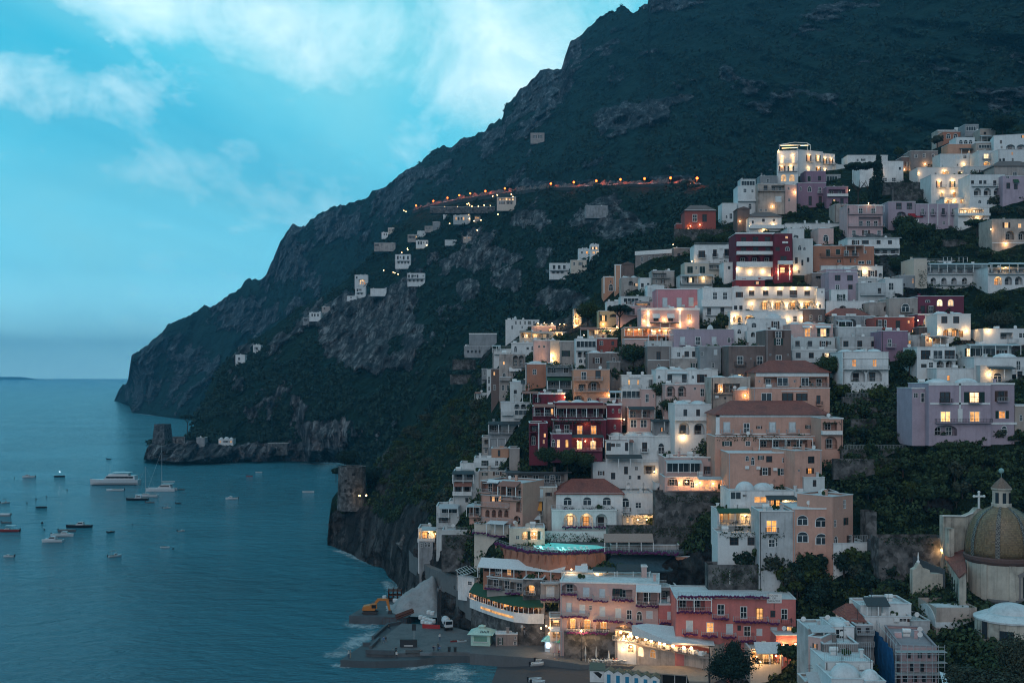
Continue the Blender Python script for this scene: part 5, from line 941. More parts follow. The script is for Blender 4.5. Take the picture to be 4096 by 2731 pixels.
for k,(pts,z0)in enumerate((([(452,1188),(770,1200)],2.3),([(500,1150),(600,1050)],2.3),([(530,1040),(690,900),(840,868)],1.5),([(420,1110),(500,1112)],1.5))):
 b=MB();P3=[gp('S3',x,y,z0)for x,y in pts]
 for a,c in zip(P3,P3[1:]):
  a,c=np.array(a),np.array(c);d=c-a;n_=np.array((-d[1],d[0],0));n_=n_/np.linalg.norm(n_)*.3
  solid(b,[tuple(a-n_+(0,0,.75)),tuple(c-n_+(0,0,.75)),tuple(c+n_+(0,0,.75)),tuple(a+n_+(0,0,.75))],z0-.2)
 tag(b.build('quay_parapet',M_conc),['long low concrete parapet behind the people on the quay front','short concrete parapet slanting back from the quay corner','long stepped concrete parapet along the seaward side of the quay','stubby concrete block at the seaward corner of the quay'][k],'parapet')
fm,N=new_mat('sea_foam');g_=N.n('ShaderNodeNewGeometry').outputs['Position']
nn=N.math('ADD',N.math('MULTIPLY',N.noise(g_,.28,8,.7,.8).outputs['Fac'],.75),N.math('MULTIPLY',N.noise(g_,1.6,6,.7,.5).outputs['Fac'],.4))
tr=N.n('ShaderNodeBsdfTransparent').outputs[0];df=N.n('ShaderNodeBsdfDiffuse',{'Color':(.55,.62,.64,1)}).outputs[0]
at_=N.n('ShaderNodeAttribute',attribute_name='rock').outputs['Fac']
mx=N.n('ShaderNodeMixShader',{0:N.ramp(N.math('ADD',nn,N.math('MULTIPLY',at_,.34)),[(.76,0.0),(.96,.6)]),1:tr,2:df}).outputs[0];N.n('ShaderNodeOutputMaterial',{'Surface':mx})
def foam(reg,pts,wid,seed):
 """a ribbon of surf along a shore, densest at its middle"""
 c=np.array([gp(reg,x,y,.06)for x,y in pts]);t=np.linspace(0,1,40);s=np.linspace(0,1,len(c))
 c=np.stack([np.interp(t,s,c[:,k])for k in range(3)],1);d=np.gradient(c,axis=0);n_=np.stack([-d[:,1],d[:,0],d[:,0]*0],1);n_/=np.linalg.norm(n_,axis=1)[:,None]
 off=np.linspace(-1,1,9);V=c[:,None]+n_[:,None]*off[None,:,None]*wid;a=(1-off**2)[None,:]*np.sin(np.pi*t)[:,None]**.4
 V[...,2]=.06;i=np.arange(39*9).reshape(39,9)[:,:-1].ravel()
 return V.reshape(-1,3),np.stack([i,i+1,i+10,i+9],1),a.ravel()
fv,ff,fa,o_=[],[],[],0
for k,a in enumerate((('S3',[(1250,1300),(1400,1400),(1380,1470),(1330,1560)],7),('S3',[(700,1330),(1000,1340),(1280,1320)],4),('S3',[(640,930),(480,1000),(330,1130),(100,1240)],6),('S3',[(150,840),(420,900),(640,890)],5),('S3',[(60,1310),(200,1340),(330,1340)],3),('S3',[(420,1190),(150,1200),(-60,1230)],5),('S2',[(1600,592),(1750,594),(2010,598)],7),('S2',[(240,590),(500,588),(700,588)],4),('S2',[(640,590),(900,596),(1150,592)],4),('S2',[(1900,1392),(2050,1420),(2250,1500),(2330,1560)],4),('D',[(300,948),(370,955),(430,962)],10),('D',[(880,1330),(905,1350),(930,1395)],4),('S3',[(760,330),(830,420),(840,520)],3))):
 v_,f_,a_=foam(*a,k);fv.append(v_);ff.append(f_+o_);fa.append(a_);o_+=len(v_)
tag(link('surf_foam',np_mesh('surf_foam',np.concatenate(fv),np.concatenate(ff),fm,{'rock':np.concatenate(fa)})),kind='stuff')
# terraced beach hotel: pool deck
M_terra=wallm('terra')
def extr(b,line,z0,z1,t=.3):
 """wall following a ground line"""
 L=[np.array(p[:2])for p in line]
 for a,c in zip(L,L[1:]):
  d=c-a;n_=np.array((-d[1],d[0]))/np.linalg.norm(d)*t
  solid(b,[(*a,z1),(*c,z1),(*(c+n_),z1),(*(a+n_),z1)],z0)
ZP=22.4
front=[gp('R1',x,y,ZP)for x,y in((640,622),(720,652),(850,677),(1000,690),(1150,690),(1350,676),(1380,680),(1880,694))]
backl=[gp('R1',x,y,ZP)for x,y in((2040,660),(1870,640),(1500,612),(1350,606),(900,594),(700,590))]
base=gp('R1',1000,690,ZP)
ph=thing('pool_terrace','curved pool terrace on an orange bracketed wall below the white arcade villa','terrace',(base[0],base[1],ZP-7))
loc=lambda p:(p[0]-base[0],p[1]-base[1],p[2]-ZP+7)
b=MB();solid(b,[loc(p)for p in front+backl],6.55);b.build('deck',M_pave,ph)
b=MB();extr(b,[loc(p)for p in front[:7]],-1.5,6.5,.5);b.build('wall',M_terra,ph)
b=MB()
for a,c in zip(front[:6],front[1:7]):
 for k in range(3):
  p=np.array(loc(a))*(1-(k+.5)/3)+np.array(loc(c))*(k+.5)/3;b.add([(p[0]-.15,p[1]-.02,4.2),(p[0]+.15,p[1]-.02,4.2),(p[0]+.15,p[1]-.02,6.4),(p[0]-.15,p[1]-.02,6.4),(p[0]-.15,p[1]-.9,6.4),(p[0]+.15,p[1]-.9,6.4)],[(0,1,2,3),(3,2,5,4),(0,4,5,1),(0,3,4),(1,5,2)])
b.build('bracket',M_terra,ph)['kind']='stuff'
b=MB();rr=random.Random(3)
for a,c in zip(front,front[1:]):
 a,c=np.array(loc(a)),np.array(loc(c));n=int(np.linalg.norm(c-a)/.32)
 for k in range(n):p=a+(c-a)*k/n;b.ball((p[0],p[1]-.25,7+rr.uniform(-.35,.25)),rr.uniform(.2,.36),6)
b.build('flower_border',M_flower,ph)
b=MB()
for a,c in zip(front,front[1:]):
 a,c=np.array(loc(a)),np.array(loc(c));u=(0,.15,0);n=max(2,int(np.linalg.norm(c-a)/.9));b.bar(a+u+(0,0,1.0),c+u+(0,0,1.0),.035,4);b.bar(a+u+(0,0,.55),c+u+(0,0,.55),.02,4)
 for k in range(n):p=a+u+(c-a)*k/n;b.bar(p,p+(0,0,1.0),.03,4)
b.build('railing',M_wiron,ph)
M_pool=emit('lit_pool_water',(.12,.72,.72),.42,0,(.02,.2,.22))
pw=[gp('R1',x,y,ZP+.03)for x,y in((850,628),(880,616),(1000,621),(1200,634),(1330,640),(1390,652),(1330,664),(1200,668),(1080,668),(990,664),(925,648))]
b=MB();poly3(b,[loc(p)for p in pw]);b.build('pool',M_pool,ph)
for x,y in((950,640),(1100,650),(1250,652)):
 p=loc(gp('R1',x,y,ZP+1.0));glow(ph,p,130,(.2,1.0,.9),.6)
def sunbed():
 r=thing('sunbed','pale slatted sunbed on the pool terrace edge','sunbed',(0,0,0),0,'sunbeds round the pool')
 b=MB();b.box(-.33,.33,-.95,.5,.26,.34);b.build('bed',M_trim,r);b=MB();b.add([(-.33,.5,.30),(.33,.5,.30),(.33,1.0,.75),(-.33,1.0,.75),(-.33,.5,.24),(.33,.5,.24),(.33,1.0,.69),(-.33,1.0,.69)],[(0,1,2,3),(7,6,5,4),(0,4,5,1),(1,5,6,2),(2,6,7,3),(3,7,4,0)]);b.build('backrest',M_trim,r)
 b=MB();[b.box(x-.03,x+.03,y-.03,y+.03,0,.26)for x in(-.28,.28)for y in(-.85,.4)];b.build('legs',M_trim,r)
 return r
sb=sunbed();first=True
for x,y in((1010,676),(1040,677),(1075,678),(1110,678),(1150,677),(1190,675),(1230,672),(1270,670),(960,672),(920,665)):
 p=gp('R1',x,y,ZP)
 if first:sb.location=p;sb.rotation_euler=(0,0,.5);first=False
 else:dup(sb,p,.5)
p0=gp('R1',1950,695,20.3)
pl=thing('plunge_pool','small bright plunge pool deck on top of the orange block','pool',p0)
b=MB();solid(b,[tuple(np.array(gp('R1',x,y,20.5))-p0)for x,y in((1865,708),(2022,716),(2040,672),(1885,664))],-.8);b.build('basin',M_trim,pl)
b=MB();poly3(b,[tuple(np.array(gp('R1',x,y,20.54))-p0)for x,y in((1885,700),(2008,707),(2025,678),(1898,671))]);b.build('water',emit('pale_pool',(.35,.75,.85),.55,0,(.2,.4,.45)),pl)
# curved restaurant under the green awning
ZE=11.3
eave=[gp('R1',x,y,ZE)for x,y in((465,950),(540,978),(650,1014),(760,1042),(860,1052),(965,1052))]
ridge=[gp('R1',x,y,ZE+1.3)for x,y in((505,888),(590,915),(700,948),(800,975),(880,988),(968,995))]
base=gp('R1',760,1150,7.0);rs=thing('curved_restaurant','curved glowing restaurant under a long green awning roof above the beach path','restaurant',base)
lc=lambda p,z=None:(p[0]-base[0],p[1]-base[1],(p[2]if z is None else z)-base[2])
b=MB()
for(a,c),(d,e)in zip(zip(eave,eave[1:]),zip(ridge,ridge[1:])):b.quad(lc(a),lc(c),lc(e),lc(d));b.quad(lc(a,ZE-.25),lc(c,ZE-.25),lc(c),lc(a))
b.build('awning_roof',canvas('green'),rs)
inn=[np.array(p)+(0.15,.5,0)for p in eave]
b=MB();extr(b,[lc(p)for p in inn],ZE-1.75-7-2.2,ZE-7-1.75,.4);b.build('wall',wallm('white'),rs)
b=MB();extr(b,[lc(p+np.array((.3,.3,0)))for p in inn],-9,ZE-7-3.0,.4);b.build('stone_base',wallm('rubble'),rs)
b=MB();extr(b,[lc(p+np.array((0,3.2,0)))for p in inn],ZE-8.75,ZE-7-.1,.1);b.build('lit_room',emit('restaurant_room',(1.0,.40,.10),1.5,.9,(.2,.1,.05)),rs)
b=MB()
for a,c in zip(inn,inn[1:]):
 n=max(2,int(np.linalg.norm(c-a)/1.0))
 for k in range(n):p=lc(a+(c-a)*k/n);b.box(p[0]-.07,p[0]+.07,p[1]-.07,p[1]+.07,ZE-8.75,ZE-7.15)
b.build('glazing_bars',M_trim,rs)
b=MB();rr=random.Random(5)
for a,c in zip(inn,inn[1:]):
 for k in range(5):
  p=lc(a+(c-a)*rr.random()+np.array((0,rr.uniform(.8,2.6),0)));b.box(p[0]-.4,p[0]+.4,p[1]-.4,p[1]+.4,ZE-8.75,ZE-8.0);b.bar((p[0]+.6,p[1],ZE-8.75),(p[0]+.6,p[1],ZE-7.6),.2,6)
b.build('dining_furniture',M_wood,rs)['kind']='stuff'
for k in range(5):p=lc((inn[k]+inn[k+1])/2+np.array((0,1.6,0)),ZE-.5);glow(rs,p,120,(1.0,.45,.14),.4)
b=MB();extr(b,[lc(p+np.array((-.06,-.12,0)))for p in inn[1:4]],1.2,1.7,.05);b.build('lit_window_strip',M_lit,rs)
p0=gp('R1',440,860,11);cf=thing('pergola','bare white steel pergola frame at the left end of the terraced beach hotel','pergola',p0)
b=MB()
for k in range(8):t=k/7;a=np.array(gp('R1',375+120*t,805-45*t,15.5))-p0;c=np.array(gp('R1',425+120*t,845-45*t,15.5))-p0;b.bar(a,c,.06,4)
for x0_,y0_,x1_,y1_ in((375,805,495,760),(425,845,545,800),(400,825,520,780)):b.bar(np.array(gp('R1',x0_,y0_,15.4))-p0,np.array(gp('R1',x1_,y1_,15.4))-p0,.07,4)
for x,y in((385,805),(425,845),(535,805)):a=np.array(gp('R1',x,y,15.4))-p0;b.bar(a,a-(0,0,5),.07,5)
b.build('frame',M_trim,cf)
building('R1','hotel','hotel','white curved corner terrace of the beach hotel below the steel pergola',390,500,855,930,'white','t 840-865: 390-480; w 880-910 30: 455',yaw=-35,dep=8,D=269,sink=3)
# dining terrace beside the promenade
building('R1','restaurant','restaurant','long open dining terrace with globe lamps on a stone base along the promenade',1447,2095,1262,1420,'beige','O 1212-1392 630: 1452*; b 1270-1395: 1450-2090; v 1318-1392 40: 1602*; v 1332-1402 44: 1680*',yaw=-42,dep=9,D=226,roof='none',sink=8)
p0=gp('R1',1800,1250,10);aw=thing('terrace_awning','wide white awning roof over the promenade dining terrace','awning',p0)
b=MB();tp=[(1562,1178,11.2),(1660,1165,11.4),(1860,1185,11.2),(1880,1250,10.2),(2110,1275,9.4),(2120,1312,9.2),(1830,1292,9.6),(1700,1240,10.3)]
solid(b,[tuple(np.array(gp('R1',*a))-p0)for a in tp],-.9);b.build('canvas_roof',canvas('white'),aw)
globes=[(1486,1222),(1552,1240),(1597,1255),(1655,1272),(1692,1282),(1748,1296),(1780,1306),(1838,1316),(1912,1328),(1962,1332)]
for k,(x,y)in enumerate(globes):
 sx,sy=U('R1',x,y);D_=236-22*(x-1450)/640;p=px(sx,sy,D_-.6)
 t=thing('globe_lamp','glowing globe lamp on the promenade dining terrace','lamp',p,0,'globe lamps along the dining terrace');link('bulb',BULB,t,(0,0,0),0,(.33,)*3);MB().bar((0,0,-1.1),(0,0,-.4),.04,5).build('stem',M_iron,t)
 glow(t,(0,-1.0,.3),90,(1,.55,.2),.4)
def table():
 t=thing('dining_table','white clothed dining table with white chairs on the lit terrace','table',(0,0,0),0,'tables on the promenade dining terrace')
 b=MB();b.box(-.45,.45,-.45,.45,.02,.76);b.build('tablecloth',M_trim,t)
 for s in(-1,1):b=MB();b.box(s*.8-.22,s*.8+.22,-.22,.22,.40,.46);b.box(s*1.0-.03,s*1.0+.03,-.22,.22,.46,.95);[b.box(s*.8+x-.02,s*.8+x+.02,y-.02,y+.02,0,.40)for x in(-.18,.18)for y in(-.18,.18)];b.build('chair',M_trim,t)
 return t
tb0=table()
for k in range(11):
 x=1480+55*k;y=1278+10.2*k;sx,sy=U('R1',x,y);p=px(sx,sy,236.2-22*(x-1450)/640)
 if k==0:tb0.location=p
 else:dup(tb0,p,-.7)
building('R1','shop','shop','small white shop front with a dazzling doorway under the dining terrace',1465,1592,1288,1372,'white','a 1305-1362 40: 1535*; d 1320-1360 20: 1580*; L: 1560,1318,120 1500,1330,50',yaw=-20,dep=5,D=231,sink=3)
building('R1','retaining_wall','wall','grey stone wall with flower pots behind the four kiosks',1105,1470,1222,1330,'rubble','f 1215-1228: 1125-1405',yaw=-5,dep=3,D=235,roof='none',sink=4)
building('R1','entrance','gateway','restaurant entrance with glowing gate lamps and a lit flight of steps',1010,1100,1130,1285,'beige','O 1130-1185 80: 1015*; O 1200-1260 60: 1030*; p 1185-1200: 1010-1095; L: 950,1195,200 985,1180,160 1005,1190,60 1092,1195,60',dep=6,D=240,sink=4)
# kiosks
def kiosk(reg,x0,x1,ytop,yeave,ybase,rx0,rx1,rc,cap,lit,label,litcol=None,wallc=None):
 z0=2.4;c=gp(reg,(x0+x1)/2,ybase,z0);D_=c[1];s=REG[reg][2]*D_/F;hw=(x1-x0)/2*s;h=(ybase-yeave)*s;rw=(rx1-rx0)/2*s;rh=(yeave-ytop)*s
 k=thing('kiosk',label,'kiosk',c,R(-8));b=MB();d=hw*2;o=hw*.68;wl=wallc or wallm('white')
 b.box(-hw,hw,.12,d,0,h);b.box(-hw,-o,0,.12,0,h);b.box(o,hw,0,.12,0,h);b.box(-o,o,0,.12,0,h*.36);b.box(-o,o,0,.12,h*.84,h);b.build('wall',wl,k)
 MB().box(-o,o,.05,.10,h*.36,h*.84).build('window',lit,k)
 MB().box(-o*1.1,o*1.1,-.3,-.002,h*.34,h*.37).build('counter',M_trim,k)
 b=MB();r2=rw*.28;zc=h+rh*.62
 b.add([(-rw,hw-rw,h),(rw,hw-rw,h),(rw,hw+rw,h),(-rw,hw+rw,h),(-r2,hw-r2,zc),(r2,hw-r2,zc),(r2,hw+r2,zc),(-r2,hw+r2,zc)],[(0,1,5,4),(1,2,6,5),(2,3,7,6),(3,0,4,7),(4,5,6,7),(3,2,1,0)]);rf=b.build('roof',rc,k)
 b=MB();b.box(-r2*.8,r2*.8,hw-r2*.8,hw+r2*.8,zc,h+rh*.85);b.add([(-r2,hw-r2,h+rh*.85),(r2,hw-r2,h+rh*.85),(r2,hw+r2,h+rh*.85),(-r2,hw+r2,h+rh*.85),(0,hw,h+rh*1.1)],[(0,1,4),(1,2,4),(2,3,4),(3,0,4),(3,2,1,0)]);b.build('roof_lantern',cap,rf)
 if litcol:glow(k,(0,-.9,h*.7),55,litcol,.2)
 return k,hw,h,rw,rh
M_kblue=plain('blue_kiosk_roof',(.04,.20,.34),.5);M_kteal=plain('teal_kiosk_roof',(.03,.24,.22),.5);M_kred=plain('red_kiosk_roof',(.25,.008,.03),.5);M_kor=plain('orange_cap',(.55,.22,.05),.6)
kiosk('S4',232,345,240,330,460,198,392,M_kblue,M_trim,emit('cool_display',(.45,.70,1.0),2.6),'kiosk with a blue roof and a cold white lit counter, leftmost in its row',(.6,.8,1.0))
kiosk('S4',398,530,270,345,475,360,552,M_kteal,M_kteal,M_glass,'closed kiosk with a teal green roof and an arched shutter, second in its row')
kiosk('S4',548,682,272,358,495,515,702,canvas('white'),M_kor,M_litw,'kiosk with a white roof and an orange cap glowing warmly',(1,.6,.25))
kiosk('S4',708,850,280,372,505,688,878,M_kred,M_trim,M_litw,'kiosk with a dark red roof and a lit stall inside',(1,.65,.35))
kb=kiosk('S3',1612,1828,905,985,1112,1572,1862,plain('pale_green_roof',(.42,.58,.50),.6),plain('pale_green_roof',(.42,.58,.50),.6),plain('green_panel',(.14,.30,.24),.6),'pale green square beach bar kiosk with lettering on its roof',None,plain('mint_wall',(.40,.60,.52),.7))
def text(body,size,parent,loc,rot,mat,name='lettering'):
 c=bpy.data.curves.new(name,'FONT');c.body=body;c.size=size;c.extrude=.01;c.align_x='CENTER';c.align_y='CENTER';c.materials.append(mat)
 q=bpy.data.objects.new('lettering_curve',c);COL.objects.link(q);bpy.context.view_layer.update()
 me=bpy.data.meshes.new_from_object(q.evaluated_get(bpy.context.evaluated_depsgraph_get()));bpy.data.objects.remove(q);bpy.data.curves.remove(c)
 o=link(name,me,parent,loc);o.rotation_euler=rot;return o
k_,hw,h,rw,rh=kb;r2=rw*.28;sl=math.atan2(rh*.62,rw-r2)
text('BAR',1.15,k_,(rw*.32,hw-rw*.66-.03,h+rh*.62*.48+.06),(sl,0,0),M_iron)
# promenade lamps
def street_lamp(p,h,label,n=3,pw=90):
 t=thing('street_lamp',label,'street lamp',p);b=MB();b.lathe([(.22,0),(.2,.5),(.09,.7),(.06,h*.75),(.05,h)],8);b.build('pole',M_iron,t)
 for k in range(n):
  a=2*math.pi*k/n;q=(.55*math.cos(a),.55*math.sin(a),h-.35)if n>1 else(0,0,h)
  if n>1:MB().path([(0,0,h-.9),(q[0]*.6,q[1]*.6,h-.95),(q[0],q[1],h-.55)],.035,5).build('arm',M_iron,t)
  MB().lathe([(.10,0),(.17,.32),(.02,.5)],6,(q[0],q[1],q[2]-.1)).build('lantern',M_bulb,t)
 glow(t,(0,-.9,h-.1),pw*3.0,(1,.60,.26),.4)
 return t
street_lamp(gp('S4',663,560,2.4),6.2,'black lantern street lamp on a stone plinth before the white roofed kiosk',1,190)
street_lamp(gp('S4',1178,578,2.4),5.6,'black three-armed street lamp by the outdoor tables',3,170)
street_lamp(gp('S4',1152,575,2.4),4.6,'shorter pale street lamp left of the three-armed lamp',1,100)
street_lamp(gp('S4',2060,612,2.4),6.0,'black five-lantern street lamp at the right end of the dining terrace',5,260)
street_lamp(gp('R2',545,1470,3.0),3.4,'low white lamp post at the glowing restaurant porch',1,160)
building('R2','restaurant','restaurant','glowing restaurant porch with a lit arched sign under the salmon red hotel',340,548,1340,1470,'cream','O 1345-1440 190: 350*; p 1290-1345: 362-540; a 1375-1440 60: 430*; L: 380,1385,120 510,1380,120 405,1420,60',dep=6,D=216,sink=3)
# beach huts
M_hroof=plain('grey_green_felt',(.10,.12,.095),.9);M_hdoor=plain('bright_blue_door',(.02,.22,.38),.5)
def hut(p,w,h):
 t=thing('beach_hut','white beach hut with a blue door and green felt roof in a joined row','beach hut',p,R(-14),'row of beach huts with blue doors')
 MB().prism([(-w/2,0),(w/2,0),(w/2,h*.8),(0,h),(-w/2,h*.8)],0,2.2).build('wall',wallm('white'),t)
 b=MB();b.prism([(-w/2-.02,h*.8),(0,h),(w/2+.02,h*.8),(w/2+.02,h*.8+.12),(0,h+.12),(-w/2-.02,h*.8+.12)][::-1],-.15,2.4);b.build('roof',M_hroof,t)
 MB().box(-w*.2,w*.2,-.04,.01,.02,h*.68).build('door',M_hdoor,t)
 return t
h0=None
for k in range(6):
 x=985+108*k;y=838+15*k;p=gp('S4',x,y,1.6);D_=p[1]
 if h0 is None:h0=hut(p,108*.34014*D_/F*1.0,2.9)
 else:dup(h0,p,R(-14))
t=thing('beach_hut','larger whitewashed shed with torn black tarpaulin beside the row of huts','shed',gp('S4',850,815,1.6),R(-5))
b=MB();b.prism([(-1.5,0),(1.5,0),(1.5,2.4),(-1.5,2.4)],0,2.6);b.build('wall',wallm('white'),t);b=MB();b.add([(-1.7,-.2,2.42),(1.7,-.2,2.42),(1.5,2.8,3.3),(-1.5,2.8,3.3),(-1.7,-.2,2.3),(1.7,-.2,2.3)],[(0,1,2,3),(0,4,5,1)]);b.build('roof',M_hroof,t);b=MB();b.add([(-.8,-.02,2.0),(.2,-.03,2.1),(1.0,-.02,1.6),(.6,-.03,.8),(0,-.02,1.3)],[(0,4,3,2,1)]);b.build('tarpaulin',M_dark,t)
p0=gp('S4',1700,700,4.2);bc=thing('beach_club','long low beach club with a flat tan roof at the foot of the promenade','pavilion',p0)
b=MB();solid(b,[tuple(np.array(gp('S4',x,y,4.4))-p0)for x,y in((1245,672),(1480,702),(1905,730),(1930,803),(2155,806),(2150,655),(1900,622),(1310,616))],-.05);b.build('roof',stucco('tan_roof',(.30,.25,.21),.4),bc)
b=MB();w_=[tuple(np.array(gp('S4',x,y,4.15))-p0)for x,y in((1300,676),(1490,700),(1900,726),(1900,640),(1330,622))];solid(b,w_,-3);b.build('wall',M_dark,bc)
b=MB()
for x,y in((1490,703),(1610,712),(1760,722),(1900,730),(1935,802),(2140,804)):p=np.array(gp('S4',x,y,4.1))-p0;b.bar(p,p-(0,0,3),.09,6)
b.build('post',M_trim,bc)
# boats
M_bwhite=plain('white_gelcoat',(.50,.54,.56),.35);M_bdark=plain('navy_hull',(.012,.014,.022),.35);M_bgrey=plain('grey_rubber',(.12,.13,.14),.6);M_bred=plain('red_hull',(.25,.03,.03),.5);M_bwood=plain('varnished_deck',(.16,.085,.05),.5);M_bblue=plain('light_blue_hull',(.16,.34,.42),.5)
M_bglass=plain('boat_glass',(.01,.013,.018),.1)
def hull_mesh(L,W,Hh,rake=.12,full=.55,deck=True,depth=.25):
 b=MB();n=12;secs=[]
 for i in range(n+1):
  t=i/n;x=-L/2+L*t
  wv=W/2*(1-max(0,(t-full)/(1-full))**2.0)*(.86+.14*min(1,t*4));wv=max(wv,.03)
  sh=Hh*(1+.28*max(0,t-.4)**1.6+.04);keel=-depth*(1-max(0,(t-.8)/.2)**2*.9)
  xo=rake*L*max(0,t-.75)*.5
  secs.append([(x,0,keel),(x,-wv*.62,-depth*.4),(x+xo*.5,-wv*.93,Hh*.45),(x+xo,-wv,sh),(x+xo,wv,sh),(x+xo*.5,wv*.93,Hh*.45),(x,wv*.62,-depth*.4)])
 b.v=[p for s_ in secs for p in s_];m=7
 for i in range(n):
  for j in(0,1,2,4,5,6):b.f.append((i*m+j,i*m+(j+1)%m,(i+1)*m+(j+1)%m,(i+1)*m+j));b.m.append(0)
  if deck:b.f.append((i*m+3,i*m+4,(i+1)*m+4,(i+1)*m+3));b.m.append(0)
 b.f.append(tuple(range(6,-1,-1)));b.m.append(0)
 return b
def boat(reg,x0,x1,yw,kind,label,face=1,hull=None,tilt=0,cat='boat',z=0.0,wr=.34,name=None):
 """face 1: bow to the right of the photo, -1: bow to the left; tilt turns it towards or away from the eye"""
 c=gp(reg,(x0+x1)/2,yw,z);s=REG[reg][2]*c[1]/F;L=(x1-x0)*s/max(.35,math.cos(tilt));hm=hull or M_bwhite
 W=L*wr if L<9 else L*.26;Hh=L*.125 if L<9 else L*.10
 rz=(0 if face>0 else math.pi)+tilt
 t=thing(name or{'sail':'sailing_yacht','cat':'catamaran','ferry':'passenger_yacht'}.get(kind,'boat'),label,cat,c,rz)
 hull_mesh(L,W,Hh).build('hull',hm,t)
 dz=Hh*1.06
 def cabin(xa,xb,w,h,z0=dz,glass=True,top=M_bwhite,slope=.35):
  b=MB();q=h*slope;b.add([(xa,-w/2,z0),(xb,-w/2,z0),(xb,w/2,z0),(xa,w/2,z0),(xa+q*.3,-w*.45,z0+h),(xb-q*1.6,-w*.45,z0+h),(xb-q*1.6,w*.45,z0+h),(xa+q*.3,w*.45,z0+h)],[(0,1,5,4),(1,2,6,5),(2,3,7,6),(3,0,4,7),(4,5,6,7)])
  cb=b.build('cabin',top,t)
  if glass:
   g=MB()
   for sg in(-1,1):g.add([(xa+.12*(xb-xa),sg*w*.493,z0+h*.45),(xb-q*1.0,sg*w*.49,z0+h*.45),(xb-q*1.5,sg*w*.472,z0+h*.85),(xa+.12*(xb-xa),sg*w*.472,z0+h*.85)],[(0,1,2,3)])
   g.v=[(x,y*1.03,zz)for x,y,zz in g.v];g.build('side_window',M_bglass,cb)
   MB().add([(xb-q*.5+.03,-w*.42,z0+h*.35),(xb-q*.5+.03,w*.42,z0+h*.35),(xb-q*1.45+.05,w*.4,z0+h*.9),(xb-q*1.45+.05,-w*.4,z0+h*.9)],[(0,1,2,3)]).build('windscreen',M_bglass,cb)
  return cb
 def bimini(xa,xb,h,mat):
  bb=MB();bb.box(xa,xb,-W*.42,W*.42,dz+h,dz+h+.07);o=bb.build('bimini',mat,t);p=MB();[p.bar((x,y,dz-.1),(x,y,dz+h),.025,4)for x in(xa+.1,xb-.1)for y in(-W*.38,W*.38)];p.build('bimini_frame',M_wiron,o)
 def outboard():bb=MB();bb.box(-L/2-.38,-L/2-.02,-.18,.18,Hh*.5,Hh*1.1+.45);bb.box(-L/2-.26,-L/2-.14,-.06,.06,-.3,Hh*.5);bb.build('outboard_motor',M_bdark,t)
 def well(xa,xb,mat=M_bwood):MB().box(xa,xb,-W*.33,W*.33,dz-.1,dz+.035).build('cockpit',mat,t)
 if kind=='open':well(-L*.4,L*.2);MB().box(-.12,.12,-W*.4,W*.4,dz+.04,dz+.16).build('thwart',M_bwood,t);outboard()
 elif kind=='row':well(-L*.38,L*.28,M_bgrey);[MB().box(x-.12,x+.12,-W*.4,W*.4,dz+.04,dz+.14).build('thwart',M_bwood,t)for x in(-L*.15,L*.12)]
 elif kind=='rib':
  b=MB()
  for sg in(-1,1):b.path([(-L/2,sg*W*.46,Hh),(L*.25,sg*W*.46,Hh*1.1),(L*.5,0,Hh*1.35)],W*.14,8)
  b.build('rubber_tube',hm,t);well(-L*.4,L*.2,M_bgrey);outboard()
 elif kind=='bimini':well(-L*.4,L*.1);cabin(-.05*L,.18*L,W*.35,.55);bimini(-L*.32,L*.12,1.5,M_bdark if hm is M_bwhite else M_bwhite);outboard()
 elif kind=='cuddy':well(-L*.42,-L*.02);cabin(-L*.05,L*.33,W*.72,L*.10,slope=.9);outboard()
 elif kind=='motor':well(-L*.44,-L*.12);cabin(-L*.16,L*.22,W*.7,L*.15,slope=.6);cabin(L*.12,L*.38,W*.5,L*.05,glass=False,slope=.5);MB().path([(-L*.2,-W*.3,dz),(-L*.17,-W*.3,dz+L*.2),(-L*.17,W*.3,dz+L*.2),(-L*.2,W*.3,dz)],.05,5).build('radar_arch',M_bwhite,t)
 elif kind=='dark':well(-L*.44,-L*.15);cabin(-L*.2,L*.12,W*.66,L*.12,slope=.7);MB().box(-L*.15,L*.40,-W*.3,W*.3,dz-.08,dz+.06).build('deck',M_bwood,t);p=MB();[p.bar((L*x,-W*.2,dz),(L*x,-W*.2,dz+.7),.03,4)for x in(.25,.35,.45)];p.bar((L*.25,-W*.2,dz+.7),(L*.45,-W*.2,dz+.75),.03,4);p.build('bow_rail',M_wiron,t)
 elif kind=='fish':well(-L*.42,L*.3);p=MB();p.bar((0,0,dz),(0,0,dz+L*.33),.05,5);p.build('mast',M_bdark,t);MB().ball((0,0,dz+L*.35),.22,6).build('lamp',emit('white_lamp',(.8,.9,1.0),22),t)
 elif kind=='ferry':
  cabin(-L*.44,L*.20,W*.82,2.3,slope=.5);cabin(-L*.30,L*.13,W*.6,1.0,z0=dz+2.3,slope=.5,glass=False);b=MB();b.box(-L*.34,L*.02,-W*.4,W*.4,dz+4.1,dz+4.25);b.build('awning',M_bwhite,t);p=MB();[p.bar((x*L,y*W,dz+3.2),(x*L,y*W,dz+4.1),.05,4)for x in(-.33,-.2,-.1,.01)for y in(-.36,.36)];p.bar((L*.1,0,dz+3.3),(L*.1,0,dz+6.6),.07,5);p.build('mast',M_wiron,t)
  p=MB();p.path([(-L*.5,0,dz),(-L*.53,0,dz+3.2),(-L*.56,0,dz+3.0)],.1,5);p.build('davit',M_bgrey,t);MB().box(-L*.46,L*.42,-W*.5,W*.5,-.05,.3).build('waterline_stripe',M_bdark,t)
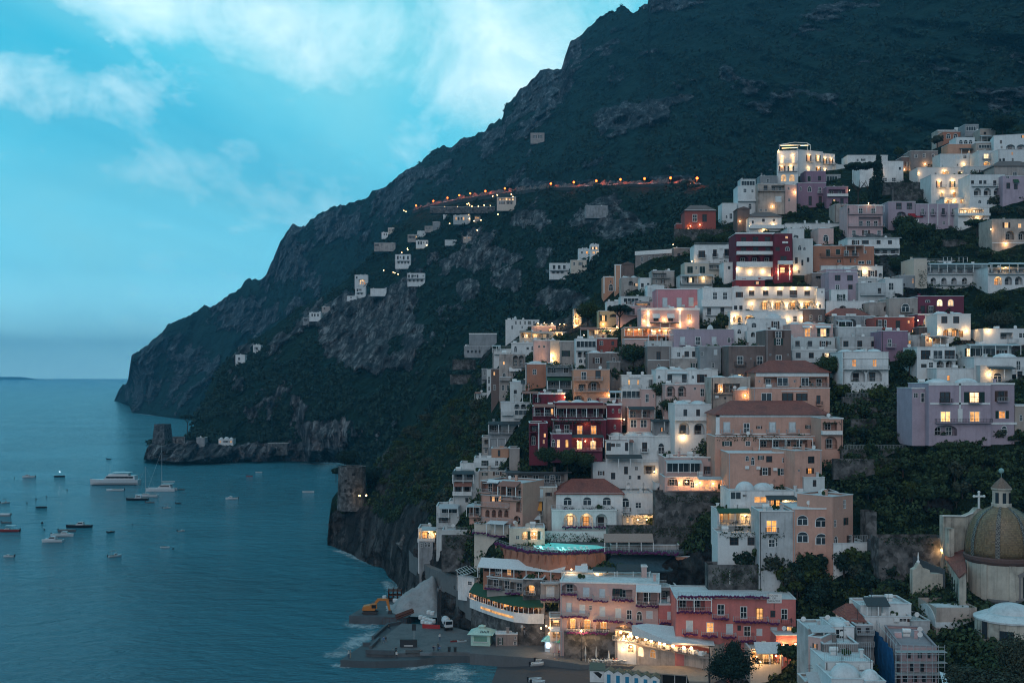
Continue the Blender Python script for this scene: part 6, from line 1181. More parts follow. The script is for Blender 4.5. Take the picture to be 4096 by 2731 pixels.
  g=MB();[g.box(-L*.40+k*2.6,-L*.40+k*2.6+2.1,-W*.425,W*.425,dz+.95,dz+1.85)for k in range(6)];g.build('saloon_windows',M_bglass,t)['kind']='stuff'
 elif kind=='sail':
  cabin(-L*.1,L*.22,W*.55,.55,slope=.6);well(-L*.42,-L*.12);bimini(-L*.36,-L*.14,1.6,M_bgrey);m_=MB();mh=L*1.25;m_.bar((L*.06,0,dz),(L*.06,0,dz+mh),.09,6,.05);m_.bar((L*.06,0,dz+1.7),(-L*.36,0,dz+1.8),.12,6);m_.bar((L*.06,0,dz+mh),(L*.49,0,dz+.3),.02,3);m_.bar((L*.06,0,dz+mh),(-L*.49,0,dz+.3),.02,3);m_.build('mast',M_wiron,t)
 elif kind=='cat':
  t.children[0].scale=(1,.32,1);t.children[0].location=(0,-W*.55,0);h2=link('hull',t.children[0].data,t,(0,W*.55,0));h2.scale=(1,.32,1)
  MB().box(-L*.42,L*.2,-W*.7,W*.7,dz-.25,dz+.05).build('bridge_deck',M_bwhite,t);cabin(-L*.36,L*.16,W*1.1,1.9,slope=.9);MB().box(-L*.40,-L*.02,-W*.5,W*.5,dz+2.3,dz+2.42).build('hard_top',M_bwhite,t)
  m_=MB();mh=L*1.55;m_.bar((0,0,dz+1.6),(0,0,dz+mh),.12,6,.07);m_.bar((0,0,dz+3.4),(-L*.46,0,dz+3.5),.3,6);m_.bar((0,0,dz+mh*.85),(L*.47,0,dz+.3),.05,4);m_.build('mast',M_wiron,t)
 return t
boat('S1',1032,1590,676,'ferry','long white passenger yacht with two decks, the largest vessel at anchor',-1,cat='yacht')
boat('S1',1682,2008,750,'cat','white sailing catamaran with a very tall mast below the square tower',-1,cat='catamaran')
boat('S1',1545,1802,818,'sail','white sailing yacht with a thin mast just behind the dark wooden cruiser',-1,cat='sailing yacht')
boat('S1',1440,1690,856,'dark','dark cruiser with a pointed bow in front of the white sailing yacht',-1,M_bdark)
boat('S1',1664,1762,886,'open','small dark open boat astern of the dark cruiser',1,M_bgrey)
boat('S1',2006,2066,893,'open','tiny dark open boat farthest right of the moored cluster',1,M_bdark)
boat('S1',1868,1942,946,'bimini','little white boat with a dark bimini top below the catamaran',1,None,.5)
boat('S1',2028,2106,737,'open','low dark dinghy behind the stern of the catamaran',1,M_bgrey)
boat('S1',1215,1415,748,'open','long low white open boat between the passenger yacht and the sailing boats',-1)
boat('S1',255,402,597,'cuddy','white cabin boat alone in the far left water',-1)
boat('S1',620,742,590,'fish','dark fishing boat carrying a bright lamp on a pole',1,M_bdark)
boat('S1',1216,1268,387,'open','tiny dark boat alone far out near the square tower',1,M_bdark)
boat('S1',26,96,890,'bimini','small pale boat with a canopy, upper one at the left border',1,None,.8)
boat('S1',412,538,942,'row','empty dark open boat with no cover left of the passenger yacht',1,M_bdark)
boat('S1',-40,120,1034,'rib','pale inflatable boat with a roll bar cut by the left border',-1,M_bwhite)
boat('S1',20,132,1116,'open','grey open boat with a standing figure above the red speedboat',1,M_bgrey)
boat('S1',-30,225,1213,'bimini','dark red speedboat with a black outboard at the left border',-1,M_bred)
boat('S1',755,1046,1165,'dark','dark motor yacht with a pale cabin alone in the left bay',-1,M_bdark,name='motor_yacht')
boat('S1',668,862,1214,'open','low open boat moored behind the white cruiser in a group of three',1,M_bgrey)
boat('S1',590,836,1268,'cuddy','white streamlined cruiser in the middle of a group of three',1)
boat('S1',478,720,1334,'motor','white cabin cruiser with a dark stripe, nearest of a group of three',-1)
boat('S1',1238,1292,1222,'open','small dark boat seen end-on in the middle of the left bay',1,M_bdark,1.0)
boat('S1',2034,2100,1210,'cuddy','tiny white cabin boat right of the middle of the bay',1,None,.7)
boat('S1',1828,1932,1396,'row','empty cream rowing boat nearest the rocky point',1)
boat('S1',1252,1366,1500,'bimini','white boat with dark hull sides and a dark sun top, seen bow-on',1,M_bwhite,.75)
boat('S1',40,160,1500,'cuddy','white motorboat at the lower left border of the bay',-1)
boat('S2',942,1058,926,'cuddy','white speedboat on its own in front of the cliff bay',-1)
boat('S2',1222,1284,678,'open','faint white dinghy deep inside the cliff bay',1)
boat('S2',1662,1770,864,'row','slim white rowing boat near the round tower',1,wr=.2)
boat('S2',1134,1196,716,'row','red kayak inside the cliff bay',1,M_bred,wr=.14,cat='kayak',name='kayak')
boat('S3',335,636,1332,'row','cream open launch moored along the front of the stone quay',1,plain('cream_hull',(.40,.36,.27),.5))
boat('S3',1465,1566,1064,'row','white rowing boat hauled out beside the red one on the quay',1,None,.2,z=2.4)
boat('S3',1388,1468,1062,'row','small red and white boat hauled out on the quay',1,M_bred,.2,z=2.4)
boat('R1',912,998,1416,'rib','white inflatable boat on the beach, farther of the upper pair',1,None,.3,z=1.8)
boat('R1',880,966,1444,'rib','white inflatable boat on the beach, nearer of the upper pair',1,None,.3,z=1.7)
boat('R1',866,952,1548,'rib','white inflatable boat with a black motor on the lower beach',1,None,.15,z=1.2)
boat('R1',888,976,1566,'rib','white inflatable boat at the very bottom edge of the beach',1,None,.15,z=1.1)
boat('R1',1004,1102,1418,'row','light blue sailing dinghy lying on the beach before the kiosks',-1,M_bblue,-.2,z=1.9)
bu0=None
for x,y,r in((480,1117,.5),(765,737,.35),(530,812,.3),(410,845,.35),(308,884,.3),(1972,1410,.3),(165,598,.3),(1708,1015,.25),(1510,1130,.25),(505,1190,.3)):
 p=gp('S1',x,y,.1)
 if bu0 is None:bu0=tag(MB().lathe([(.05,-.3),(.5,-.1),(.55,.25),(.3,.55),(.05,.75)],8).build('mooring_buoy',M_bdark,None,p),'dark mooring buoy floating among the anchored boats','buoy','mooring buoys in the bay');bu0.scale=(r*2,)*3
 else:dup(bu0,p,0,None,r*2)
# people: one continuous skinned body, coloured by height
def body_mesh(pose):
 J={'pel':(0,0,.95),'wai':(0,.0,1.12),'che':(0,.0,1.36),'nec':(0,.01,1.52),'hea':(0,-.01,1.60),'top':(0,-.01,1.74)}
 for s,n in((-1,'l'),(1,'r')):
  J.update({n+'hip':(s*.10,0,.90),n+'kne':(s*.11,-.03 if s<0 else .03,.50),n+'ank':(s*.12,.03 if s<0 else .02,.09),n+'toe':(s*.13,-.13,.04),n+'sho':(s*.19,.0,1.42),n+'elb':(s*.27,.03,1.14),n+'han':(s*.25,-.10 if s>0 else .0,.90),n+'fin':(s*.24,-.14 if s>0 else-.02,.82)})
 if pose=='sit':
  for k in list(J):J[k]=(J[k][0],J[k][1],J[k][2]-.45)
  for s,n in((-1,'l'),(1,'r')):J.update({n+'kne':(s*.13,-.45,.52),n+'ank':(s*.13,-.46,.09),n+'toe':(s*.13,-.60,.04),n+'hip':(s*.11,-.05,.50),n+'elb':(s*.26,-.08,.72),n+'han':(s*.15,-.36,.66),n+'fin':(s*.12,-.42,.66)})
 if pose=='walk':
  J.update(lkne=(-.10,-.16,.50),lank=(-.10,-.18,.10),ltoe=(-.10,-.33,.05),rkne=(.10,.08,.48),rank=(.10,.32,.16),rtoe=(.10,.22,.05),lhan=(-.26,.18,.92),rhan=(.26,-.22,.94),rfin=(.25,-.27,.88),lfin=(-.25,.18,.85))
 names=list(J);E=[('pel','wai'),('wai','che'),('che','nec'),('nec','hea'),('hea','top')]
 for n in 'lr':E+=[('pel',n+'hip'),(n+'hip',n+'kne'),(n+'kne',n+'ank'),(n+'ank',n+'toe'),('che',n+'sho'),(n+'sho',n+'elb'),(n+'elb',n+'han'),(n+'han',n+'fin')]
 rad={'pel':.14,'wai':.12,'che':.15,'nec':.055,'hea':.10,'top':.075,'hip':.095,'kne':.06,'ank':.042,'toe':.035,'sho':.065,'elb':.042,'han':.032,'fin':.022}
 me=bpy.data.meshes.new('person_rig');me.from_pydata([J[k]for k in names],[(names.index(a),names.index(b))for a,b in E],[]);o=bpy.data.objects.new('person_rig',me);COL.objects.link(o)
 md=o.modifiers.new('skin','SKIN');o.modifiers.new('sub','SUBSURF').levels=1
 if not me.skin_vertices:me.attributes.new('skin','FLOAT','POINT')
 if me.skin_vertices:
  for i,k in enumerate(names):r=rad.get(k,rad.get(k[1:],.05));me.skin_vertices[0].data[i].radius=(r,r*(.75 if k in('che','wai')else 1));me.skin_vertices[0].data[i].use_root=k=='pel'
 bpy.context.view_layer.update();m2=bpy.data.meshes.new_from_object(o.evaluated_get(bpy.context.evaluated_depsgraph_get()));bpy.data.objects.remove(o);m2.name='person_'+pose
 dz_=-.45 if pose=='sit' else 0
 for s_ in range(4):m2.materials.append(M_dark)
 for p in m2.polygons:
  z=p.center[2];y=p.center[1];ax=abs(p.center[0])
  p.material_index=3 if z>1.66+dz_ or(z>1.56+dz_ and y>.03)else 2 if z>1.47+dz_ or(ax>.2 and z<1.0+dz_ and z>.6+dz_*.2)else 0 if z>.96+dz_ else 1
  p.use_smooth=True
 return m2
try:
 BODY={k:body_mesh(k)for k in('stand','sit','walk')}
except Exception as e:
 print('skin failed',e);BODY={}
M_skin=plain('skin',(.42,.26,.19),.6);M_hair=plain('dark_hair',(.02,.015,.012),.7)
CL={'white':(.6,.6,.58),'black':(.015,.015,.018),'navy':(.02,.03,.07),'red':(.35,.04,.04),'pink':(.55,.16,.2),'blue':(.08,.16,.30),'grey':(.2,.2,.21),'denim':(.06,.09,.15),'tan':(.32,.25,.18),'orange':(.5,.16,.05)}
def person(reg,x,y,pose,top,legs,label,rz=0,z=2.4,sc_=1.0):
 o=link('person',BODY[pose],None,gp(reg,x,y,z),rz);o.scale=(sc_,)*3;tag(o,label,'person')
 for i,m in enumerate((plain('cloth_'+top,CL[top],.8),plain('cloth_'+legs,CL[legs],.8),M_skin,M_hair)):o.material_slots[i].link='OBJECT';o.material_slots[i].material=m
 return o
if BODY:
 person('S3',1270,1056,'stand','white','denim','person in a white top standing alone in the middle of the quay',.3)
 person('S3',648,1088,'walk','blue','denim','person in pale blue strolling on the quay, left of a pair',2.6);person('S3',673,1086,'walk','black','grey','person in black strolling on the quay, right of a pair',2.6)
 person('S3',262,1246,'stand','white','denim','person in white at the outer tip of the quay, left of a couple',1,1.5);person('S3',281,1242,'stand','grey','tan','person in grey at the outer tip of the quay, right of a couple',-1,1.5)
 person('S3',792,1256,'stand','white','black','person in a white jacket standing on the lower quay edge',0,1.5);person('S3',786,1205,'stand','black','black','person in black just behind the white jacket on the quay',.5,1.9);person('S3',750,1205,'sit','grey','denim','person in grey sitting on the quay parapet',0,1.95)
 person('S3',1198,1170,'sit','navy','grey','person sitting in the huddle near the litter bins, on the left',.8);person('S3',1218,1168,'sit','grey','black','person sitting in the huddle near the litter bins, in the middle',-.5);person('S3',1252,1165,'stand','black','denim','person standing in the huddle near the litter bins',.2);person('S3',1272,1168,'sit','blue','black','person in blue sitting at the right of the huddle',-1)
 person('S3',1056,1218,'sit','black','black','person in black sitting at the end of the bench',.8,1.9);person('S3',704,940,'sit','black','denim','person sitting on the seaward parapet',2,1.9)
 person('S3',2180,960,'walk','white','tan','person in white walking down the cliff path',.4,8.0);person('S3',2210,985,'walk','black','grey','person in black behind the white-clad walker on the cliff path',.4,7.0)
 person('S4',1246,505,'stand','white','tan','person in white waiting outside the dazzling shop doorway',.6);person('S4',1270,506,'stand','grey','black','person in grey outside the dazzling shop doorway',-.6)
 person('S4',1076,590,'sit','pink','tan','person in pink seated at the outdoor tables');person('S4',1042,592,'sit','orange','denim','person in orange seated at the outdoor tables',.8);person('S4',910,592,'sit','black','black','person in black seated at the outdoor tables',-.6)
 person('S4',735,510,'stand','black','black','person in black at the counter of the red roofed kiosk',3);person('S4',400,520,'walk','red','navy','person in red beside the teal kiosk',1)
 person('R2',443,1528,'walk','white','white','person in white clothes below the glowing porch, left of two',.2,3.0);person('R2',472,1526,'walk','black','black','person in dark clothes below the glowing porch, right of two',.2,3.0)
 rp_=random.Random(4);cols=['white','black','red','blue','grey','tan','pink','navy','orange']
 for k in range(18):
  x=1478+33*k;p=px(*U('R1',x,1282+6.1*k),236-22*(x-1450)/640+rp_.uniform(.5,1.6));o=person('R1',x,1300,'sit',rp_.choice(cols),'black','diner seated among the white tables of the lit promenade terrace',rp_.uniform(0,6));o.location=p;o['group']='diners on the promenade terrace'
 for k in range(22):
  t_=rp_.random();o=person('R1',1010+1050*t_,1352+62*t_+rp_.uniform(-8,24),rp_.choice(['walk','stand']),rp_.choice(cols),rp_.choice(['denim','black','tan']),'small figure strolling along the lit promenade',rp_.uniform(0,6),2.4);o['group']='people strolling on the promenade'
ot=thing('cafe_table','small white table with chairs at the outdoor cafe before the huts','table',gp('S4',800,585,2.4),0,'outdoor tables on the promenade edge')
MB().box(-.4,.4,-.4,.4,.70,.76).build('tabletop',M_trim,ot);MB().lathe([(.22,0),(.04,.05),(.04,.7)],8).build('leg',M_wiron,ot)
for s in(-1,1):b=MB();b.box(s*.75-.2,s*.75+.2,-.2,.2,.40,.45);b.box(s*.94-.03,s*.94+.03,-.2,.2,.45,.9);[b.box(s*.75+x-.02,s*.75+x+.02,y-.02,y+.02,0,.4)for x in(-.17,.17)for y in(-.17,.17)];b.build('chair',M_trim,ot)
for x,y in((850,592),(900,596),(960,600),(1010,596),(1060,602),(1100,598),(1130,590),(1170,596),(985,582)):dup(ot,gp('S4',x,y,2.4),.4)
def parasol(p,h,label,mat,open_=False,r=1.5):
 t=thing('parasol',label,'parasol',p);MB().bar((0,0,0),(0,0,h),.04,6).build('pole',M_trim,t)
 b=MB();b.lathe([(r,h*.78),(r*.5,h*.90),(.02,h)],10)if open_ else b.lathe([(.10,h*.32),(.22,h*.42),(.16,h*.7),(.03,h)],8);b.build('canopy',mat,t);return t
parasol(gp('S4',712,570,2.4),3.2,'furled pale parasol beside the lantern lamp',canvas('pale'));parasol(gp('S4',838,585,2.4),3.4,'furled pale parasol below the red roofed kiosk',canvas('pale'));parasol(gp('S4',985,590,2.4),2.7,'furled white parasol among the outdoor tables',canvas('white'));parasol(gp('S4',350,520,2.2),2.9,'furled pink parasol standing before the blue kiosk',plain('canvas_blush',(.5,.36,.36),.8))
strp=plain('canvas_white',(.6,.6,.6),.8)
parasol(gp('R2',628,1400,5.0),3.0,'open striped parasol left of a pair by the salmon red hotel',canvas('white'),True,2.1);parasol(gp('R2',705,1385,5.5),3.0,'open striped parasol right of a pair by the salmon red hotel',canvas('pale'),True,2.1)
for x,y,l in((1374,1172,'black litter bin on the quay, left of two'),(1440,1174,'black litter bin on the quay, right of two')):t=thing('litter_bin',l,'bin',gp('S3',x,y,2.4));MB().lathe([(.30,0),(.34,.9)],10).build('bin_body',M_iron,t);MB().lathe([(.36,.9),(.36,1.0),(.1,1.06)],10).build('lid',M_iron,t)
t=thing('bench','dark slatted bench along the edge of the quay','bench',gp('S3',985,1208,2.0));b=MB();[b.box(-1.9,1.9,y,y+.1,.44,.48)for y in(-.25,-.1,.05)];b.build('seat',M_wood,t);b=MB();[b.box(-1.9,1.9,.22,.26,z,z+.1)for z in(.6,.78)];b.build('backrest',M_wood,t);[MB().box(x-.05,x+.05,-.22,.26,0,.44).build('leg',M_iron,t)for x in(-1.7,1.7)]
t=thing('notice_board','low dark notice board with a pale panel in the middle of the quay','board',gp('S3',925,1118,2.4));MB().box(-1.9,1.9,-.4,.4,0,1.6).build('cabinet',M_iron,t);MB().box(-1.0,1.0,-.42,-.401,.15,.35).build('panel',M_trim,t)
t=thing('signpost','black sign box on a thin pole behind the notice board','sign',gp('S3',985,1118,2.4));MB().bar((0,0,0),(0,0,4.6),.05,6).build('pole',M_wiron,t);MB().box(-.45,.45,-.12,.12,3.6,5.0).build('sign_panel',M_iron,t)
t=thing('overturned_boat','upturned grey dinghy lying on the quay edge beside the bench','boat',gp('S3',1122,1218,2.0));b=hull_mesh(2.8,1.1,.4);b.v=[(x,y,.5-z)for x,y,z in b.v];b.build('hull',M_bgrey,t)
# works on the upper pier
M_exc=plain('excavator_orange',(.50,.17,.03),.5);M_track=plain('steel_track',(.05,.045,.045),.8)
p0=gp('S3',510,755,2.0);s_=.36139*p0[1]/F;t=thing('excavator','orange tracked excavator with its arm bent down on the work pier','excavator',p0)
def X(x,z):return((x-510)*s_,0,(755-z)*s_)
for y in(-1.1,1.1):
 b=MB();n=14;prof=[(X(500,0)[0]+(70*s_)*math.cos(2*math.pi*i/n)*(1.25 if True else 1),.42+.42*math.sin(2*math.pi*i/n))for i in range(n)];b.prism(prof[::-1],y-.35,y+.35);b.build('track',M_track,t)
b=MB();b.prism([(X(418,0)[0],1.0),(X(560,0)[0],1.0),(X(560,0)[0],X(0,690)[2]),(X(500,0)[0],X(0,655)[2]),(X(425,0)[0],X(0,668)[2])],-1.2,1.2);b.build('body',M_exc,t)
b=MB();b.prism([(X(505,0)[0],X(0,690)[2]),(X(582,0)[0],X(0,690)[2]),(X(575,0)[0],X(0,640)[2]),(X(520,0)[0],X(0,640)[2])],-1.25,-.1);cb=b.build('cab',M_exc,t);MB().box(X(522,0)[0],X(572,0)[0],-1.29,-1.26,X(0,685)[2],X(0,648)[2]).build('window',M_bglass,cb)
b=MB();b.prism([(X(510,0)[0],X(0,690)[2]),(X(530,0)[0],X(0,690)[2]),(X(600,0)[0],X(0,612)[2]),(X(690,0)[0],X(0,615)[2]),(X(692,0)[0],X(0,590)[2]),(X(580,0)[0],X(0,588)[2])],.0,.45);b.build('boom',M_exc,t)
b=MB();b.prism([(X(672,0)[0],X(0,610)[2]),(X(700,0)[0],X(0,590)[2]),(X(725,0)[0],X(0,720)[2]),(X(705,0)[0],X(0,725)[2])],.05,.4);b.build('stick',M_exc,t)
b=MB();b.prism([(X(690,0)[0],X(0,770)[2]),(X(735,0)[0],X(0,765)[2]),(X(740,0)[0],X(0,730)[2]),(X(705,0)[0],X(0,715)[2])],-.5,.9);b.build('bucket',M_track,t)
xs_=np.linspace(0,1,40);gx,gy=np.meshgrid(xs_,xs_)
pA,pB,pC,pD=[np.array(gp('S3',x,y,1.9))for x,y in((600,770),(1360,800),(1380,650),(640,640))]
G=(pA*(1-gx[...,None])+pB*gx[...,None])*(1-gy[...,None])+(pD*(1-gx[...,None])+pC*gx[...,None])*gy[...,None]
hgt=6.6*np.exp(-(((gx-.80)/.2)**2+((gy-.75)/.4)**2))+4.0*np.exp(-(((gx-.38)/.2)**2+((gy-.55)/.35)**2))+3.4*np.exp(-(((gx-.6)/.18)**2+((gy-.75)/.3)**2))
ed=np.minimum(1,np.minimum(np.minimum(gx,1-gx),np.minimum(gy,1-gy))*4.5);G[...,2]+=np.maximum(0,hgt*ed+(fbm(G/2.2,5,.62,5)-.5)*2.2*ed)-.1
i=np.arange(39*40).reshape(39,40)[:,:-1].ravel();tag(link('gravel_heap',np_mesh('gravel_heap',G.reshape(-1,3),np.stack([i,i+1,i+41,i+40],1),M_gravel)),'big pale gravel heap on the work pier behind the excavator','gravel heap')
rr=random.Random(9);bag0=None
for k,(x,y)in enumerate(((1060,800),(1100,812),(1135,828),(1170,838),(1200,846),(1085,850),(1125,868),(1165,878),(1190,800),(1150,790))):
 p=np.array(gp('S3',x,y+18,2.3))+(0,0,0 if k<8 else 1.0)
 if bag0 is None:bag0=tag(MB().lathe([(.45,0),(.62,.15),(.62,.85),(.50,1.0),(.2,1.02)],8).build('bulk_bag',canvas('white'),None,p),'white bulk bag of aggregate stacked beside the tall mooring piles','bulk bag','bulk bags on the quay')
 else:dup(bag0,p,rr.random())
bag1=None
for x,y in((775,615),(805,620),(835,630),(870,640),(660,580)):
 p=gp('S3',x,y+15,2.0)
 if bag1 is None:bag1=dup(bag0,p,0,'white bulk bag at the back of the work pier');bag1['group']='bulk bags on the work pier'
 else:dup(bag1,p,0)
t=thing('steel_frame','rusty brown steel crate frame at the back of the work pier','steel frame',gp('S3',775,610,2.0));b=MB();[b.box(x,x+.15,-1.2,1.2,0,3.2)for x in(-1.8,-.6,.6,1.7)];[b.box(-1.8,1.85,-1.19,1.19,z,z+.2)for z in(.4,1.5,2.7)];b.build('frame',plain('rust',(.10,.035,.022),.9),t)
t=thing('pile_stack','stack of rusty steel piles leaning on the end of the work pier','steel piles',gp('S3',890,810,2.0),.3);b=MB();[b.bar((-2.4,k*.4-1,.3+(k%2)*.4),(2.0,k*.4-1,1.7+(k%2)*.4),.22,6)for k in range(6)];b.build('piles',plain('rust',(.10,.035,.022),.9),t)['kind']='stuff'
for x,tp,l in((1252,480,'left tall dark mooring pile beside the bulk bags'),(1276,462,'right tall dark mooring pile with a pale top beside the bulk bags')):
 p=gp('S3',x,905,2.2);hh=(905-tp)*.36139*p[1]/F;t=thing('mooring_pile',l,'pile',p);MB().lathe([(.30,0),(.26,hh*.8),(.22,hh)],8).build('shaft',M_iron,t);MB().lathe([(.27,hh-.6),(.29,hh-.1),(.1,hh+.3)],8).build('cap',M_bgrey,t)
t=thing('mixer_truck','small white concrete mixer truck parked under the cliff','mixer truck',gp('S3',1345,925,2.3),R(-70));b=MB();b.box(-2.2,2.0,-.9,.9,.55,.85);b.build('chassis',M_iron,t);b=MB();b.box(1.0,2.2,-.95,.95,.85,2.4);cb=b.build('cab',M_bwhite,t);MB().box(2.201,2.23,-.8,.8,1.5,2.25).build('windscreen',M_bglass,cb);MB().box(1.15,2.05,-.98,.98,1.55,2.2).build('side_window',M_bglass,cb)
b=MB();b.lathe([(.35,-1.5),(.95,-.7),(1.05,.2),(.75,1.0),(.3,1.3)],12);b.v=[(z*.95-.6,y,1.9+x-z*.18)for x,y,z in b.v];b.build('drum',M_bwhite,t)
for x in(-1.5,1.5):
 for y in(-.8,.8):b=MB();b.lathe([(.48,-.15),(.48,.15)],14);b.v=[(x+p[0],y+p[2],.48+p[1])for p in b.v];b.build('wheel',M_dark,t)
t=thing('barrier_net','red plastic barrier mesh in front of the bulk bags','barrier',gp('S3',1175,925,2.3),R(-12));MB().box(-2.2,2.2,-.03,.03,.1,1.1).build('mesh_panel',plain('barrier_red',(.35,.03,.03),.7),t);[MB().bar((x,.06,0),(x,.06,1.2),.04,5).build('post',M_iron,t)for x in(-2,0,2)]
t=thing('barrier_fence','low rusty fence at the edge of the work pier','fence',gp('S3',790,872,1.6),R(5));b=MB();railing(b,-3.4,3.4,0,0,1.5,.8,.03);b.build('fence_panel',plain('rust',(.10,.035,.022),.9),t)
for k,(x,y,r_,l)in enumerate(((1060,545,2.3,'rounded grey boulder behind the gravel heap'),(920,25,3.2,'pale boulder beside the cliff steps'),(880,600,1.0,'white block stone on the work pier'))):
 p=gp('S3',x,y+30,2.5 if k!=1 else 10);b=MB().ball((0,0,r_*.6),r_,12,.8);b.v=[tuple(np.array(v)*(1+.25*math.sin(v[0]*3+v[2]*2.3)*math.cos(v[1]*2.7)))for v in b.v];tag(b.build('boulder',stone('boulder_rock',(.13,.125,.12),(.24,.22,.21),.8),None,p),l,'boulder')
building('S3','shed','shed','ramshackle dark plank shed beside the pale green beach bar',1890,2130,985,1112,'taupe','d 1020-1100 30: 1925; w 1065-1100 50: 2085; w 1010-1040 24: 2095',dep=3,D=on_plane(*U('S3',2010,1112),2.4)[1],sink=2,roof='terrace')
# domed church
D0=210.0;X0,_,Z0=px(*U('S7',1155,1568),D0)
ch=thing('church','cream church with a ribbed tiled dome, stone lantern and white cross','church',(X0,D0,Z0))
def Q(x,y,D_=D0):p=px(*U('S7',x,y),D_);return(p[0]-X0,D_-D0,p[2]-Z0)
k7=.35078*D0/F;zz=lambda y:(1568-y)*k7
M_church=stucco('church_plaster',(.55,.50,.42),1.1)
MB().lathe([(6.25,-12),(6.25,zz(1075))],32).build('drum',M_church,ch)
for i in range(8):a=i*math.pi/4-.12;o=MB().box(-.55,.55,-.2,.3,-12,zz(1115)).build('pilaster',M_church,ch,(6.25*math.cos(a),6.25*math.sin(a),0));o.rotation_euler=(0,0,a+math.pi/2)
m,N=new_mat('majolica_tiles');g_=N.n('ShaderNodeTexCoord').outputs['Object'];sp=N.n('ShaderNodeSeparateXYZ',{0:g_})
an=N.math('ARCTAN2',sp.outputs[1],sp.outputs[0])
vz=N.math('FRACT',N.math('MULTIPLY',sp.outputs[2],3.2));cell=N.math('FLOOR',N.math('MULTIPLY',an,24));row=N.math('FLOOR',N.math('MULTIPLY',sp.outputs[2],3.2))
cv_=N.n('ShaderNodeCombineXYZ',{0:cell,1:row,2:0.0}).outputs[0];wn=N.n('ShaderNodeTexWhiteNoise',{0:cv_}).outputs[0]
pat=N.noise(g_,.5,3,.5).outputs['Fac']
c=N.mix(wn,(.15,.092,.045),(.29,.19,.10));c=N.mix(N.ramp(pat,[(.4,0.0),(.65,.4)]),c,(.17,.14,.08));c=N.mix(N.ramp(vz,[(.75,0.0),(.95,.8)]),c,(.05,.045,.035))
M_dome=finish(m,N,ins={'Base Color':c,'Roughness':.45,'Normal':N.n('ShaderNodeBump',{'Height':vz,'Strength':.5,'Distance':.1}).outputs[0]})
prof=[(385,1040),(384,960),(378,880),(362,800),(338,720),(300,640),(262,590),(200,545),(130,508),(100,490)]
dm=MB().lathe([(r*k7,zz(y))for r,y in prof],48).build('dome',M_dome,ch,smooth=True)
m,N=new_mat('rib_tiles');g_=N.n('ShaderNodeTexCoord').outputs['Object'];ck=N.n('ShaderNodeTexChecker',{'Vector':g_,'Scale':3.4}).outputs['Fac']
M_rib=finish(m,N,ins={'Base Color':N.mix(ck,(.035,.03,.03),(.20,.18,.15)),'Roughness':.6})
for i in range(8):
 a=math.pi/8+i*math.pi/4-.12;b=MB()
 for(r0,y0),(r1,y1)in zip(prof,prof[1:]):
  q=[]
  for r,y,s in((r0,y0,-1),(r0,y0,1),(r1,y1,1),(r1,y1,-1)):rr_=r*k7+.10;w_=.42*(.35+.65*r/385);q.append((rr_*math.cos(a)-s*w_*math.sin(a),rr_*math.sin(a)+s*w_*math.cos(a),zz(y)+.02))
  b.quad(*q)
 b.build('rib',M_rib,dm)
MB().lathe([(6.3,zz(1120)),(6.75,zz(1085)),(6.85,zz(1050)),(6.4,zz(1035))],32).build('cornice',plain('red_brown_cornice',(.14,.08,.07),.8),ch)
ln=MB().lathe([(1.95,zz(498)),(1.95,zz(462)),(1.72,zz(455)),(1.70,zz(315)),(1.98,zz(300)),(1.98,zz(285))],8).build('lantern',M_church,ch)
MB().lathe([(1.95,zz(284)),(1.1,zz(225)),(.06,zz(165))],8).build('lantern_roof',plain('brown_tiles',(.19,.13,.10),.8,var=.4,scale=6),ch)
b=MB();b.ball((0,0,zz(92)),.52,12);b.bar((0,0,zz(165)),(0,0,zz(100)),.05,5);b.build('finial',plain('copper_ball',(.25,.40,.38),.5),ch)
for a in(-95,-50,-140):a=R(a);b=MB();b.box(-.32,.32,-.04,.04,zz(455),zz(335));o=b.build('window',M_glass,ln,(1.68*math.cos(a),1.68*math.sin(a),0));o.rotation_euler=(0,0,a+math.pi/2)
wx=(1252-1155)*k7;wy=-math.sqrt(6.25**2-wx**2)
b=MB();b.box(wx-1.1,wx-.72,wy-.25,wy+.5,zz(1470),zz(1235));b.box(wx+.72,wx+1.1,wy-.25,wy+.5,zz(1470),zz(1235));b.box(wx-1.3,wx+1.3,wy-.3,wy+.5,zz(1235),zz(1215));b.prism([(wx-1.45,zz(1214)),(wx+1.45,zz(1214)),(wx,zz(1175))],wy-.35,wy+.4);b.box(wx-1.2,wx+1.2,wy-.3,wy+.5,zz(1490),zz(1471));b.build('window_surround',stucco('grey_stone_trim',(.26,.24,.23),.4),ch)
f=MB().box(wx-.71,wx+.71,wy-.08,wy+.3,zz(1470),zz(1236)).build('window',M_glass,ch)
MB().lathe([(6.5,zz(1535)),(6.6,zz(1515)),(6.3,zz(1495))],32).build('string_course',plain('dark_moulding',(.12,.115,.11),.8),ch)
b=MB();D2_=219;poly=[Q(x,y,D2_)for x,y in((495,1700),(495,608),(740,612),(830,575),(880,520),(930,520),(1000,560),(1000,1700))];b.prism([(p[0],p[2])for p in poly][::-1],D2_-D0,D2_-D0+2.0);b.build('screen_wall',M_church,ch)
b=MB();q=[Q(x,y,D2_-.3)for x,y in((484,604),(745,608),(835,570))]
for a,c in zip(q,q[1:]):b.bar(a,c,.14,5)
b.build('coping',M_trim,ch);b=MB();p=Q(900,330,D2_);p1=Q(900,520,D2_);b.bar(p1,p,.22,6);b.bar(Q(845,383,D2_),Q(958,383,D2_),.22,6);[b.ball(Q(x,y,D2_),.3,8)for x,y in((845,383),(958,383),(900,335))];b.build('cross',M_trim,ch)
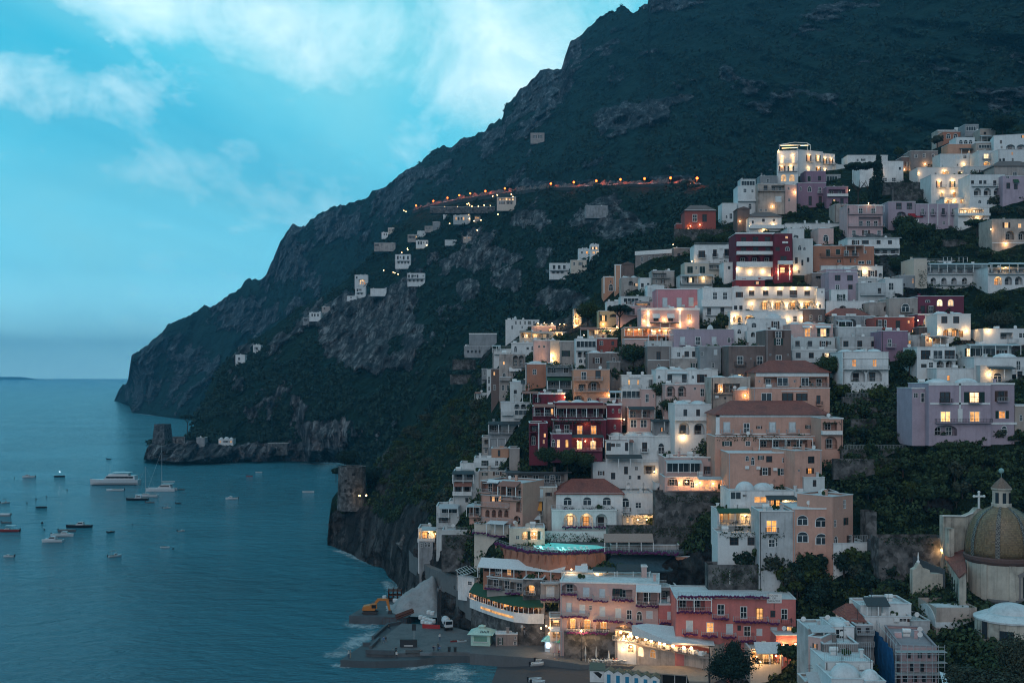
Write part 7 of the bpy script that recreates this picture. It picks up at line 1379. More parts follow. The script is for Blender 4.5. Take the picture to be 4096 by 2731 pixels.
b=MB();q0,q1=Q(540,1065,217.5),Q(600,745,217.5);b.box(q0[0],q1[0],q0[1]-.8,q0[1]+1.4,q0[2],q1[2]);b.build('buttress',M_church,ch)
b=MB();b.add([Q(505,1062,218.5),Q(725,985,218.8),Q(760,1242,205),Q(672,1302,204.5)],[(0,3,2,1)]);a_=b.v;b.add([(x,y,z-.3)for x,y,z in a_],[(0,1,2,3)]);b.build('nave_roof',M_tile,ch)
b=MB();e1,e2=Q(517,1085,218.5),Q(676,1312,204.8);n1,n2=Q(756,1250,205.2),Q(756,1250,205.2);b.quad((e1[0],e1[1],-8),(e2[0],e2[1],-8),e2,e1);b.quad((e2[0],e2[1],-8),(n1[0],n1[1],-8),n1,e2);b.build('nave_wall',M_church,ch)
for k in range(5):
 t_=.22+k*.16;p=np.array(e1)*(1-t_)+np.array(e2)*t_;d=(np.array(e2)-np.array(e1));d/=np.linalg.norm(d[:2]);n_=np.array((-abs(d[1]),-abs(d[0]),0))*.05;w_=np.array((d[0],d[1],0))*.38;h_=np.array((0,0,1));zc=p[2]-4.6
 MB().add([tuple(v)for v in((p[0]-w_[0],p[1]-w_[1],zc)+n_,(p[0]+w_[0],p[1]+w_[1],zc)+n_,(p[0]+w_[0],p[1]+w_[1],zc+3)+n_,(p[0]-w_[0],p[1]-w_[1],zc+3)+n_)],[(0,1,2,3)]).build('window',M_glass,ch)
c0=px(*U('S7',240,1568),213);gw=thing('bell_wall','tall pale curved gable wall with a small pinnacle left of the church','wall',c0)
b=MB();G_=lambda x,y:(lambda p:(p[0]-c0[0],p[2]-c0[2]))(px(*U('S7',x,y),213));b.prism([G_(x,y)for x,y in((145,1900),(145,1222),(165,1212),(190,1195),(208,1160),(222,1148),(240,1160),(258,1192),(300,1215),(338,1222),(345,1262),(515,1270),(515,1900))][::-1],0,1.6);b.build('wall',M_church,gw)
b=MB();g1=G_(225,1150);b.lathe([(.3,g1[1]),(.34,g1[1]+.3),(.12,g1[1]+.6),(.16,g1[1]+1.1),(.05,g1[1]+2.1)],8,(g1[0],.8,0));b.build('pinnacle',M_trim,gw)
for x in(385,430,475):g1=G_(x-16,1455);g2=G_(x+16,1440);MB().box(g1[0],g2[0],-.05,.02,g1[1]-.1,g2[1]).build('window',M_glass,gw)
# houses under the church
o=B('S5','chapel','chapel','plain tan block with a whitewashed barrel vault roof below the church dome',1432,1856,205,620,'beige','c 412-422: 1430-1860',D=201,dep=9,roof='none',sink=14)
b=MB();w_=[c for c in o.children][0];xsw=[v.co.x for v in w_.data.vertices];zt=max(v.co.z for v in w_.data.vertices);n=14
ar=[(4.5-4.7*math.cos(math.pi*i/n),zt+3.3*math.sin(math.pi*i/n))for i in range(n+1)];x0_,x1_=min(xsw)-.2,max(xsw)+.15;b.v=[(x0_,y,z)for y,z in ar]+[(x1_,y,z)for y,z in ar];b.f=[(i,n+1+i,n+2+i,i+1)for i in range(n)]+[tuple(range(n,-1,-1)),tuple(range(n+1,2*n+2))];b.m=[0]*len(b.f);b.build('vault_roof',stucco('mottled_lime',(.62,.66,.66),1.1),o)
ca=px(*U('S5',2195,560),196);ap=thing('apse','round church apse with two dark windows and a low white dome roof','apse',ca);k5=.38095*196/F
MB().lathe([(335*k5,-16),(335*k5,250*k5)],28).build('wall',M_church,ap);MB().lathe([(350*k5,250*k5-.2),(352*k5,250*k5+.1),(250*k5,300*k5)],28).build('eaves_roof',M_roof,ap);MB().dome(.6,.5,270*k5,230*k5,230*k5,125*k5,24,6).build('dome',M_roof,ap,smooth=True)
for a,w_,z0_,z1_ in((-158,.55,60,240),(-118,1.15,20,170)):a=R(a);o=MB().box(-w_,w_,-.06,.06,z0_*k5,z1_*k5).build('window',M_glass,ap,(335*k5*math.cos(a),335*k5*math.sin(a),0));o.rotation_euler=(0,0,a+math.pi/2)
B('S5','house','house','white roof block with two air conditioners below the church',872,1168,172,312,'white','ac: 875,278,0 975,285,0; c 300-308: 870-1170',D=205,dep=8,sink=8)
B('S5','house','house','white roof terrace with a dark canopy left of the air conditioned block',636,878,190,305,'white','pd 95-160: 655-900; t 150-195: 640-870; c 290-300: 635-880',D=206,dep=7,sink=8)
B('S5','house','house','long white house front under the roof blocks with one wide dark opening',680,1168,305,440,'white','w 322-354 85: 1040; ac: 1010,335,0',D=203,dep=6,sink=9)
B('S5','house','house','small white house under a sloping dark red roof',510,660,345,430,'white','',D=203,dep=8,roof='tile',sink=9)
B('S5','house','house','stained white flat roof house beside the tan barrel vault block',1172,1365,350,470,'dirtywhite','',D=202,dep=8,roofm=stucco('mottled_lime',(.62,.66,.66),1.1),sink=9)
B('S5','house','house','white vaulted house with a dark door and potted plants at the left of the scaffold',338,570,415,570,'white','D 425-485 35: 300; h 480-545: 345-380; w 430-545 90: 372',D=197,dep=8,roof='vault',sink=8)
B('S5','house','house','house with a crooked metal canopy roof at the left end of the rooftops',88,340,440,590,'dirtywhite','D 425-485 35: 300; pp 385-430: 85-335; b 490-530: 90-200',D=198,dep=8,sink=9)
B('S5','house','house','blush lane house with one tall orange lit window',88,225,520,900,'blush','d 580-690 26: 146*; w 610-645 22: 100; w 690-730 18: 108; L: 160,690,60',D=193,dep=10,yaw=-38,sink=8)
B('S5','house','house','shadowy courtyard house full of clutter behind the white terrace rails',240,610,590,760,'taupe','w 640-690 40: 330; w 630-690 60: 420; h 650-700: 280-520',D=191,dep=8,sink=6)
B('S5','house','house','white terrace house with long pale railings and two big low domes',262,765,780,1050,'white','t 575-780: 262-742; ac: 645,830,0',D=184,dep=9,roof='terrace',sink=4)
B('S5','house','house','white house with a large whitewashed dome at the bottom border',330,690,960,1060,'white','dome: 360,985,690,838',D=178,dep=9,roof='terrace',sink=4)
B('S5','house','house','white house with a smaller dome and vents, right one at the bottom border',690,900,985,1060,'white','dome: 668,1000,880,882',D=177,dep=8,roof='terrace',sink=4)
B('S5','pergola','pergola','striped lilac canopy with wooden posts at the lower left of the rooftops',55,282,985,1060,'beige','pp 880-985: 55-282; o 1000-1050 180: 70*',D=186,dep=5,sink=4)
M_net=plain('blue_net',(.012,.09,.22),.8,var=.3,scale=1.2)
rb_=B('S5','house','house','rosy grey house under repair with a flat rosy roof and dark upright windows',1055,1440,615,1080,'rose','D 665-740 46: 1118 1235; D 775-880 40: 1155 1262; D 920-990 50: 1080 1180 1280; c 870-885: 1050-1440; w 650-740 30: 1340; D 905-990 40: 1380',D=186,dep=15,yaw=-9,roofm=stucco('rosy_roof',(.36,.30,.31),.5),sink=4)
sc0=px(*U('S5',1240,1000),185);sf=thing('scaffolding','grey steel scaffolding across the front of the rosy house under repair','scaffolding',(sc0[0],184.9,sc0[2]));SQ=lambda x,y,d=184.9:(lambda p:(p[0]-sc0[0],d-184.9,p[2]-sc0[2]))(px(*U('S5',x,y),d))
b=MB()
for x in range(1000,1521,65):b.bar(SQ(x,1060),SQ(x,600),.05,4);b.bar(SQ(x,1060,183.7),SQ(x,600,183.7),.05,4)
for y in(620,655,700,790,830,915,950):b.bar(SQ(995,y),SQ(1520,y),.045,4);b.bar(SQ(995,y,183.7),SQ(1520,y,183.7),.045,4)
b.build('tubes',M_wiron,sf)['kind']='stuff'
for y in(660,770,885):q0,q1=SQ(995,y),SQ(1520,y);MB().box(q0[0],q1[0],-1.2,0,q0[2]-.06,q0[2]).build('plank_deck',plain('pale_planks',(.35,.36,.35),.8),sf)
A0,A1=np.array(px(*U('S5',762,405),205)),np.array(px(*U('S5',990,690),186));A1[2]=A0[2]
nt_=thing('scaffold_net','blue debris netting hung over scaffolding along the lane','netting',tuple(A1-(0,0,12)))
b=MB();n=16
for i in range(n):
 for j in range(6):
  q=[]
  for u,v in((i,j),(i+1,j),(i+1,j+1),(i,j+1)):t_=u/n;p=A0*(1-t_)+A1*t_-A1+(0,0,12);q.append((p[0]+.25*math.sin(u*1.9+v),p[1],p[2]-v*2.2))
  b.quad(*q)
b.build('net',M_net,nt_)
b=MB()
for i in range(9):t_=i/8;p=A0*(1-t_)+A1*t_-A1+(0,0,12);b.bar(p+(.35,0,1.8),p+(.35,0,-13),.05,4)
for z in(1.2,-.5,-2.5,-4.5):b.bar(A0-A1+(.35,0,12+z),(.35,0,12+z),.05,4)
b.build('poles',M_wiron,nt_)['kind']='stuff'
B('S5','scaffold_house','house','narrow house front wrapped in grey blue scaffold cloth',585,765,395,640,'grey','D 420-470 40: 600 690; t 380-400: 585-765; b 440-480: 585-765; b 560-600: 585-765',D=200,dep=6,sink=8)
sl0=px(*U('S5',1560,960),172);sl_=thing('shade_sail','white triangular shade sail beneath the big dark tree','shade sail',sl0);b=MB();q=[tuple(np.array(px(*U('S5',x,y),d))-sl0)for x,y,d in((1465,875,172),(1640,960,170),(1790,1010,168),(1500,1020,166))];b.add(q+[(x,y,z-.05)for x,y,z in q],[(0,3,2,1),(4,5,6,7)]);b.build('sail',canvas('white'),sl_)
# watch towers
ts,_=ground('headland',*U('S2',350,400),10);p0=px(*U('S2',352,405),ts);k2=.42735*ts/F
tw=thing('watch_tower','square tapering stone watch tower on the low rocky headland','tower',p0,R(28));hw=62*k2;hh=182*k2
b=MB();b.lathe([(hw*1.62,-4),(hw*1.56,0),(hw*1.22,hh),(hw*1.05,hh),(hw*1.05,hh-.6)],4);b.build('wall',stone('old_tower_stone',(.055,.06,.065),(.17,.18,.19),.9),tw)
for a in(-135,-45):
 for z in(.33,.62):a_=R(a);o=MB().box(-.5,.5,-.08,.08,0,1.7).build('window',M_dark,tw,(hw*(1.10-.24*z)*math.cos(a_)*1.0,hw*(1.10-.24*z)*math.sin(a_),hh*z));o.rotation_euler=(0,0,a_+math.pi/2)
B('S2','wall','wall','ruined stone wall with a hole beside the square watch tower',445,560,340,400,'rubble','a 352-395 26: 470',D=ground('headland',*U('S2',500,398),10)[0]-2,dep=2,roof='none')
p0=px(*U('S2',2125,872),404);k2=.42735*404/F;tr_=thing('round_tower','round stone tower with small square windows on the cliff edge above the bay','tower',p0);r_=128*k2;hh=255*k2
b=MB();b.lathe([(r_*1.08,-6),(r_*1.04,0),(r_,hh*.96),(r_*1.03,hh),(r_*.85,hh),(r_*.85,hh-1)],28);b.build('wall',wallm('rubble'),tr_)
for x,y,w_,h_ in((2085,742,24,24),(2158,683,30,24),(2080,832,16,36),(2135,830,18,34)):dxx=(x-2125)*k2;a_=math.asin(max(-1,min(1,dxx/r_)));o=MB().box(-w_*k2/2,w_*k2/2,-.1,.1,0,h_*k2).build('window',M_dark,tr_,(r_*1.02*math.sin(a_),-r_*1.02*math.cos(a_),(872-y)*k2-h_*k2/2));o.rotation_euler=(0,0,a_)
for x,y in((2195,893),(2258,890)):t=thing('terrace_lamp','orange lamp at the foot of the round stone tower','lamp',px(*U('S2',x,y),397),0,'lamps under the round tower');link('bulb',BULB,t,(0,0,0),0,(.3,)*3);glow(t,(0,-.8,.2),60)
p0=px(*U('R2',500,1032),221.5);hs_=thing('roof_sign','small pale sign with dark lettering on the roof of the salmon red hotel','sign',p0);MB().box(-1.5,1.5,-.06,.06,.1,2.0).build('panel',M_trim,hs_);MB().box(-.06,.06,.07,.2,-1.2,1.8).build('post',M_iron,hs_)
for k,s_ in enumerate(('COVO','DEI','SARACENI')):text(s_,.52,hs_,(0,-.075,1.62-.55*k),(R(90),0,0),M_iron)
# houses on the far slope
def far(reg,label,x0,x1,yt,yb,col='white',feats='',sheet_='headland',cat='house',name='house',**kw):
 sx,sy=U(reg,(x0+x1)/2,yb);d,_=ground(sheet_,sx,sy,(x1-x0)*REG[reg][2]/2)
 if d:B(reg,name,cat,label,x0,x1,yt,yb,col,feats,D=d-1.5,sink=3,dep=8,**kw)
for a in(('tiny white house above a grey terrace, highest left on the far slope',885,945,540,575,'white','D 550-570 10: 905; D 550-570 10: 925'),('small cream house just above the tiny white one on the far slope',945,1005,498,532,'cream','a 508-528 14: 955 980'),('long low greige house with a flat roof on the far slope',815,1015,640,690,'greige','w 650-668 40: 820'),('white house with three doors above a row of garden lamps',1208,1322,614,662,'white','D 625-655 16: 1225 1250; w 628-648 12: 1275 1305'),('white two storey house with four dark openings over a shaded loggia',1012,1158,748,852,'white','D 762-795 16: 1030 1085 1125; w 765-785 12: 1055; o 808-835 120: 1030; c 797-802: 1010-1160'),('isolated white cube house with a railed balcony above the rock face',1125,1292,924,1016,'white','D 938-968 16: 1135 1165 1215; w 940-958 14: 1188 1270; o 978-1005 150: 1130; b 960-975: 1122-1295'),('white house with orange lit terrace windows on the far slope',632,755,940,1042,'white','w 955-975 14: 645; w 1010-1030 12: 680* 700* 722*; o 985-1005 60: 670*'),('small white house under the one with the orange lit terrace',637,735,1054,1132,'white','D 1070-1095 14: 650; w 1070-1090 14: 675; o 1105-1125 60: 650'),('low white building with a long pale roof at the cliff brink',780,930,1068,1108,'white',''),('small white terrace at the lower left of the cliff-top cluster',558,650,1138,1170,'white','w 1145-1160 16: 590'),('white farmhouse among trees low on the far ridge',205,315,1292,1345,'white','D 1305-1330 14: 225 250 280'),('grey shed left of the white farmhouse on the far ridge',145,200,1344,1382,'grey','o 1352-1375 40: 152'),('pale cabin above the white farmhouse on the far ridge',322,400,1240,1270,'greige','w 1248-1262 14: 340'),('narrow white house under the corniche lamps',1465,1502,334,396,'white','w 345-360 10: 1475; w 370-385 10: 1478'),('broad white lit villa in the middle of the corniche hamlet',1560,1720,380,436,'white','d 395-425 14: 1580*; d 395-425 14: 1630 1650*; D 395-425 12: 1605'),('flat grey house above the broad white lit villa',1620,1715,338,376,'grey','w 350-362 16: 1640* 1680'),('grey cube house with a sloping garden in the corniche hamlet',1365,1435,442,502,'grey','w 455-470 12: 1380'),('low stone house left of the grey cube house',1290,1390,482,512,'greige','a 490-508 16: 1300 1330'),('thin pale building on the stair in the hamlet',1220,1300,528,556,'chalk',''),('house with a red lamp-lit porch under the hamlet',1130,1225,562,602,'greige','o 575-598 60: 1140; w 575-590 12: 1205*'),('lit roadside restaurant at the right end of the hamlet',1970,2150,212,305,'cream','o 218-238 150: 1985*; w 250-275 16: 1990 2020; o 245-275 60: 2060'),('orange lit house front in the hamlet right of the broad white villa',1760,1815,390,418,'beige','a 396-412 14: 1765* 1785*'),('terrace with pale parasols far down the slope right of the hamlet',1480,1590,612,634,'chalk',''),('little house with lit windows at the brow of the great cliff',1650,1730,580,606,'beige','w 586-598 10: 1665* 1700*')):far('S6',*a)
far('S6','long stone retaining wall carrying the corniche hamlet',1340,1950,300,328,'rubble','',cat='wall',name='retaining_wall')
for a in(('white hut by itself on the lower far ridge',530,568,1390,1420,'white','w 1400-1412 10: 540'),('white hut with an open front right of the lone hut',600,630,1352,1376,'white','o 1360-1372 16: 605'),('white villa with balconies on the cliff shelf left of the town',1762,1845,1032,1076,'white','D 1040-1055 10: 1775 1795 1815; b 1050-1060: 1762-1840; o 1062-1073 50: 1770'),('cream villa adjoining the white balcony villa on the shelf',1845,1908,1020,1052,'cream','w 1028-1040 8: 1855 1880; D 1040-1050 8: 1890'),('white lit tower house among the trees above the cliff shelf',1922,1956,958,1004,'white','w 968-978 8: 1928* 1942*; w 985-995 10: 1930* 1945*'),('low white house left of the lit tower house',1876,1922,975,1006,'white','w 985-995 8: 1885; w 985-995 8: 1905*'),('bare grey concrete shell high among the trees',1903,1990,808,838,'grey','')):far('S8',*a)
far('S8','lonely grey stone ruin high on the mountain side',1688,1742,522,554,'greige','w 530-542 8: 1700 1722','mountain','ruin')
for a in(('small domed hut right of the square watch tower',668,745,352,402,'grey',''),('three-domed villa with two lit windows above the sea cave',875,1012,365,405,'chalk','w 380-398 14: 885* 985*; o 380-398 50: 920; dome: 878,366,915,348 920,366,970,344 975,366,1008,348'),('ruined stone house at the foot of the bay cliff',1335,1520,405,475,'rubble','w 440-460 20: 1400; a 450-475 30: 1440')):far('S2',*a)
# corniche road
rp=[]
for x,y in((1225,826),(1300,806),(1400,782),(1520,764),(1610,756),(1690,742),(1770,740),(1860,735),(1960,731),(2040,724),(2140,724),(2245,720),(2345,724)):
 sx,sy=U('S8',x,y);d,_=ground('headland',sx,sy,14);d2,_=ground('mountain',sx,sy-6,10);rp.append((sx,sy,min(d,d2-8)if d2 else d))
b=MB();w3=[np.array(px(*q))for q in rp]
for k in range(1,len(w3)-1):w3[k]=(w3[k-1]+2*w3[k]+w3[k+1])/4
for a,c in zip(w3,w3[1:]):solid(b,[tuple(a),tuple(c),tuple(c+(0,8,.2)),tuple(a+(0,8,.2))],min(a[2],c[2])-3)
tag(b.build('road',stucco('asphalt',(.06,.06,.062),.4)),kind='structure')
b=MB();[b.bar(a+(0,.3,.45),c+(0,.3,.45),.35,4)for a,c in zip(w3,w3[1:])];tag(b.build('road_parapet',wallm('rubble')),'low stone parapet along the corniche road','parapet')
b=MB();rw_=random.Random(8);hh_=[rw_.uniform(4.5,8.5)for _ in range(200)];fine=[w3[k]*(1-t)+w3[k+1]*t for k in range(len(w3)-1)for t in np.arange(0,1,.12)]+[w3[-1]]
jt=[np.array(p)+(0,8.1+rw_.uniform(0,1.2),-1)for p in fine]
for k in range(len(jt)-1):
 a,c=jt[k],jt[k+1];b.quad(a,c,c+(0,2.2,hh_[k+1]*.55),a+(0,2.2,hh_[k]*.55));b.quad(a+(0,2.2,hh_[k]*.55),c+(0,2.2,hh_[k+1]*.55),c+(0,5,hh_[k+1]),a+(0,5,hh_[k]));b.quad(a+(0,5,hh_[k]),c+(0,5,hh_[k+1]),c+(0,14,hh_[k+1]),a+(0,14,hh_[k]))
tag(b.build('road_cutting',stone('cut_rock',(.08,.075,.07),(.24,.21,.20),.5)),'rough rock cutting behind the corniche road lit by the orange lamps','rock face')
rx=np.array([q[0]for q in rp])
def on_road(sx,back=6.0):return np.array([np.interp(sx,rx,[w[k]for w in w3])for k in range(3)])+(0,back,.1)
for k,(r_,x,y)in enumerate((('S6',1205,313),('S6',1357,270),('S6',1493,223),('S6',1604,195),('S6',1722,177),('S6',1880,158),('S6',2062,145),('S8',1768,730),('S8',1858,720),('R5',208,627),('R5',407,612),('R5',630,598),('R5',872,592),('R5',1103,594),('R5',1338,605))):
 sx,sy=U(r_,x,y);p=on_road(sx,5.5);hz_=max(5.0,H-(sy-HY)/F*p[1]-p[2]);t=thing('road_lamp','orange sodium street lamp on the corniche road across the mountain','street lamp',tuple(p),0,'orange lamps along the corniche road')
 b=MB();b.bar((0,0,0),(0,0,hz_),.12,5,.08);b.bar((0,0,hz_),(0,-1.2,hz_+.2),.08,5);b.build('pole',M_iron,t);link('bulb',BULBR,t,(0,-1.3,hz_),0,(.9,)*3);glow(t,(0,-2.5,hz_-1),3000,(1.0,.12,.02),.8)
c0_=None
for k,(r_,x)in enumerate((('R5',325),('R5',370),('R5',590),('R5',722),('R5',1065),('R5',1215),('S6',1765),('S6',1555),('S6',1480),('R5',120))):
 p=on_road(U(r_,x,0)[0],1.6)+(0,0,.1)
 if c0_ is None:
  c0_=thing('parked_car','pale car parked on the corniche road under the orange lamps','car',tuple(p),0,'cars parked along the corniche road');b=MB();b.prism([(-2.1,.25),(2.1,.25),(2.15,.75),(1.2,.9),(.6,1.45),(-1.2,1.45),(-1.9,.95),(-2.15,.9)],-.85,.85);b.build('body',M_bwhite,c0_);b=MB();b.prism([(1.05,.95),(.55,1.38),(-1.1,1.38),(-1.7,.97)][::-1],-.87,.87);b.build('windows',M_bglass,c0_)
  for x_ in(-1.3,1.3):b=MB();b.lathe([(.33,-.9),(.33,.9)],10);b.v=[(x_+q[0],q[2],.33+q[1])for q in b.v];b.build('wheel',M_dark,c0_)
 else:dup(c0_,tuple(p),rr.uniform(-.1,.1))
for x,y in((1705,268),(1715,285),(1755,310),(1720,312),(1645,305),(1550,305),(1705,370),(1712,410),(1755,432),(1820,425),(1525,458),(1785,520),(1715,590),(1220,672),(1265,664),(1310,660),(1128,692),(1132,705),(1075,730),(905,897),(995,915),(1010,922),(1040,932),(1095,335),(1115,345),(1910,290),(1795,295),(1980,370),(2105,182),(1973,190),(1690,275),(1735,295),(1675,350),(1700,395),(1600,300),(1480,300),(1850,285),(1880,310),(2010,225),(2060,222),(2120,205),(1930,200),(1400,310),(1590,420),(690,1000),(715,1012)):
 sx,sy=U('S6',x,y);d,_=ground('headland',sx,sy,8);t=thing('garden_lamp','pinprick garden lamp among the houses of the corniche hamlet','lamp',px(sx,sy,d-3),0,'garden lamps on the far slope');link('bulb',BULB,t,(0,0,0),0,(.42,)*3)
# garden terraces, paths
def ribbon(reg,pts,wid,name,mat,lift=.6):
 c=[np.array(px(*U(reg,x,y),TD(*U(reg,x,y))-1.5))for x,y in pts];b=MB()
 for a,d in zip(c,c[1:]):
  n_=np.array((0,wid,.15));solid(b,[tuple(a+(0,0,lift)),tuple(d+(0,0,lift)),tuple(d+n_+(0,0,lift)),tuple(a+n_+(0,0,lift))],min(a[2],d[2])-4)
 tag(b.build(name,mat),kind='structure')
ribbon('R2',[(1150,632),(1250,655),(1350,690),(1450,735),(1550,785),(1650,825)],3.0,'path',M_conc)
ribbon('R1',[(60,690),(140,770),(210,810),(300,845),(378,880),(440,985),(480,1040),(560,1105),(680,1145),(770,1185)],3.2,'path',stucco('path_stone',(.17,.165,.165),.5))
for r_,x0_,x1_,yt_,yb_,l in(('R4',1000,1380,790,835,'rough stone garden wall under the big double arch house'),('R4',1040,1540,885,905,'thin terrace wall with a rail across the upper garden'),('R4',1100,1580,1045,1075,'long terrace wall in the middle of the dark garden'),('R4',1030,1620,1262,1300,'terrace wall with a lattice fence at the foot of the dark garden'),('R4',1050,1500,960,985,'broken terrace wall in the upper half of the dark garden'),('R6',1480,1945,1140,1175,'pale garden wall left of the beige arched villa'),('R6',940,1390,625,720,'wide stone wall beneath the white villa with the blank upper wall'),('R6',1050,1500,690,790,'sloping stone wall left of the white terraced hotel'),('R2',900,1640,60,110,'ruined garden wall in the dark slope above the church'),('R3',20,200,660,690,'grassy terrace wall on the green slope left of the town'),('R3',0,230,780,800,'lower grassy terrace wall on the green slope'),('R5',890,1430,1045,1120,'garden wall with hedges under the brick red villa'),('R1',280,560,575,740,'dark ivy wall of rock under the white sail gate terrace'),('R3',1330,1550,560,740,'dark retaining wall behind the trees left of the taupe block')):
 B(r_,'retaining_wall','wall',l,x0_,x1_,yt_,yb_,'rubble','h %d-%d: %d-%d'%(yt_-8,yt_+(yb_-yt_)//2,x0_+20,x1_-20)+('; t %d-%d: %d-%d'%(yt_-28,yt_,x0_+20,x1_-20)if 'rail' in l or 'fence' in l else ''),dep=1.5,roof='none',push=3,sink=3)
B('R2','hut','hut','small bluish hut half hidden in the dark garden below the orange palazzo',700,840,185,250,'chalk','D 200-245 24: 760',dep=5,sink=4)
# vegetation
RS=np.random.RandomState(11)
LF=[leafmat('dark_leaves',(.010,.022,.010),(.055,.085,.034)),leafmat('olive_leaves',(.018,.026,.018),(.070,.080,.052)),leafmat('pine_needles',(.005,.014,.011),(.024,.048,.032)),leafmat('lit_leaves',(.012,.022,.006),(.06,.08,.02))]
def leaves(centres,rad,per,size,flat=.8):
 """leaf-sized quads spread through clumps"""
 n=len(centres);c=np.repeat(centres,per,0);r=np.repeat(rad,per)
 d=RS.normal(size=(n*per,3));d/=np.linalg.norm(d,axis=1)[:,None];rr_=r*RS.uniform(.35,1.05,n*per)**.6
 p=c+d*rr_[:,None]*np.array((1,1,flat));s=size*RS.uniform(.6,1.35,n*per)
 u=np.cross(d+RS.normal(size=d.shape)*.7,RS.normal(size=d.shape));u/=np.linalg.norm(u,axis=1)[:,None];v=np.cross(d,u);v/=np.linalg.norm(v,axis=1)[:,None]
 u*=s[:,None];v*=s[:,None]*.7
 return np.stack([p-u-v,p+u-v,p+u*.6+v,p-u*.6+v],1).reshape(-1,3)
def quads(V):return np.arange(len(V)).reshape(-1,4)
def crown_mesh(kind,R_,size,n=26,per=42):
 if kind=='pine':
  a=RS.uniform(0,2*np.pi,n);q=np.sqrt(RS.uniform(0,1,n))*R_*.85;c=np.stack([q*np.cos(a),q*np.sin(a),RS.uniform(-.10,.12,n)*R_+R_*.28*(1-(q/R_)**2)],1);rad=RS.uniform(.16,.28,n)*R_;f=.6
 elif kind=='cypress':
  t=np.linspace(0,1,n);c=np.stack([RS.normal(0,.1,n)*R_,RS.normal(0,.1,n)*R_,t*7*R_],1);rad=R_*(.30+.7*np.sin(np.pi*(t*.85+.12)));f=1.3
 else:
  d=RS.normal(size=(n,3));d/=np.linalg.norm(d,axis=1)[:,None];d[:,2]=d[:,2]*.62+.08;c=d*R_*RS.uniform(.25,.78,n)[:,None];rad=RS.uniform(.22,.42,n)*R_;f=.85
 return np_mesh('crown',leaves(c,rad,per,size,f),quads(np.zeros((n*per*4,3))),LF[0],smooth=False)
def trunk_mesh(h,r,spread=1.6,n=5):
 b=MB();b.bar((0,0,-2.0),(0,0,h*.55),r,6,r*.75)
 for i in range(n):a=2*math.pi*i/n+.4;b.bar((0,0,h*.5),(math.cos(a)*spread,math.sin(a)*spread,h*.98),r*.55,5,r*.2)
 return b.mesh('trunk',plain('bark',(.05,.036,.028),.9))
CR={k:crown_mesh(*a)for k,a in{'a':('x',3.0,.30),'b':('x',2.4,.26),'c':('x',3.4,.34),'s':('x',1.6,.24,14,40),'pine':('pine',5.2,.34,46,60),'cy':('cypress',1.0,.24,26,40),'big':('x',6.6,.20,90,110),'con':('x',4.6,.20,60,90)}.items()}
TK={'a':trunk_mesh(3.4,.22),'pine':trunk_mesh(9,.34,3.6,7),'s':trunk_mesh(1.2,.1,.6),'cy':trunk_mesh(2,.2,.1),'big':trunk_mesh(8,.4,4,7)}
def tree(p,kind,label,cat='tree',group=None,mat=0,sc_=1.0,lift=3.2,tk='a',sq=(1,1,1),name='tree'):
 t=thing(name,label,cat,p,RS.uniform(0,6.3),group);t.scale=(sc_,)*3
 c=link('crown',CR[kind],t,(0,0,lift));c.scale=sq;c.material_slots[0].link='OBJECT';c.material_slots[0].material=LF[mat];link('trunk',TK[tk],t);return t
def tp(r,x,y,lift=0,push=0):sx,sy=U(r,x,y);d=TD(sx,sy)+push;q=px(sx,sy,d);return(q[0],q[1],q[2]-lift)
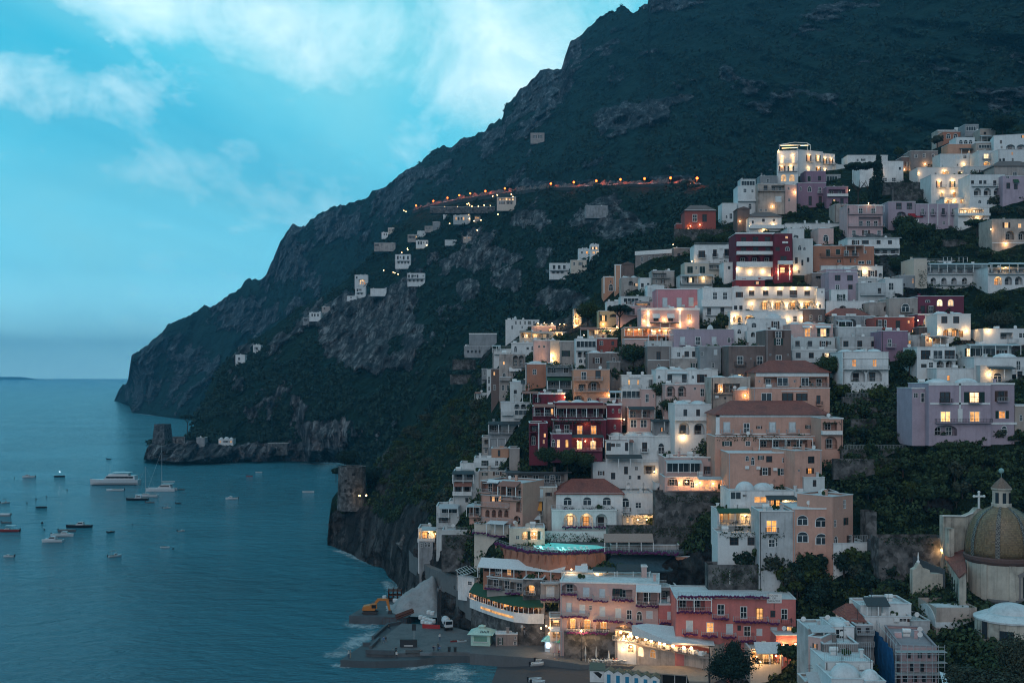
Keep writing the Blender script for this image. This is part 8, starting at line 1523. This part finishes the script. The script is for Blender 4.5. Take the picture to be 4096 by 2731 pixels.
for r_,x,y,kd,mt,s_,lf,tk,nm,lb in(('R6',745,800,'pine',2,1.0,14.3,'pine','pine_tree','left half of the twin umbrella pine before the white villa'),('R6',850,790,'pine',2,.95,14.6,'pine','pine_tree','right half of the twin umbrella pine before the white villa'),('R6',922,800,'cy',2,2.35,1,'cy','cypress_tree','tall dark cypress right of the umbrella pines'),('R6',862,810,'cy',2,1.25,1,'cy','cypress_tree','shorter dark cypress under the umbrella pines'),('R6',2040,200,'con',2,1.4,4,'a','tree','large dark tree on the skyline at the top right of the town'),('R6',1100,400,'a',3,1,3,'a','tree','yellow green tree behind the ridge houses'),('R6',1455,300,'a',1,1.1,3,'a','tree','grey green tree below the topmost house'),('R3',1080,440,'con',3,1.05,7,'big','tree','tall lamp-lit tree beside the restaurant terraces'),('R3',1330,415,'pine',2,.85,7,'pine','pine_tree','umbrella pine before the yellow house and the pink hotel'),('R4',155,380,'a',0,1.1,2.2,'s','tree','round dark tree at the left of the floodlit arcade'),('R4',2120,300,'con',3,1.1,4,'a','tree','broad tree lit from below right of the magenta house'),('R4',2170,375,'con',1,.9,2.5,'a','tree','wide grey green tree under the lit tree at the right border'),('R4',1520,690,'con',0,.9,4,'a','tree','big dark tree between the double arch house and the modern house'),('R4',940,740,'con',0,.9,4,'a','tree','tall dark tree behind the red tiled orange house'),('R5',1180,1180,'con',0,1,2,'s','tree','dark hedge tree hanging below the red cliff villa terrace'),('R5',1330,1170,'con',0,.9,2,'s','tree','dark hedge tree left of the lamp above the crimson hotel'),('R5',960,1190,'con',0,.9,2,'s','tree','ivy covered mound left of the terrace hedge'),('R6',1810,1090,'pine',0,.8,5,'pine','pine_tree','flat topped pine in the gardens left of the beige arched villa'),('R6',1100,1390,'con',0,.75,2.5,'s','tree','round bush tree left of the white balcony hotel'),('R6',1240,1150,'con',0,1.3,3,'a','tree','dense tree in the middle of the dark garden'),('R6',1160,1060,'con',0,1.1,3,'a','tree','dense tree at the left of the dark garden'),('R3',1650,930,'con',0,.8,2,'s','tree','purple black creeper tree on the corner of the white house'),('R3',1740,1060,'con',0,.85,2,'s','tree','dark garden tree beneath the pink arches'),('R3',1440,680,'con',0,1,3,'a','tree','dark tree in the gap left of the taupe block'),('R3',1290,850,'a',0,1,3,'a','tree','narrow dark tree right of the ochre house'),('R3',760,1450,'con',0,.75,2.4,'s','tree','garden tree under the wine red hotel, left of three'),('R3',920,1470,'con',0,.75,2.4,'s','tree','garden tree under the wine red hotel, middle of three'),('R3',1050,1490,'con',0,.75,2.4,'s','tree','garden tree under the wine red hotel, right of three'),('S2',2080,600,'con',2,1.1,3,'a','tree','dark pine clump behind the round stone tower'),('S2',2300,800,'con',2,1.3,3,'a','tree','dark trees crowding the right side of the round tower'),('S2',1975,690,'s',2,1.6,1,'s','tree','small bush clinging to the left side of the round tower'),('S2',2060,900,'a',2,1.3,.6,'s','tree','bush spilling over the cliff below the round tower')):
 tree(tp(r_,x,y,.4,-7 if 'wine red' in lb else-1),kd,lb,mat=mt,sc_=s_,lift=lf,tk=tk,name=nm)
tree(px(*U('S5',2030,1000),150),'big','big dark leafy tree filling the lower right corner',mat=1,lift=-.6,tk='s',sq=(1.0,.8,.60));tree(px(*U('S5',2330,900),154),'big','tall dark leafy tree on the right border in front of the apse',mat=1,lift=2.6,tk='s',sc_=.8,sq=(.8,.8,.95));tree(px(*U('S5',1690,980),158),'con','lower left bough clump of the dark trees in the corner',mat=1,lift=1.0,tk='s',sc_=.62)
tree(px(*U('R2',215,1620),196),'big','broad dark conifer in front of the promenade restaurant',mat=2,lift=5.6,tk='big',sc_=.80,sq=(.98,.9,.88),name='pine_tree');tree(px(*U('R2',230,1360),197),'con','pointed crown top of the broad dark conifer',mat=2,lift=.4,tk='s',sc_=.55,sq=(.8,.8,1.2),name='pine_tree')
for x,y in((660,1420),(590,1410)):tree(px(*U('R2',x,y),210),'a','garden tree by the glowing porch and the striped parasols',mat=0,lift=1.8,tk='s',sc_=.8,group='garden trees by the porch')
p_,_=ground('headland',*U('S2',580,270),6);tree(px(*U('S2',585,275),p_-2),'pine','leaning umbrella pine on the ridge right of the square tower',mat=2,lift=8,tk='pine',sc_=1.1,name='pine_tree')
def inside(poly,n,rs):
 P_=np.array(poly,float);out=[];lo,hi=P_.min(0),P_.max(0)
 while len(out)<n:
  q=rs.uniform(lo,hi);c=False
  for(x1,y1),(x2,y2)in zip(P_,np.roll(P_,-1,0)):
   if(y1>q[1])!=(y2>q[1])and q[0]<(x2-x1)*(q[1]-y1)/(y2-y1)+x1:c=not c
  if c:out.append(q)
 return out
G_=[([(1930,880),(2090,880),(2110,1010),(2200,1020),(2160,1150),(1960,1150),(1930,1000)],50,'dark citrus tree on the garden terraces left of the lilac villa',0),([(2120,1000),(2352,985),(2352,1170),(2200,1170),(2130,1120)],38,'dark bushy tree on the slope above the church',0),([(1640,1190),(1960,1280),(2050,1290),(2060,1420),(1900,1400),(1850,1370),(1690,1300)],62,'black green tree on the steep slope behind the salmon red hotel',2),([(1500,1150),(1640,1150),(1650,1230),(1560,1240),(1480,1200)],20,'vine garden tree beside the glowing garden restaurant',0),([(2060,520),(2240,530),(2300,600),(2100,590)],20,'garden tree above the white balcony hotel',0),([(1790,470),(1930,470),(1930,505),(1800,510)],12,'garden bush tree below the purple house',0),([(930,985),(1100,900),(1105,1010),(1010,1190),(900,1150),(860,1070)],72,'olive grey tree on the green slope left of the town',1),([(2250,470),(2352,470),(2352,500),(2270,500)],8,'clipped round tree in the garden at the right border',1)]
for poly,n,lb,mt in G_:
 for q in inside(poly,n,RS):
  sx,sy=q*1.7415;d=TD(sx,sy)+2.5;k='abcs'[RS.randint(4)]
  if RS.rand()<.35:mt_=RS.choice([0,1,2,3])
  else:mt_=mt
  p=px(sx,sy,d);tree((p[0],p[1],p[2]-.8),k,lb,group=lb.replace('tree','trees'),mat=mt_,sc_=RS.uniform(.6,1.05),lift=2.2,tk='s' if k=='s' else 'a')
def wood(name,sheets,n,R_,per,leaf,mats,keep=.5,box=None,seed=1,lift=.2):
 X,Y,D2,rk=GROUND[sheets];ny,nx=X.shape;out=[]
 i=RS.randint(2,ny-2,n);j=RS.randint(2,nx-2,n);P_=np.stack([(X[i,j]-CX)/F*D2[i,j],D2[i,j],H-(Y[i,j]-HY)/F*D2[i,j]],1)
 ok=(rk[i,j]<keep)&(fbm(P_/(R_*7),3,.5,seed)>.40)&(P_[:,2]>3)
 if box:ok&=box(X[i,j]/1.7415,Y[i,j]/1.7415)
 P_=P_[ok];rad=R_*RS.uniform(.55,1.25,len(P_));P_[:,2]+=rad*lift
 V=leaves(P_,rad,per,leaf,.8);tag(link(name,np_mesh(name,V,quads(V),mats,smooth=False)),kind='stuff')
wood('mountain_forest','mountain',22000,4.0,14,1.1,LF[2],.35,lambda x,y:x>620)
wood('headland_forest','headland',9000,3.6,34,.85,LF[2],.35)
wood('hillside_scrub','hillside',12000,1.7,46,.30,LF[0],.6,lambda x,y:((x<1120)|(x>1150)),5)
# haze: the sea air that fades the far cape
hm,N=new_mat('sea_haze')
vol=N.n('ShaderNodeVolumePrincipled',{'Color':(.20,.66,1,1),'Density':0.0001,'Anisotropy':0.0})
N.n('ShaderNodeOutputMaterial',{'Volume':vol.outputs[0]})
b=MB().box(-15500,15500,-420,20400,-12,680)
tag(b.build('haze',hm),kind='stuff')
